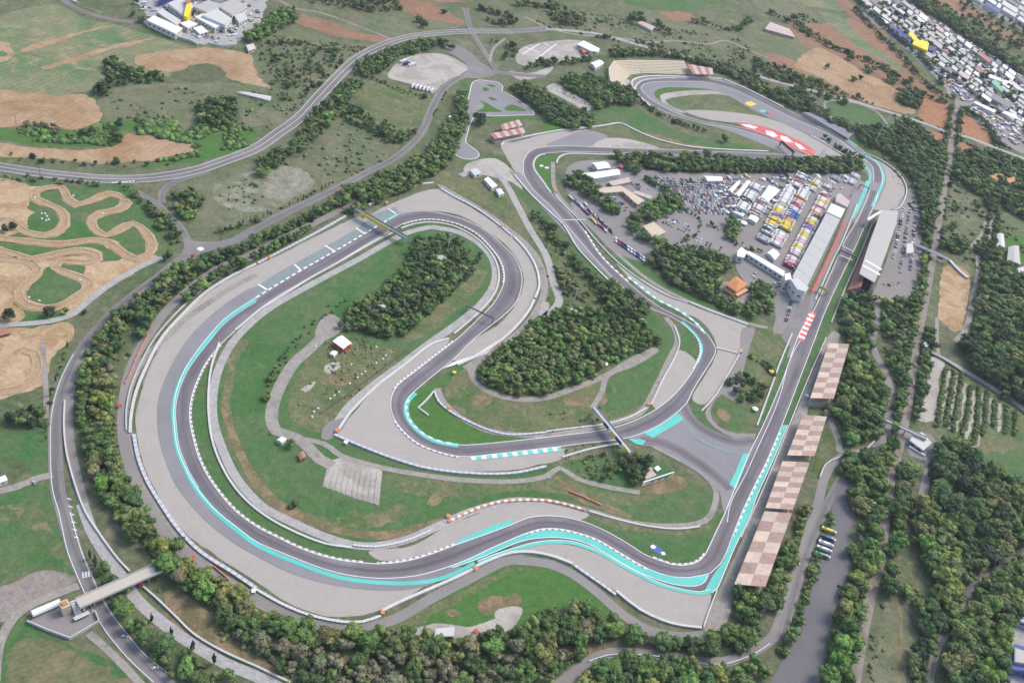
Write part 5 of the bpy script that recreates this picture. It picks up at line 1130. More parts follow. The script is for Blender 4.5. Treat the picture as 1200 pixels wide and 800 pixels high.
gable('farmhouse', 'second tile roofed house right of the far farmhouse', 'farmhouse', '1178,207 1187,206 1190,212 1181,215', 6, 'villa', 'tile', 2.0, windows=2)
gable('farm_building', 'grey roofed farm building beside the bright lawn', 'farm building', '1182,289 1194,288 1196,310 1180,306', 6, 'wall_grey', 'roof_grey', 1.6)
gable('farm_building', 'pale farm house beside the lane at the right', 'farm building', '1168,274 1176,274 1178,290 1168,289', 5, 'wall_cream', 'roof_light', 1.4)
gable('farm_building', 'small pale barn below the farm lawn', 'farm building', '1186,316 1200,312 1206,322 1192,327', 5, 'wall_cream', 'roof_light', 1.4)
gable('trackside_house', 'small pale house in trees below the main grandstand', 'house', '1052,388 1062,385 1065,392 1056,396', 5, 'wall_cream', 'pinkroof', 1.5)
gable('pump_house', 'white pump house at the head of the canal road', 'hut', '1082,402 1087,400 1090,404 1085,407', 4, 'wall_white', 'roof_white', .8, windows=1)
gable('wood_house', 'small white house hidden in the trees by the stands', 'house', '990,497 997,492 1002,497 995,501', 4, 'wall_white', 'roof_white', 1.0, windows=1)
gable('stand_kiosk', 'red roofed kiosk at the far end of the longest checkered stand', 'kiosk', '966,480 974,478 976,483 968,485', 4, 'wall_cream', 'roof_red', 1.0, windows=1)
gable('bar_shed', 'orange brown shed at the loop road above the trees', 'shed', '1011,413 1016,411 1024,430 1019,432', 4, 'wall_cream', 'roof_red', .8, windows=2)
gable('ruin', 'long ruined walls at the top edge of the meadows', 'ruin', '896,34 903,26 925,34 932,44', 4, 'wall_cream', 'pinkroof', .8)

# ---- open stands at the kart circuit, far terrace, purple stand
def striped_stand(label, px, hf, hb, n, m1, m2, name='covered_stand', cat='covered stand'):
    q = P(px); A, B, C, D = U(*q[0], hb), U(*q[1], hb), U(*q[2], hf), U(*q[3], hf)      # back-left, back-right, front-right, front-left
    c = (A + B + C + D) / 4; c.z = 0; root = empty(name, c)
    for i in range(n):
        f0, f1 = i / n, (i + 1) / n; r = MB()
        t = [D.lerp(C, f0) - c, D.lerp(C, f1) - c, A.lerp(B, f1) - c, A.lerp(B, f0) - c]
        r.hexa([p - Vector((0, 0, .3)) for p in t], t); r.build('roof_panel', M[m1 if i % 2 == 0 else m2], root)
    tr = MB(); k = 6
    for i in range(k):
        g0, g1 = i / k, (i + 1) / k
        qd = [D.lerp(A, g0) - c, C.lerp(B, g0) - c, C.lerp(B, g1) - c, D.lerp(A, g1) - c]
        tr.prism([v * .95 for v in qd], 0, .8 + 3.4 * (i + 1) / k)
    tr.build('terrace', M['terrace'], root)
    for i in range(4):
        f = .04 + .92 * i / 3
        for a, b in ((A, B), (D, C)):
            p = a.lerp(b, f) - c; pb = MB(); pb.tube((p.x * .97, p.y * .97, 0), (p.x * .97, p.y * .97, p.z - .3), .25, .25, 5); pb.build('post', M['steel'], root)
    tag(root, label, cat)
striped_stand('red and cream striped stand roof behind the far right hand bend, upper', '586,146.5 608,140 612.5,147 589,153', 7, 8, 6, 'roof_red', 'pinkroof')
striped_stand('red and cream striped stand roof behind the far right hand bend, lower', '574,156.5 612.5,149.5 616,155.5 580,163', 7, 8, 8, 'roof_red', 'pinkroof')
striped_stand('rust and cream striped covered stand right of the far terrace', '805,75 835,80 836,87.5 812,87', 8, 10, 6, 'roof_red', 'pinkroof')
striped_stand('long dusky purple covered stand along the stadium exit', '941,131.5 949,132 1001,156 994,162.5', 4, 5, 1, 'purple', 'purple')
def terraces():
    root = empty('open_terrace', U(765, 85)); c = root.location.copy(); c.z = 0
    inner = spline([U(x, y) for x, y in P('737,104 731,96 739,88 752,86 772,86.5 810,88')], False, 20); outer = spline([U(x, y) for x, y in P('714,100 712,84 718,76 745,75 772,75.5 800,76')], False, 20)
    n = 24; rs = lambda a: [a[min(len(a) - 1, int(i / n * (len(a) - 1) + .5))] for i in range(n + 1)]
    I, O = rs(inner), rs(outer); k = 9
    for j in range(k):
        m = MB()
        for i in range(n):
            q = [I[i].lerp(O[i], j / k), I[i + 1].lerp(O[i + 1], j / k), I[i + 1].lerp(O[i + 1], (j + 1) / k), I[i].lerp(O[i], (j + 1) / k)]
            m.prism([v - c for v in q], 0, .6 + .7 * j)
        m.build('terrace_step', M['beige'], root)
    for i in range(2, n, 2):
        a, b = I[i] - c, O[i] - c; s = MB(); w = (I[i] - I[i - 1]).normalized() * .8
        s.hexa([a - w, a + w, b + w, b - w] if area([a - w, a + w, b + w, b - w]) > 0 else [a + w, a - w, b - w, b + w],
               [Vector((p.x, p.y, z)) for p, z in zip(([a - w, a + w, b + w, b - w] if area([a - w, a + w, b + w, b - w]) > 0 else [a + w, a - w, b - w, b + w]), (.7, .7, 6.4, 6.4))])
        s.build('stair', M['beige'], root)
    tag(root, 'curved open beige terrace above the far stadium bend', 'terrace')
terraces()
def slab_terrace():
    root = empty('open_terrace', U(415, 562)); c = root.location.copy()
    A, B, C, D = U(386, 548), U(448, 554), U(444, 592), U(379, 570)
    for j in range(10):
        f0, f1 = j / 10, (j + .62) / 10; m = MB(); q = [A.lerp(B, f0), A.lerp(B, f1), D.lerp(C, f1), D.lerp(C, f0)]
        m.prism([v - c for v in q], 0, .5); m.build('concrete_slab', M['palegravel'], root)
    tag(root, 'pale slab terrace stepping down the infield bank', 'terrace')
slab_terrace()

# ---- factory, top left
FAC = [
 ('long cream factory hall left of the yellow banner roof', '183,14 190,10 212,24 207,30', 9, 'wall_cream', 'roof_light'),
 ('white factory hall with a ribbed roof along the boundary wall', '172,24 180,18 214,33 206,40', 8, 'wall_white', 'roof_white'),
 ('grey flat roofed factory hall behind the yellow banner roof', '196,4 216,-4 228,8 214,18', 9, 'wall_white', 'roof_light'),
 ('white office wing with dark window band in the factory yard', '210,27 222,24 232,28 220,33', 7, 'wall_white', 'roof_white'),
 ('large grey factory hall in the middle of the works', '226,8 244,0 262,6 244,16', 10, 'wall_white', 'roof_grey'),
 ('white walled tall hall at the factory corner', '236,18 254,10 272,22 264,30', 11, 'wall_white', 'roof_light'),
 ('white stepped hall beside the tall factory hall', '228,20 240,15 262,29 252,33', 8, 'wall_white', 'roof_white'),
 ('grey store hall at the right of the works', '252,6 270,-2 290,6 272,18', 9, 'wall_white', 'roof_grey'),
 ('dark roofed hall at the top of the works', '238,-4 256,-10 276,-2 258,5', 9, 'wall_grey', 'roof_dark'),
 ('navy roofed hall at the top left of the works', '185,2 200,-4 212,-8 192,-12', 8, 'navy', 'navy'),
 ('pale service block at the right end of the works', '274,18 286,14 290,22 280,27', 7, 'wall_white', 'roof_light'),
 ('white delivery canopy at the bottom of the works', '226,33 236,30 244,37 234,40', 5, 'wall_white', 'roof_white'),
 ('small tan hut outside the factory wall', '288,53 297,51 300,57 291,60', 4, 'wall_cream', 'roof_light'),
]
for lab, px, h, wm, rm in FAC: building('factory_hall', lab, 'factory hall', px, h, wm, rm, 'halls of the walled factory', windows=6)
building('advertising_roof', 'bright yellow painted roof block on the factory', 'roof block', '215,19 217,10 219,2 224,3 223,15 219,20', 13, 'signal_yellow', 'roof_yellow')
building('advertising_roof', 'red block above the yellow factory roof', 'roof block', '217,-1 222,-3 223,3 218,5', 14, 'red', 'roof_red')

# ---- far industrial estate, top right
BASEX = P('1030,4 1060,24 1090,46 1120,68 1150,90 1180,112 1205,130')
est = []
YEL = building('far_warehouse', 'bright yellow warehouse in the far industrial estate', 'warehouse', '1069,52 1073,44 1089,50 1087,60', 7, 'signal_yellow', 'roof_yellow', 'warehouses of the far estate', windows=0)
building('far_warehouse', 'small yellow roofed warehouse behind the bright yellow one', 'warehouse', '1063,39 1068,37 1075,44 1071,48', 6, 'signal_yellow', 'roof_yellow', 'warehouses of the far estate')
building('far_warehouse', 'navy warehouse left of the yellow one', 'warehouse', '1047,38 1051,33 1069,44 1067,50', 7, 'navy', 'navy', 'warehouses of the far estate')
building('far_warehouse', 'dark blue block right of the yellow warehouse', 'warehouse', '1088,59 1090,53 1096,55 1094,60', 7, 'navy', 'navy', 'warehouses of the far estate')
building('far_warehouse', 'pale green roofed warehouse in the far estate', 'warehouse', '1161,96 1166,93 1179,103 1174,108', 6, 'wall_white', 'roof_green', 'warehouses of the far estate')
building('far_warehouse', 'long dark roofed hall above the straight trackbed', 'warehouse', '1157,113 1163,109 1188,121 1183,127', 6, 'wall_grey', 'roof_dark', 'warehouses of the far estate')
building('far_warehouse', 'long white roofed hall by the orange field', 'warehouse', '1140,120 1144,119 1168,130 1164,132', 5, 'wall_white', 'roof_white', 'warehouses of the far estate')
building('far_warehouse', 'long white roofed hall at the right picture edge', 'warehouse', '1174,132 1178,130 1230,150 1228,155', 5, 'wall_white', 'roof_white', 'warehouses of the far estate')
building('far_warehouse', 'white roofed hall with a red end, far estate', 'warehouse', '1156,90 1160,87 1184,96 1180,98', 5, 'wall_white', 'roof_white', 'warehouses of the far estate')
ROWN = ['first row from the fields', 'second row from the fields', 'third row from the fields', 'fourth row from the fields', 'fifth row from the fields', 'row nearest the tree band']
ORD_ = ['first', 'second', 'third', 'fourth', 'fifth', 'sixth', 'seventh', 'eighth', 'ninth', 'tenth', 'eleventh', 'twelfth', 'thirteenth', 'fourteenth', 'fifteenth', 'sixteenth', 'seventeenth', 'eighteenth', 'nineteenth', 'twentieth']
ORD = ORD_ + [t + '-' + u for t in ('twenty', 'thirty', 'forty', 'fifty', 'sixty') for u in ORD_[:9]]
r5 = random.Random(5)
def inpoly(x, y, poly):
    k = False; n = len(poly)
    for i in range(n):
        (x1, y1), (x2, y2) = poly[i], poly[(i + 1) % n]
        if (y1 > y) != (y2 > y) and x < (x2 - x1) * (y - y1) / (y2 - y1) + x1: k = not k
    return k
TAKEN = [(1078, 52), (1058, 42), (1092, 57), (1170, 100), (1172, 118), (1154, 126), (1069, 43), (1170, 93)]
def estate(origin, dx, rows, cols, du, dv, clip, where, prob=.86):
    poly = P(clip); names = {}
    for j in range(rows):
        x = 0.0; cnt = {}
        while x < cols:
            L = r5.choice((r5.uniform(5, 11), r5.uniform(10, 24))); w = r5.uniform(3.2, 5.2); cx, cy = origin[0] + du[0] * (x + L / 2) + dv[0] * j, origin[1] + du[1] * (x + L / 2) + dv[1] * j
            if inpoly(cx, cy, poly) and r5.random() < prob and all(abs(cx - a) > 9 or abs(cy - b) > 6 for a, b in TAKEN):
                a = Vector((du[0], du[1])) * L * .45; b = Vector((dv[0], dv[1])).normalized() * w * .5
                q = [(cx - a.x - b.x, cy - a.y - b.y), (cx + a.x - b.x, cy + a.y - b.y), (cx + a.x + b.x, cy + a.y + b.y), (cx - a.x + b.x, cy - a.y + b.y)]
                col, rm = r5.choice([('white', 'roof_white')] * 2 + [('pale grey', 'roof_light')] * 5 + [('mid grey', 'roof_grey')] * 6 + [('charcoal', 'roof_dark')] * 2 + [('pinkish', 'pinkroof')] * 2 + [('pale grey', 'roof_light')] * 3 + [('white', 'roof_white'), ('blue', 'roof_blue'), ('red', 'roof_red')])
                k = cnt.get(col, 0); cnt[col] = k + 1
                building('far_warehouse', '%s roofed warehouse %s, %s row from fields, %s of that colour' % (col, where, ORD[j], ORD[k]), 'warehouse', q, r5.uniform(3.5, 6.5), r5.choice(['wall_white', 'wall_white', 'wall_grey']), rm, 'warehouses of the far estate')
            x += L + r5.uniform(.6, 2.5)
estate((1006, 2), 1, 12, 330, (.80, .60), (2.9, -4.4), '1008,-8 1060,2 1120,40 1172,72 1230,110 1230,178 1190,168 1152,146 1130,122 1108,100 1084,72 1050,44 1014,14', 'in the far estate')
estate((1130, 2), 1, 9, 130, (.84, .52), (3.3, -4.8), '1126,-10 1160,8 1200,28 1240,46 1240,-10', 'at the top right corner')

# ---- masts, poles
def mast(label, x, y, h, r=.35, lamp=True):
    p = U(x, y); root = empty('light_mast', p)
    m = MB(); m.tube((0, 0, 0), (0, 0, h), r, r * .6, 8); m.build('pole', M['roof_white'], root)
    if lamp:
        m = MB(); m.box((0, 0, h), (3.0, .8, 1.4)); m.build('lamp_head', M['steel'], root)
    tag(root, label, 'light mast')
mast('tall white light mast in the wood right of the stadium', 1023, 173, 34)
mast('tall white light mast by the red parasols in the paddock', 751, 248, 30)
mast('white light mast at the trees of the far stadium bend', 785, 143, 24)
mast('white light mast inside the infield wood', 525, 291, 16)
mast('slim white light mast left of the chicane approach', 673, 352, 14)
mast('white lamp post at the hairpin infield path', 640, 572, 12, .2)
for lab, x, y in (('wooden power pole by the tan field', 19, 147), ('power pole at the left end of the dual road', 47, 203), ('power pole in the scrub below the bottom belt', 335, 775)):
    p = U(x, y); root = empty('power_pole', p); m = MB(); m.tube((0, 0, 0), (0, 0, 12), .25, .18, 6); m.build('pole', M['wood'], root)
    m = MB(); m.box((0, 0, 11), (5, .25, .25)); m.build('crossarm', M['wood'], root); tag(root, lab, 'power pole')
# ---- parasols, marker stones, marshal posts
def parasol(label, x, y, r, mt):
    p = U(x, y); root = empty('parasol_group', p); m = MB(); n = 8
    for i in range(n):
        a0, a1 = 2*math.pi*i/n, 2*math.pi*(i+1)/n
        m.face([(r*math.cos(a0), r*math.sin(a0), 2.6), (r*math.cos(a1), r*math.sin(a1), 2.6), (0, 0, 3.8)])
        m.face([(r*math.cos(a1), r*math.sin(a1), 2.55), (r*math.cos(a0), r*math.sin(a0), 2.55), (0, 0, 3.7)])
    m.build('canopy', M[mt], root); m = MB(); m.tube((0, 0, 0), (0, 0, 3.7), .12, .12, 6); m.build('pole', M['steel'], root)
    tag(root, label, 'parasol')
for lab, x, y, r, mt in (('red canopy beside the white marquees', 727, 197, 3.4, 'red'), ('red parasol in the beige courtyard', 735, 235, 2.4, 'red'), ('red parasol at the foot of the tall paddock mast, left', 752, 257, 2.6, 'red'), ('red parasol at the foot of the tall paddock mast, right', 758, 258, 2.6, 'red'),
      ('red parasol below the pinkish shelter, left', 756, 233, 2.6, 'red'), ('red parasol below the pinkish shelter, right', 762, 233, 2.4, 'red'), ('white tent in the crossing below the trucks', 871, 263, 4.5, 'roof_white'), ('white parasol of the small square by the villa wood', 772, 292, 4.5, 'roof_white'),
      ('yellow parasol on the verge of the pit exit', 903, 437, 2.6, 'signal_yellow'), ('white tent at the edge of the pine wood', 708, 428, 3.4, 'roof_white'), ('white tent in the meadow inside the wood corner', 884, 481, 3.0, 'roof_white')):
    parasol(lab, x, y, r, mt)
stone = MB(); stone.box((0, 0, 0), (1.7, 1.7, 1.3), .4, 0, .75); stone_me = stone.mesh('marker_stone', [M['roof_white']])
for i, (x, y) in enumerate(P('370,407 441,407 452,417 449,421 441,426 412,428 428,436 424,439 419,443 410,450 397,460 392,464 387,468 373,479 368,483 366,489')):
    tag(link('marker_post', stone_me), 'white fan area post on the left infield, %s from the upper right' % ORD[i], 'marker post', 'white posts on the left infield').location = U(x, y)
for i, (x, y) in enumerate(P('49,251 53,251 55,254 57,258 49,257 54,259 41,232 86,230 121,251 94,329 34,349 46,353')):
    tag(link('marker_stone', stone_me), 'white marker stone in the motocross park, %s' % ('%s of the cluster in the dark hollow' % ORD[i] if i < 6 else 'at the ' + ['top left bend', 'top crest', 'inner hairpin', 'lower right bend', 'lower left bend', 'bottom of the lower island'][i - 6]), 'marker stone', 'white stones in the motocross park').location = U(x, y)
M['orange_box'] = plain('orange_box', (.55,.17,.05), .6, .12)
def marshal(label, x, y, mt):
    p = U(x, y); root = empty('marshal_post', p, rnd.uniform(0, 3)); m = MB(); m.box((0, 0, 0), (2.6, 2.2, 2.2)); m.build('cabin', M['wall_white'], root)
    m = MB(); m.box((0, 0, 2.2), (3.2, 2.8, .3)); m.build('roof', M[mt], root); m = MB(); m.box((0, -1.13, 1.1), (1.8, .08, .8)); m.build('window', M['glass'], root); tag(root, label, 'marshal post')
for lab, x, y, mt in (('orange topped marshal post at the start of the long bend gravel', 316, 303, 'orange'), ('orange marshal post by the yellow banner footbridge', 453, 239, 'orange'), ('orange marshal post at the top wall of the fourth bend', 514, 219, 'orange'), ('orange marshal post at the right of the fourth bend', 588, 266, 'orange'),
      ('orange marshal post at the hairpin gravel corner', 395, 506, 'orange'), ('orange marshal post inside the hairpin wall', 526, 479, 'orange'), ('orange marshal post at the left chicane gravel', 760, 475, 'orange'), ('orange marshal post at the infield tip of the second bend', 525, 606, 'orange'),
      ('orange marshal post at the lower edge of the big gravel trap', 448, 719, 'orange'), ('orange marshal post at the bottom grass bank', 557, 667, 'orange'), ('orange marshal post beside the chicane gravel', 867, 414, 'orange'), ('orange marshal post at the left of the long bend wall', 140, 477, 'red'), ('red marshal post at the lower left service road', 226, 655, 'red'), ('red box beside the bare ground of the bottom belt', 557, 741, 'red'),
      ('orange marshal post at the far right hand bend', 651, 226, 'orange'), ('yellow marshal post at the hairpin leg exit', 532, 438, 'signal_yellow'), ('white cabin by the infield hairpin corner', 405, 520, 'roof_white'), ('white cabin at the main straight verge', 945, 465, 'roof_white'), ('red hut at the lane inside the lower right trees', 914, 705, 'red'), ('white cabin on the service road of the bottom left', 297, 694, 'roof_white'), ('red and white block on the ramp road wall', 166, 686, 'red')):
    if mt == 'orange' and 'orange' in M and False: pass
    marshal(lab, x, y, mt if mt != 'orange' else 'orange_box')
gantry('start_gantry', 'slim pale gantry beside the black start gantry', 'gantry', (984, 294.5), (998, 301), 7, 1.0, .7, ('roof_white', 'steel'))
# ------------------------------------------------------------------ vehicles
M['paintwork'] = own_colour('vehicle_paint'); M['trailer'] = own_colour('trailer_paint', .5)
def car_mesh():
    m = MB()
    # lower body with nose and tail, cabin with glass, four wheels
    m.hexa([(-2.1, -.85, .35), (2.1, -.85, .35), (2.1, .85, .35), (-2.1, .85, .35)], [(-2.1, -.82, .85), (2.05, -.8, .78), (2.05, .8, .78), (-2.1, .82, .85)], 0)
    m.hexa([(-1.75, -.78, .85), (1.0, -.76, .82), (1.0, .76, .82), (-1.75, .78, .85)], [(-1.35, -.62, 1.4), (.35, -.62, 1.42), (.35, .62, 1.42), (-1.35, .62, 1.4)], 1, 0)
    for x in (-1.3, 1.3):
        for s in (-1, 1): m.tube((x, s * .70, .32), (x, s * .90, .32), .32, .32, 8, 2)
    return m.mesh('parked_car', [M['paintwork'], M['glass'], M['rubber']])
def van_mesh():
    m = MB()
    m.hexa([(-2.6, -.95, .4), (2.6, -.95, .4), (2.6, .95, .4), (-2.6, .95, .4)], [(-2.6, -.92, 2.3), (1.5, -.9, 2.3), (1.5, .9, 2.3), (-2.6, .92, 2.3)], 0)
    m.hexa([(1.52, -.85, 1.25), (2.45, -.85, 1.25), (2.45, .85, 1.25), (1.52, .85, 1.25)], [(1.52, -.8, 2.1), (1.75, -.8, 2.1), (1.75, .8, 2.1), (1.52, .8, 2.1)], 1)
    for x in (-1.6, 1.6):
        for s in (-1, 1): m.tube((x, s * .78, .38), (x, s * .98, .38), .38, .38, 8, 2)
    return m.mesh('parked_van', [M['paintwork'], M['glass'], M['rubber']])
def lorry_mesh():
    m = MB()
    m.box((-1.6, 0, 1.0), (12.6, 2.55, 3.0), 0, 0); m.box((6.6, 0, .6), (2.3, 2.5, 2.9), 0, 1, .94); m.box((7.72, 0, 1.9), (.1, 2.1, 1.1), 0, 2)
    m.box((-1.0, 0, .7), (12.0, 1.0, .28), 0, 3); m.box((3.6, 0, 4.0), (1.6, 1.8, .35), 0, 1); m.box((-4.5, 0, 4.0), (2.6, 1.2, .2), 0, 3)
    for x in (-6.6, -5.4, -4.2, 3.6, 6.6):
        for s in (-1, 1): m.tube((x, s * .95, .5), (x, s * 1.25, .5), .5, .5, 8, 3)
    return m.mesh('lorry', [M['trailer'], M['wall_white'], M['glass'], M['rubber']])
def bus_mesh():
    m = MB()
    m.box((0, 0, .5), (11.5, 2.5, 1.2), 0, 0); m.box((0, 0, 1.7), (11.4, 2.44, 1.0), 0, 1); m.box((0, 0, 2.7), (11.5, 2.5, .55), 0, 0); m.box((-2, 0, 3.25), (3.0, 1.6, .3), 0, 2)
    for x in (-3.8, 3.6):
        for s in (-1, 1): m.tube((x, s * 1.0, .5), (x, s * 1.27, .5), .5, .5, 8, 3)
    return m.mesh('coach', [M['trailer'], M['glass'], M['roof_light'], M['rubber']])
CAR, VAN, LORRY, BUS = car_mesh(), van_mesh(), lorry_mesh(), bus_mesh()
C_ = {'white': (.66, .66, .65), 'silver': (.36, .37, .38), 'grey': (.15, .155, .16), 'black': (.02, .02, .022), 'blue': (.04, .09, .30), 'navy': (.02, .03, .12), 'red': (.42, .03, .03), 'yellow': (.66, .50, .03), 'beige': (.42, .36, .27), 'green': (.06, .22, .10), 'orange': (.6, .24, .04), 'purple': (.16, .08, .26), 'crimson': (.28, .03, .06), 'pink': (.62, .36, .36)}
VN = []; OVER = []; CARN = [0]
def vehicle(me, name, label, cat, px, col, rz, group, s=1.0):
    o = bpy.data.objects.new(name, me); COL.objects.link(o); p = U(*px) if not isinstance(px, Vector) else px
    o.location = (p.x, p.y, .29); o.rotation_euler = (0, 0, rz); o.color = (*C_[col], 1); o.scale = (s, s, s); VN.append((p, o)); keep_clear(p, 4.5 if me in (LORRY, BUS) else 1.8); tag(o, label, cat, group); return o
def ang(a, b): d = U(*b) - U(*a); return math.atan2(d.y, d.x)
r7 = random.Random(7)
CARC = ['white'] * 8 + ['silver'] * 7 + ['grey'] * 5 + ['black'] * 3 + ['blue'] * 2 + ['red'] * 2 + ['navy'] + ['beige']
def car_rows(where, group, a, b, depth, rows, pitch, prob, cnt_max=999, van=.08, side=1):
    """rows of parked cars: first row from pixel a to b, further rows stepping `depth` metres away (side) from it"""
    A, B = U(*a), U(*b); d = (B - A).normalized(); n = Vector((-d.y, d.x, 0)) * side; L = (B - A).length; tot = 0
    cnt = {}
    for j in range(rows):
        x = 0.0
        while x < L and tot < cnt_max:
            if CARN[0] >= 292:
                if r7.random() < prob: OVER.append((A + d * x + n * (depth * j) + d * r7.uniform(-.3, .3), r7.choice(CARC), math.atan2(n.y, n.x) + r7.gauss(0, .05)))
            elif r7.random() < prob:
                CARN[0] += 1; c = r7.choice(CARC); v = r7.random() < van; nm = 'van' if v else 'car'; k = cnt.get((j, c, nm), 0); cnt[(j, c, nm)] = k + 1
                rowt = '' if rows == 1 else ', row %d' % (j + 1)
                vehicle(VAN if v else CAR, 'parked_' + nm, '%s %s %s%s, %s of that colour' % (c, nm, where, (', ' + ORD[j] + ' row') if rows > 1 else '', ORD[k]), nm, A + d * x + n * (depth * j) + d * r7.uniform(-.3, .3), c, math.atan2(n.y, n.x) + (math.pi if r7.random() < .4 else 0) + r7.gauss(0, .04), group); tot += 1
            x += pitch
    return tot
N0 = len(VN)
car_rows('on the left of the stand car park', 'cars behind the main grandstand', (1058, 245), (1046, 305), 6, 1, 3.2, .7)
car_rows('in the middle of the stand car park', 'cars behind the main grandstand', (1066, 243), (1054, 320), 6, 1, 3.2, .62)
car_rows('along the right edge of the stand car park', 'cars behind the main grandstand', (1074, 240), (1066, 318), 6, 1, 3.4, .55)
car_rows('at the foot of the main grandstand', 'cars behind the main grandstand', (1008, 340), (1022, 348), 5, 2, 3.6, .7, side=-1)
car_rows('in the staff car park below the skybridge', 'cars in the staff car park', (905, 330), (918, 345), 6, 3, 3.4, .7)
car_rows('along the pit exit side of the staff car park', 'cars in the staff car park', (929, 347), (920, 380), 6, 1, 3.4, .75)
car_rows('above the villa by the staff car park', 'cars in the staff car park', (880, 322), (898, 340), 6, 2, 3.6, .6)
car_rows('in the walled lot right of the bus strip', 'cars in the walled paddock lot', (782, 255), (812, 268), 7, 3, 3.8, .55, side=-1)
car_rows('in the yard of the beige courtyard', 'cars in the courtyard yard', (716, 230), (742, 250), 6, 2, 3.8, .6, side=-1)
car_rows('behind the beige courtyard roof', 'cars in the courtyard yard', (738, 210), (752, 222), 5, 2, 3.8, .6, side=-1)
car_rows('in the packed visitors field by the tree belt', 'cars in the packed visitors field', (768, 209), (858, 214), 5.6, 14, 3.1, .86, 400, side=-1)
car_rows('left of the trucks in the visitors field', 'cars in the packed visitors field', (846, 226), (862, 238), 6, 4, 3.4, .7)
car_rows('above the villa wood in the paddock', 'cars in the paddock lane', (808, 280), (846, 294), 6, 2, 4, .5)
car_rows('in the narrow lot beyond the kart circuit', 'cars in the narrow far lot', (648, 104), (688, 122), 6, 1, 4.6, .75)
car_rows('parked in the yard of the walled factory', 'cars in the factory yard', (226, 40), (262, 50), 6, 2, 4.0, .5)
for lab, x, y, c in (('white car driving on the dual carriageway, upper part', 535, 36.5, 'white'), ('white car on the dual road near the country junction', 550, 35, 'white'), ('silver car on the ring road by the stubble field', 146, 746, 'silver'), ('white car low on the ring road', 182, 783, 'white'), ('blue car on the slip road', 205, 259, 'blue'), ('white van on the dual road at the factory', 88, 3, 'white'), ('red car on the junction tarmac', 226, 300, 'red'),
     ('white car on the service road by the white cabin', 296, 694, 'white'), ('silver car on the yard road at the left edge', 40, 566, 'silver'), ('white car on the lorry park service road', 936, 660, 'white')):
    vehicle(VAN if 'van' in lab else CAR, 'car' if 'van' not in lab else 'van', lab, 'van' if 'van' in lab else 'car', (x, y), c, rnd.uniform(0, 3), None)

# lorries of the paddock: side by side along rows parallel to the pits
def lorries(row, a, b, cols, group='lorries and motorhomes in the paddock', across=(16, 8), me=LORRY, s=1.0, pitch=3.9):
    A, B = U(*a), U(*b); d = (B - A); L = d.length; d.normalize(); rz = ang(a, (a[0] + across[0], a[1] + across[1])); x = 1.5; i = 0; cnt = {}
    n = int((L - 3) / pitch) + 1
    while x < L and i < 60:
        c = cols[min(len(cols) - 1, int(i / n * len(cols)))]
        if isinstance(c, (list, tuple)): c = r7.choice(c)
        k = cnt.get(c, 0); cnt[c] = k + 1
        if r7.random() < .93:
            vehicle(me, 'lorry' if me is LORRY else 'coach', '%s %s %s, %s of that colour from the top' % (c, 'team lorry' if me is LORRY else 'coach', row, ORD[k]), 'lorry' if me is LORRY else 'coach', A + d * x, c, rz + (math.pi if r7.random() < .3 else 0), group, s * r7.uniform(.92, 1.04))
        x += pitch; i += 1
W_ = ['white', 'white', 'white', 'white', 'silver']
lorries('in the lorry row beside the pit building', (967, 230), (924, 315), ['crimson', 'white', 'yellow', 'white', 'pink', 'white', 'orange', 'black', 'white', 'yellow', 'purple', 'purple', 'white', 'yellow', 'white', 'pink', 'white', 'yellow', 'white', 'pink', 'white', 'pink', 'crimson'])
lorries('in the second lorry row from the pits', (943, 225), (908, 290), ['white', 'white', 'orange', 'pink', 'crimson', 'white', 'blue', 'blue', 'orange', 'yellow', 'yellow', 'beige', 'white', 'pink', 'white'])
lorries('in the third lorry row from the pits', (926, 223), (893, 284), ['white', 'white', 'white', 'white', 'beige', 'white', 'yellow', 'purple', 'yellow', 'yellow', 'white', 'black', 'white', 'silver'])
lorries('in the fourth lorry row from the pits', (895, 236), (884, 254), ['white', 'crimson', 'white', 'white', 'beige'])
lorries('in the fifth lorry row from the pits', (887, 219), (868, 248), ['white', 'silver', 'white', 'white', 'black', 'white', 'white'])
lorries('in the short row at the top of the paddock', (940, 206), (932, 220), ['white', 'silver', 'crimson', 'white'])
lorries('near the pit entry', (1004, 205), (996, 216), ['white', 'silver', 'white'], s=.8)
lorries('in the crowded top corner of the paddock', (962, 210), (950, 224), ['beige', 'white', 'yellow', 'white'], s=.8)
lorries('in the crowded middle top of the paddock', (980, 208), (968, 222), ['silver', 'white', 'beige', 'white'], s=.75)
for lab, px in (('large white square marquee among the lorries', '901,217 914,223 900,237 891,231'), ('white square tent at the lower end of the fourth lorry row', '880,251 890,256 886,261 876,256'), ('white square tent at the lower end of the third lorry row', '899,296 906,291 914,298 908,305'), ('white tent at the lower end of the fifth lorry row', '862,247 873,251 871,254 860,249')):
    gable('paddock_tent', lab, 'tent', px, 4, 'wall_white', 'roof_white', 1.2, 'white tents of the paddock', windows=0)
for lab, px in (('left one of the two long white tents by the visitors field', '853,223 864,212 868,213.5 858,226'), ('right one of the two long white tents by the visitors field', '861,228 875,211.5 880,213 866,230.5'), ('wide white tent roof at the top of the visitors field', '824,206 846,207 847,212 829,212')):
    gable('long_tent', lab, 'tent', px, 4, 'wall_white', 'roof_white', 1.2, 'white tents of the paddock', windows=0)
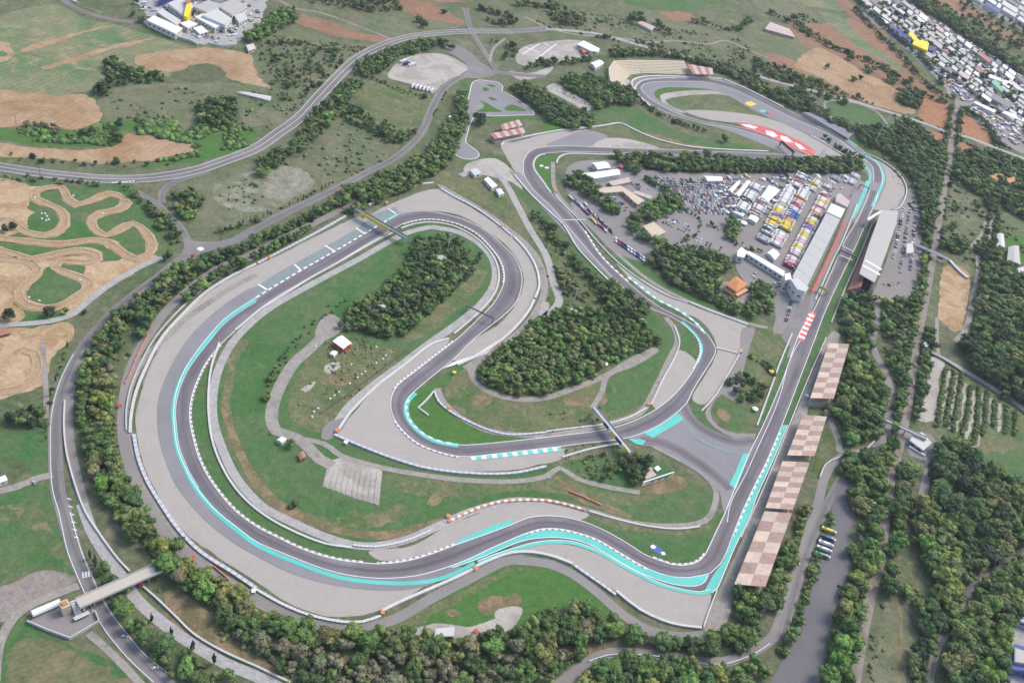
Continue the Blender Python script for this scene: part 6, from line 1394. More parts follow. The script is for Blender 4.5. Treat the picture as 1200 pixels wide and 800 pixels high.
# coaches and lorries on the strip beside the back leg
BUSC = [('white', 669, 233), ('blue', 673, 236), ('blue', 677, 240), ('white', 681, 243), ('red', 684, 247), ('navy', 688, 251), ('purple', 691, 248.5), ('white', 686, 240.5), ('navy', 697, 253.5), ('yellow', 694, 258.5), ('yellow', 697, 262), ('white', 698, 255), ('navy', 701, 257), ('purple', 702, 265), ('navy', 705, 261), ('red', 706, 268), ('navy', 709, 265.5), ('white', 709, 271), ('black', 716, 272)]
rz = ang((669, 233), (709, 272))
for i, (c, x, y) in enumerate(BUSC):
    vehicle(BUS if i % 3 else LORRY, 'coach' if i % 3 else 'lorry', '%s %s on the strip beside the back leg, %s in line from the top' % (c, 'coach' if i % 3 else 'lorry', ORD[i]), 'coach' if i % 3 else 'lorry', (x, y), c, rz + r7.gauss(0, .05), 'coaches on the strip beside the back leg', .62)
for i in range(20):
    x = 722 + i % 10 * 3.6; y = 281 + i % 10 * 2.5 + (3.4 if i >= 10 else 0); c = ['white', 'navy', 'white', 'red', 'silver', 'white', 'navy', 'white', 'silver', 'navy'][(i * 3) % 10]
    vehicle(VAN, 'parked_van', '%s van at the lower end of the coach strip, %s row, %s from the left' % (c, 'front' if i >= 10 else 'back', ORD[i % 10]), 'van', (x, y), c, rz, 'vans at the lower end of the coach strip', .85)
for lab, c, x, y in (('yellow lorry at the top of the dark lorry park', 'yellow', 968.5, 623), ('blue lorry below the yellow one on the lorry park', 'navy', 967.5, 632), ('white lorry between blue and green on the lorry park', 'white', 965, 638.5), ('white and green lorry low on the lorry park', 'white', 963, 645), ('green lorry at the bottom of the parked four', 'green', 961, 652)):
    vehicle(LORRY, 'lorry', lab, 'lorry', (x + 2, y), c, ang((960, 645), (968, 648)), 'lorries on the dark lorry park', .8)
for i in range(6): vehicle(LORRY, 'lorry', 'white lorry by the hedge of the gravel lot, %s from the left' % ORD[i], 'lorry', (484 + i * 4.4, 102 + i * 1.0), 'white', ang((484, 104), (487, 100)), 'white lorries by the hedge', .8)
for i, (c, x, y) in enumerate((('white', 473, 73), ('navy', 477, 76), ('white', 483, 77))): vehicle(LORRY, 'lorry', '%s lorry in the cluster on the gravel lot, %s from the left' % (c, ORD[i]), 'lorry', (x, y), c, ang((470, 75), (480, 72)), 'lorry cluster on the gravel lot', .9)
print('vehicles', len(VN))

def overflow():
    V, Q, C, n = [], [], [], 0
    for p, c, rz in OVER:
        m = MB(); cs, sn = math.cos(rz), math.sin(rz); k0 = 0
        m.hexa([(-2.1, -.85, .3), (2.1, -.85, .3), (2.1, .85, .3), (-2.1, .85, .3)], [(-2.1, -.82, .9), (2.05, -.8, .8), (2.05, .8, .8), (-2.1, .82, .9)]); k0 = len(m.v)
        m.hexa([(-1.75, -.78, .9), (1.0, -.76, .85), (1.0, .76, .85), (-1.75, .78, .9)], [(-1.35, -.62, 1.4), (.35, -.62, 1.42), (.35, .62, 1.42), (-1.35, .62, 1.4)])
        V += [(p.x + x * cs - y * sn, p.y + x * sn + y * cs, z + .28) for x, y, z in m.v]; Q += [tuple(i + n for i in f) for f in m.f]; n += len(m.v)
        C += [(*C_[c], 1)] * k0 + [(*[v * .6 for v in C_[c]], 1)] * (len(m.v) - k0)
    if V: return np.array(V), np.array(Q), np.array(C)
# ------------------------------------------------------------------ trees
M['leaf'] = leafy('foliage'); M['leaf_far'] = leafy('woodland_foliage', True); M['bark'] = plain('bark', (.10, .075, .05), .9, .25)
def ico(sub):
    import bmesh
    bm = bmesh.new(); bmesh.ops.create_icosphere(bm, subdivisions=sub, radius=1.0)
    v = np.array([x.co[:] for x in bm.verts]); f = np.array([[q.index for q in x.verts] for x in bm.faces]); bm.free(); return v, f
IC1, IC2 = ico(1), ico(2)
def crown_arrays(seed, clumps, leaves, shape, csize, lsize, base=None):
    base = base or IC1
    """unit crown: radius 1, from z = 0 up; lumpy clumps plus loose leaf sprays that break the outline"""
    g = np.random.default_rng(seed); V = []; Fc = []; n = 0; cen = []
    for i in range(clumps):
        while True:
            p = g.uniform(-1, 1, 3)
            if np.linalg.norm(p) < 1: break
        if i: p = p / max(np.linalg.norm(p), .01) * g.uniform(.45, .82)
        else: p = p * .1
        r = csize * g.uniform(.7, 1.25)
        v, f = base
        w = v * (1 + g.normal(0, .2, (len(v), 1))) * r * np.array([1, 1, .82]) + p
        V.append(w); Fc.append(f + n); n += len(v); cen.append((p, r))
    Q = []
    for i in range(leaves):
        p, r = cen[g.integers(len(cen))]; d = g.normal(0, 1, 3); d /= np.linalg.norm(d); d[2] = abs(d[2]) * .8 if g.random() < .7 else d[2]
        c = p + d * r * g.uniform(.85, 1.3); a = g.normal(0, 1, 3); a /= np.linalg.norm(a); b = np.cross(a, g.normal(0, 1, 3)); b /= max(.01, np.linalg.norm(b)); s = lsize * g.uniform(.6, 1.4)
        V.append(np.array([c - a * s, c + b * s * .7, c + a * s, c - b * s * .7])); Q.append([n, n + 1, n + 2, n + 3]); n += 4
    V = np.vstack(V)
    sx, sy, sz, pw = shape
    V = V * np.array([sx, sy, sz]); V[:, 2] -= V[:, 2].min()
    if pw:                                             # taper towards the top
        h = V[:, 2] / V[:, 2].max(); k = (1 - h) ** pw * .9 + .1; k = np.minimum(1, k * 1.25) * np.minimum(1, .35 + h * 4); V[:, 0] *= k; V[:, 1] *= k
    return V, np.vstack(Fc), np.array(Q, int).reshape(-1, 4)
def arr_mesh(name, V, T, Q, mat):
    me = bpy.data.meshes.new(name); me.from_pydata(V.tolist(), [], T.tolist() + Q.tolist()); me.materials.append(mat); me.update(); return me
KIND = {'broadleaf': (1, 1, .95, 0), 'pine': (1, 1, .8, 0), 'cypress': (.9, .9, 3.6, .75), 'bush': (1, 1, .7, 0)}
CRN = {}
for kd, n, cl, lv, cs, ls in (('broadleaf', 9, 24, 520, .36, .11), ('pine', 6, 22, 420, .34, .09), ('cypress', 2, 22, 260, .42, .08), ('bush', 3, 10, 200, .46, .12)):
    CRN[kd] = [arr_mesh(kd + '_crown', *crown_arrays(100 + 17 * i + len(kd), cl, lv, KIND[kd], cs, ls, IC2), M['leaf']) for i in range(n)]
LOW = {kd: [crown_arrays(900 + i + len(kd), cl, lv, KIND[kd], cs, ls) for i in range(7)] for kd, cl, lv, cs, ls in (('broadleaf', 10, 120, .45, .14), ('pine', 9, 100, .44, .12), ('cypress', 9, 50, .5, .12), ('bush', 4, 40, .6, .17))}
def trunk_mesh():
    m = MB(); m.tube((0, 0, 0), (0, .02, .5), .075, .055, 7); m.tube((0, .02, .5), (.05, 0, 1.0), .055, .03, 6)
    for a, z in ((.3, .45), (2.3, .55), (4.3, .6)): m.tube((0, .02, z), (math.cos(a) * .35, math.sin(a) * .35, z + .38), .035, .015, 5)
    return m.mesh('trunk', [M['bark']])
TRUNK = trunk_mesh()
TINT = {'dark green': (.046, .080, .030), 'deep green': (.060, .103, .035), 'mid green': (.080, .132, .040), 'bright green': (.108, .184, .048), 'olive green': (.124, .144, .054), 'grey brown': (.136, .132, .080), 'yellow green': (.154, .184, .052), 'blackish green': (.030, .053, .027)}
TREES = []                                              # (x, y, radius, height, kind, tint, zone)
grid = {}
def put(p, r, h, kind, tint, zone, gap=.8, free=False):
    if not free and blocked(p, r * .35): return False
    k = (int(p.x // 12), int(p.y // 12))
    for i in (-1, 0, 1):
        for j in (-1, 0, 1):
            for q, qr in grid.get((k[0] + i, k[1] + j), ()):
                if (q.x - p.x) ** 2 + (q.y - p.y) ** 2 < ((r + qr) * gap) ** 2: return False
    grid.setdefault(k, []).append((p, r)); TREES.append((p.x, p.y, r, h, kind, tint, zone)); return True
rt_ = random.Random(21)
def size(kind, s):
    if kind == 'cypress': return s * rt_.uniform(.34, .46), s * rt_.uniform(2.2, 3.0)
    if kind == 'bush': return s * rt_.uniform(.5, .9), s * rt_.uniform(.6, 1.1)
    k = rt_.choice((rt_.uniform(.5, .85), rt_.uniform(.75, 1.15), rt_.uniform(1.0, 1.5))); return s * k, s * (.45 + .6 * k) * rt_.uniform(1.25, 2.0)
FLOORS = []
def wood(zone, poly, step, s, kinds, tints, gap=.72, fill=1.0):
    poly = P(poly)
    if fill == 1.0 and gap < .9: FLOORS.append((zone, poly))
    w = [U(x, y) for x, y in poly]; w = [(p.x, p.y) for p in w]
    x0, x1 = min(p[0] for p in w), max(p[0] for p in w); y0, y1 = min(p[1] for p in w), max(p[1] for p in w)
    cand = []
    n = int((x1 - x0) * (y1 - y0) / (step * step) * 7.0)
    for i in range(n):
        x, y = rt_.uniform(x0, x1), rt_.uniform(y0, y1)
        if inpoly(x, y, w) and rt_.random() < fill:
            kd = rt_.choice(kinds); r, h = size(kd, s); cand.append((x, y, r, h, kd))
    cand.sort(key=lambda q: -q[2] * rt_.uniform(.5, 1))
    for x, y, r, h, kd in cand: put(Vector((x, y, 0)), r, h, kd, rt_.choice(tints), zone, gap * .82)
def row(zone, pts, step, s, kinds, tints, width=0.0, gap=.5):
    w = spline([U(x, y) for x, y in P(pts)], False, 2.0); acc = 0.0
    for i in range(1, len(w)):
        acc += (w[i] - w[i-1]).length
        while acc >= step:
            acc -= step; kd = rt_.choice(kinds); r, h = size(kd, s); d = (w[i] - w[i-1]).normalized(); o = Vector((-d.y, d.x, 0)) * rt_.uniform(-width, width)
            put(w[i] + o + Vector((rt_.uniform(-.5, .5), rt_.uniform(-.5, .5), 0)), r, h, kd, rt_.choice(tints), zone, gap)
def single(zone, pts, s, kinds, tints):
    for x, y in P(pts):
        kd = rt_.choice(kinds); r, h = size(kd, s); put(U(x, y), r, h, kd, rt_.choice(tints), zone, .2, True)
B, PI, CY, BU = 'broadleaf', 'pine', 'cypress', 'bush'
G4 = ['mid green', 'deep green', 'deep green', 'olive green', 'mid green', 'bright green']
GD = ['dark green', 'deep green', 'deep green', 'mid green', 'blackish green', 'olive green', 'mid green']
GO = ['olive green', 'olive green', 'mid green', 'grey brown', 'deep green', 'yellow green']
GB = ['bright green', 'mid green', 'yellow green', 'mid green', 'deep green']
# near woods
row('in the cypress line above the lower ring road', '104,655 113,663', 6, 4.5, [CY], ['blackish green'])
single('among the cypresses by the ramp road', '178,728 201,745 226,760 251,778 106,655 112,665', 4.6, [CY], ['blackish green'])
single('by the footbridge over the ring road', '120,672 150,692 196,668 205,645', 6.0, [B], ['bright green', 'mid green'])
wood('between ring road and ramp road, lower left', '120,672 140,695 150,720 175,742 205,772 240,796 245,815 212,812 190,785 165,760 145,735 128,705', 9, 4.4, [B, B, B, BU], G4 + ['yellow green'], .9)
wood('on the verge right of the ramp road', '195,735 235,762 290,792 320,810 260,812 225,780 196,752', 11, 3.6, [B, BU], G4, 1.0, .6)
wood('on the slope right of the footbridge', '186,640 200,625 212,640 240,668 275,695 300,712 300,745 262,728 228,704 200,680', 8, 5.0, [B, B, BU], GO + G4, .78)
wood('in the long bottom belt below the gravel traps', '225,690 262,690 300,712 345,733 400,742 445,738 470,744 520,752 580,748 610,738 640,718 670,712 700,718 722,735 722,748 680,756 620,762 560,768 500,766 440,766 380,758 320,742 262,722', 7.6, 5.0, [B, B, B, BU], GO + G4, .74)
wood('in the bottom belt under the last corner', '735,738 770,740 805,748 840,748 870,735 885,722 890,745 878,760 850,768 800,764 760,756 735,752', 7.5, 5.6, [B], G4 + ['olive green'], .75)
wood('in the brown scrub at the bottom', '262,738 300,748 340,762 420,770 520,772 640,768 690,764 650,790 600,806 420,812 360,806 320,780', 8.0, 4.4, [B, B, BU], ['grey brown', 'grey brown', 'olive green', 'deep green', 'grey brown', 'mid green'], .78)
wood('in the bottom grove along the curving road', '560,775 620,770 668,768 690,762 660,790 640,805 560,808', 8, 4.6, [B], GB + G4, .76)
wood('inside the bottom road curve', '690,785 720,772 750,770 790,778 830,782 860,785 890,775 895,800 860,812 700,812 670,805', 8.5, 4.8, [B], GB, .8, .85)
wood('left of the nearest checkered stand', '856,690 872,692 892,695 892,712 880,722 864,720', 7, 4.8, [B], GB, .75)
wood('beside the service road behind the stands', '902,680 925,635 935,610 945,590 955,600 940,650 925,690 912,715 900,712', 7, 4.2, [B, BU], GB + ['olive green'], .8)
wood('between service road and lorry park', '925,725 940,690 955,650 966,610 976,598 968,640 952,690 938,730 922,765 912,768', 7, 3.8, [B, BU], G4, .85)
wood('between lorry park and trackbed', '1000,585 1035,580 1032,620 1022,665 1012,700 1000,760 995,805 962,805 975,750 990,700 1000,650 1008,610', 8.2, 6.0, [B], GO + G4, 0.86)
wood('in the grove above the lorry park', '970,560 985,540 1010,532 1036,522 1046,500 1054,500 1048,540 1040,580 1010,582 995,560 980,556', 8, 5.8, [B], G4 + GB, 0.86)
wood('in the wood between the stands and the curved lane', '978,470 988,440 1000,430 1016,425 1030,440 1036,465 1033,500 1022,518 1000,524 986,524 984,500 975,485', 7.8, 6.0, [B], G4 + GB, 0.84)
wood('in the wood right of the longest stand', '996,400 1000,370 1018,372 1022,395 1018,412 1008,420 1012,432 996,440 984,450 990,425', 7.6, 5.8, [B], G4 + GB, 0.86)
wood('in the grove below the main grandstand', '985,370 992,352 1008,350 1026,352 1024,372 1018,395 1002,400 986,392', 7.6, 5.4, [B], G4 + GD, .72)
wood('in the grove below the stand car park', '1036,358 1060,352 1080,352 1085,362 1078,378 1072,400 1066,408 1052,420 1048,400 1032,392 1032,372', 8, 5.2, [B], G4 + GB, 0.86)
wood('beside the trackbed left of the bare ground', '1040,425 1062,412 1066,430 1056,480 1048,500 1044,465', 7.5, 4.6, [B], G4, 0.92)
wood('in the strip right of the trackbed', '1084,380 1092,390 1090,420 1084,450 1076,480 1068,500 1068,470 1076,430', 7, 4.4, [B, BU], GD, .85)
wood('between trackbed and right clearing', '1055,560 1070,545 1068,580 1052,620 1046,660 1040,700 1030,705 1036,660 1044,610', 8, 5.8, [B], G4 + ['olive green'], 0.87)
wood('in the column of bushy trees right of the clearing', '1066,600 1085,598 1105,615 1120,650 1128,680 1126,708 1112,720 1098,700 1082,668 1070,640', 8.2, 6.2, [B], ['olive green', 'mid green', 'yellow green', 'bright green'], .70)
wood('around the lower right clearing', '1040,675 1052,690 1070,700 1090,705 1104,725 1108,740 1096,752 1090,770 1080,760 1076,730 1064,700 1050,700 1040,690', 8, 5.6, [B, BU], GD + G4, .78)
wood('in the dense evergreen wood at the right edge', '1090,545 1110,522 1136,528 1160,552 1185,575 1215,590 1215,640 1180,652 1150,672 1135,690 1120,650 1108,610 1092,580', 8.4, 7.0, [B], GD + ['mid green'], .68)
wood('in the wood below the lower right lane', '1215,660 1180,668 1155,685 1140,705 1120,742 1106,768 1098,805 1172,805 1170,770 1180,745 1186,715 1195,695 1215,685', 8.4, 6.6, [B], G4 + ['olive green', 'dark green'], .70)
wood('beside the clearing at the bottom right', '1068,760 1085,765 1086,805 1064,805', 9, 4.6, [B], GD + ['mid green'], .8)
wood('in the dark evergreen belt above the orchard', '1128,402 1140,400 1160,420 1185,445 1215,470 1215,486 1180,470 1150,446 1132,425', 8, 7.0, [B], ['blackish green', 'dark green', 'dark green'], .66)
wood('in the big wood at the right edge', '1150,312 1180,318 1215,340 1215,445 1195,440 1170,420 1152,400 1146,372 1146,340', 8.4, 6.6, [B], GD + G4, .68)
# inner circuit
wood('in the pine wood inside the hairpin', '562,440 572,420 590,402 612,388 638,372 662,366 690,364 712,370 735,380 760,388 768,402 752,412 728,420 705,432 676,448 645,460 612,464 580,456 563,448', 6.6, 4.2, [PI, PI, B], ['mid green', 'deep green', 'mid green', 'bright green', 'olive green'], .70)
wood('on the spur of trees above the pine wood', '716,330 738,345 758,362 752,385 730,382 715,370 700,352 702,338', 7, 4.4, [B, PI], GD + ['mid green'], .74)
row('in the hedge left of the back leg', '622,248 646,276 668,302 690,325 708,346', 2.6, 4.2, [B, B, BU], GD + ['mid green'], 6, .45)
row('in the bright hedge beside the kart square road', '600,236 618,262 636,292 648,320', 4.0, 2.8, [B, BU], GB, 3)
wood('on the spur of scrub beside the access road', '640,300 668,330 690,345 686,355 660,345 645,330', 9, 3.4, [B, BU], GO, .9)
row('along the dusty path on the infield', '604,396 630,380 648,362', 8, 3, [BU], G4, 4)
wood('in the infield wood of the long bend', '398,385 410,365 440,345 468,322 480,300 486,288 505,296 512,312 540,305 545,322 520,350 498,372 470,392 440,396 420,388', 7, 4.0, [B, B, PI], G4 + GD, .74)
wood('in the bushes round the infield wood top', '475,292 482,284 520,276 540,282 552,300 558,318 545,324 532,308 505,292', 7.5, 3.2, [B, BU], GD, .95, .7)
for k in range(9):                                      # planted rows right of the wood
    row('in the planted rows of the infield wood', '%g,%g %g,%g' % (478 + k * 9.5, 390 - k * 8.2, 512 + k * 6.2, 352 - k * 6.5), 4.0, 2.3, [BU, B], ['deep green', 'dark green'], .4)
row('in the scrub line below the infield wood', '345,408 360,388 388,362 405,350', 6, 2.4, [BU], G4, 5)
row('in the bush line left of the fan area path', '352,392 338,412 326,435 316,465 312,490 318,512', 4, 2.4, [BU, B], ['deep green', 'olive green', 'mid green'], 4)
single('beside the white infield hut', '340,524', 5.2, [B], ['mid green'])
single('alone on the left infield slope', '343,592', 2.6, [B], ['dark green'])
wood('in the pavilion grove of the infield', '735,535 748,538 756,548 755,566 744,570 734,560', 7, 4.8, [B], GD, .75)
wood('in the bushes left of the infield pavilion', '672,545 700,532 735,534 732,558 710,566 690,560', 10, 2.6, [BU, B], GO, 1.0, .7)
wood('by the infield corner of the chicane', '852,448 870,438 886,448 896,456 888,470 874,474 858,462', 8, 3.8, [B, BU], GD + ['olive green'], .9, .7)
row('in the hedge below the pit exit lawn', '876,412 886,424 900,430 908,440', 5, 2.6, [BU, B], GD, 2)
wood('in the villa wood above the chicane gravel', '758,305 775,292 800,292 830,296 850,306 852,318 838,326 850,345 870,358 882,362 884,372 862,368 835,356 806,344 780,330', 7.2, 4.6, [B], GD + G4, .74)
wood('in the grove right of the villa', '876,338 886,334 898,340 905,352 900,366 886,364 878,352', 7, 4.6, [B], G4, .74)
wood('in the trees left of the bus strip', '664,212 676,206 690,214 700,224 706,238 724,242 724,252 712,252 700,240 684,230 668,222', 7.4, 4.4, [B], GD + ['mid green'], .78)
wood('in the tree ring of the walled paddock lot', '738,258 752,246 776,232 796,232 798,245 784,250 770,256 752,262 748,272 758,280 772,286 780,290 766,290 748,280 736,268', 7, 4.8, [B], ['mid green', 'deep green', 'bright green'], .70)
row('in the hedge of the visitors field', '752,208 766,216 782,226', 4.5, 4.2, [B], ['deep green', 'mid green'], 3)
wood('in the trees by the white marquees', '720,186 745,182 748,196 746,206 736,200 726,192', 8, 4.6, [B], GD, .75)
row('in the lot hedge above the villa road', '790,288 806,280 818,272 820,258 808,250 798,244', 6, 2.6, [BU, B], GD, 2)
wood('in the small grove of the paddock crossing', '850,262 860,256 866,268 862,280 852,280', 8, 4.2, [B], G4, .8)
row('in the hedge by the paddock entrance', '826,262 842,268 856,282 876,292 892,296', 6, 3, [BU, B], GD, 3)
wood('in the tree belt between paddock and back straight', '742,186 780,184 830,186 880,190 930,190 980,188 1006,186 1008,200 985,203 930,203 870,203 800,201 760,199', 7.2, 4.8, [B], GD + ['mid green'], .68)
row('in the hedge along the stadium exit', '962,160 980,172 1000,184 1010,190', 6, 3.6, [B], GD, 4)
wood('in the round grove left of the far stadium bend', '652,96 672,92 690,92 715,102 738,108 748,118 742,124 715,124 700,128 690,120 668,108', 7.4, 5.2, [B, PI], ['mid green', 'deep green', 'mid green'], .66)
wood('in the grove right of the kart circuit', '596,104 620,100 638,108 650,122 680,132 695,140 692,150 670,152 655,146 640,138 628,128 612,116', 7.6, 5.0, [B], GD + ['mid green'], .7)
row('in the hedge along the far stadium wall', '748,118 765,130 785,140 800,147 830,155', 6, 3.4, [B], GD, 3)
single('alone on the bank of the back straight', '847,166', 5.0, [B], ['dark green'])
single('alone beside the kart circuit lane', '563,146', 7.0, [B], ['blackish green'])
# boundary belt
wood('in the boundary belt left of the long bend', '112,392 130,372 150,356 168,348 160,365 146,385 138,410 132,440 128,470 128,500 134,530 146,562 158,585 172,602 190,622 198,640 186,655 165,640 146,618 128,600 112,570 100,535 92,490 92,450 100,415', 8.4, 5.0, [B], G4 + GO, .74)
wood('in the boundary belt above the start of the long bend', '150,352 190,330 225,312 258,300 300,284 345,262 390,240 395,250 360,272 318,296 275,318 235,342 205,362 180,385 165,400 156,385', 7.6, 4.6, [B], G4 + GD, .72)
wood('in the boundary belt behind the fourth bend', '388,240 410,222 440,212 470,198 500,180 520,158 530,138 538,112 546,110 545,140 535,175 522,196 508,206 480,222 445,238 410,252', 7.6, 4.6, [B], G4 + GB, .72)
row('in the yellow bushes by the kart lane', '538,112 536,130 530,150 528,165', 5, 3.0, [BU, B], ['yellow green', 'bright green'], 2)
row('in the young tree row along the ring road', '148,318 166,312 178,306 192,300 128,332 110,348 98,366', 7, 3.0, [B, CY], GD, 2)
single('at the corner of the motocross lane', '58,370 78,368 12,375 16,268 6,272', 5, [B], ['bright green', 'mid green', 'blackish green'])
single('beside the junction tarmac', '196,304 208,278', 5.4, [B], ['dark green'])
wood('in the bushes between motocross park and slip road', '155,228 170,236 190,252 205,268 210,285 200,288 188,268 172,250', 8, 3.4, [B, BU], G4, .85)
row('in the hedge between motocross park and dual road', '0,208 40,210 80,214 110,216 140,218 155,222', 6, 3.6, [B, BU], G4, 4)
wood('in the dark thicket left of the ring road', '8,488 30,478 54,482 56,500 30,504 10,500', 8, 4, [B, BU], GD, .8)
row('in the cypress row beside the separate sand loop', '80,400 72,425 65,450 58,470 56,490 55,520', 8, 3.2, [CY, BU], ['blackish green', 'dark green'], 1)
# upper left country
wood('in the bushes of the green plot above the junction', '204,232 225,222 240,232 232,250 222,262 208,250', 9, 4.0, [B, BU], G4, .85)
row('in the hedge along the green plot', '250,276 290,262 330,246 360,232 392,212', 7, 2.8, [BU, B, CY], GD, 2)
wood('in the trees along the dual road, left bank', '300,188 330,180 352,152 372,128 398,106 415,92 425,98 405,125 385,150 360,172 330,196 305,208', 10, 4.4, [B, BU], G4, .85, .8)
wood('in the trees along the middle terraces', '385,122 410,122 440,140 470,152 500,160 480,175 455,168 425,150 395,135', 9, 4.0, [B, BU], GD + G4, .9, .8)
single('pair of dark trees on the middle terrace', '450,158 458,162', 5, [B], ['blackish green'])
row('in the hedge below the gravel lorry lot', '424,86 445,96 470,106 496,114 504,118', 6, 3.0, [BU, B], GD, 3)
row('in the small cypress row by the ring road', '440,192 470,180 492,164 505,142 515,120 524,106', 7, 2.6, [CY, BU], GD, 1)
wood('in the trees between dual road and lorry lot', '415,78 440,66 470,54 500,50 512,54 500,60 470,66 448,84 430,92 418,90', 8, 4.0, [B], G4, .8)
row('in the trees at the lay-by', '512,46 520,54 530,60', 6, 4.6, [B], GD, 2)
wood('in the thickets of the scrubby meadow', '122,80 136,72 150,82 175,86 192,94 175,98 150,98 128,104', 11, 4.4, [B], GD, .85, .8)
single('at the dark corner of the tan field', '112,112 116,106 120,110 130,80 128,74', 5.5, [B], ['blackish green', 'dark green'])
wood('in the dark thicket of the meadow slope', '230,128 250,118 275,122 280,140 262,152 238,150', 9, 5.0, [B], GD, .78)
row('in the hedge of the orange strip', '0,182 40,188 85,190 110,194 150,194 200,190', 10, 3.2, [B, BU], GD, 5)
row('in the reddish bushes by the tan field', '26,150 40,148 55,148 68,150 70,160', 6, 3.6, [B], ['grey brown'], 3)
single('between the two tan fields', '100,160 108,158 135,158 138,166 140,150', 5, [B], GD)
wood('in the pine rows right of the factory', '285,46 305,34 330,16 345,14 348,24 320,40 296,52', 8, 5.0, [PI, B], ['mid green', 'bright green'], .7)
single('big tree at the factory gate', '160,5 156,20 166,26', 6, [B], GD)
wood('in the scrub of the dry hillside', '300,50 350,45 400,58 430,62 400,90 360,115 330,120 310,90', 17, 3.4, [BU, B], GD + GO, 1.2, .6)
wood('in the hill hedges at the top left', '310,-6 380,-6 470,-4 470,14 430,14 390,8 350,0', 13, 4.4, [B, BU], GD + GO, 1.0, .6)
single('alone in the meadow above the dual road', '491,26 496,33 520,16', 5, [B], GD)
row('along the country road on the hill', '560,10 580,16 600,22 595,30 570,26', 6, 4.6, [B], GD, 5)
# top centre hills
row('in the hill hedge at the very top', '600,6 630,8 655,10 640,4', 7, 5, [B], GD, 4)
wood('in the copses of the hill meadows', '640,14 665,12 690,22 680,32 655,30', 11, 4.6, [B, BU], GD + GO, .9, .7)
single('dark copse beside the weathered barn', '742,22 748,20 752,24 740,26 772,30 776,36 770,28 782,40', 6, [B], GD)
row('in the long hill hedge towards the stadium', '672,42 700,44 730,48 760,52 780,58 810,62', 7, 4.6, [B, BU], GD, 5)
row('in the second hill hedge', '805,24 830,30 850,36 866,34 880,24', 8, 4.6, [B], GD, 4)
wood('in the tree belt behind the far terrace', '715,60 760,60 800,64 850,76 880,92 910,108 940,125 935,130 905,118 870,98 840,84 800,70 760,66 720,68', 9, 4.6, [B], GD + GO, .78)
row('in the trees below the helipad lot', '612,80 640,76 670,74 690,72', 6, 4.6, [B], GD, 5)
row('in the trees behind the kart grove', '570,50 590,54 600,62 590,72', 7, 4.4, [B, BU], GD, 8)
wood('in the trees between terrace and country road', '880,70 930,84 960,98 1000,118 990,124 955,112 920,100 885,88', 10, 4.4, [B, BU], GD + G4, .9, .7)
wood('in the tree belt right of the stadium exit', '930,104 950,118 968,134 985,144 1000,152 1000,160 980,150 955,138 935,128 920,118', 9, 4.6, [B], GD, .8)
wood('in the big wood right of the stadium', '1002,152 1030,154 1060,146 1080,156 1095,170 1108,180 1106,200 1098,230 1092,262 1085,288 1078,275 1076,240 1068,210 1050,190 1030,176 1010,168', 8.6, 5.2, [B], GD + ['deep green', 'mid green'], .7)
wood('in the strip between stand car park and trackbed', '1080,270 1092,262 1090,290 1084,330 1078,352 1074,345 1080,310', 8, 4.8, [B, BU], G4 + GB, 0.92)
wood('in the strip right of the upper trackbed', '1108,215 1114,215 1106,250 1104,280 1096,305 1090,340 1086,350 1090,310 1100,265', 8, 4.6, [B], GD, .8)
single('on the round meadow', '1143,246 1119,246 1117,268 1130,247', 5, [B], GD)
wood('in the wood below the round meadow', '1106,282 1128,282 1130,298 1116,298 1104,292', 8, 5, [B], GD, .7)
wood('in the dark forest beyond the round meadow', '1114,205 1130,200 1160,214 1200,232 1240,250 1240,275 1200,258 1170,240 1148,230 1125,215', 8.6, 5.4, [B], GD, .66)
wood('in the forest around the far farmhouses', '1120,180 1160,185 1200,200 1240,215 1240,240 1200,224 1150,210 1118,202', 9.4, 5.2, [B], GD, .7)
row('in the left one of the twin hedges', '1150,232 1160,246 1158,262 1156,280 1152,290', 6, 4, [B], GD, 2)
row('in the right one of the twin hedges', '1156,230 1168,250 1166,268 1164,285', 6, 4, [B], GD, 2)
wood('in the trees round the far farm', '1140,292 1166,286 1170,300 1180,312 1168,318 1150,308', 9, 4.8, [B], GD, .8)
for k, s in enumerate(('1108,432 1102,470 1098,500', '1118,434 1114,462 1108,498', '1127,436 1122,470 1116,504', '1137,452 1134,480 1126,512', '1147,452 1146,480 1140,518 1132,522', '1156,458 1154,488 1150,510', '1166,470 1164,500', '1180,476 1178,508', '1190,482 1188,510')):
    row('in the planted orchard hedges, %s hedge from the left' % ORD[k], s, 1.6, 3.5, [BU], ['deep green', 'mid green', 'olive green', 'mid green'], .5, .12)
# right farmland hedges
row('in the dark hedge along the brown strips', '925,20 945,36 970,54 1000,66 1030,78 1060,98 1080,112 1110,122', 7, 4.4, [B], GD, 3)
row('in the second dark hedge along the brown strips', '1000,10 1030,42 1060,72 1085,100 1108,116', 7, 4.6, [B], GD, 3)
single('on the wide tan field', '1014,82 1018,86 1022,84 1000,95 1008,93 1042,95 1046,98 1066,97 995,70 968,80', 5.5, [B], GD)
wood('in the square copse on the tan field', '1052,112 1066,106 1078,120 1076,128 1066,126 1054,122', 8, 5.4, [B], GD, .7)
row('in the hedge above the triangular meadow', '980,110 1005,116 1030,126 1050,136', 8, 3.6, [B, BU], GD, 3)
row('in the hedge left of the orange fields', '1040,132 1060,142 1072,150 1066,160', 7, 4.6, [B], GD, 4)
row('in the tree band before the far estate', '1000,-4 1025,22 1050,44 1075,66 1095,88 1112,108 1128,128 1146,140 1160,156 1172,172', 6.5, 5.0, [B], GD, 3)
wood('in the tree band through the far estate', '1066,-10 1090,2 1120,24 1150,46 1180,68 1200,84 1192,86 1160,64 1125,40 1095,20 1068,4', 10, 6.0, [B], GD, .7)
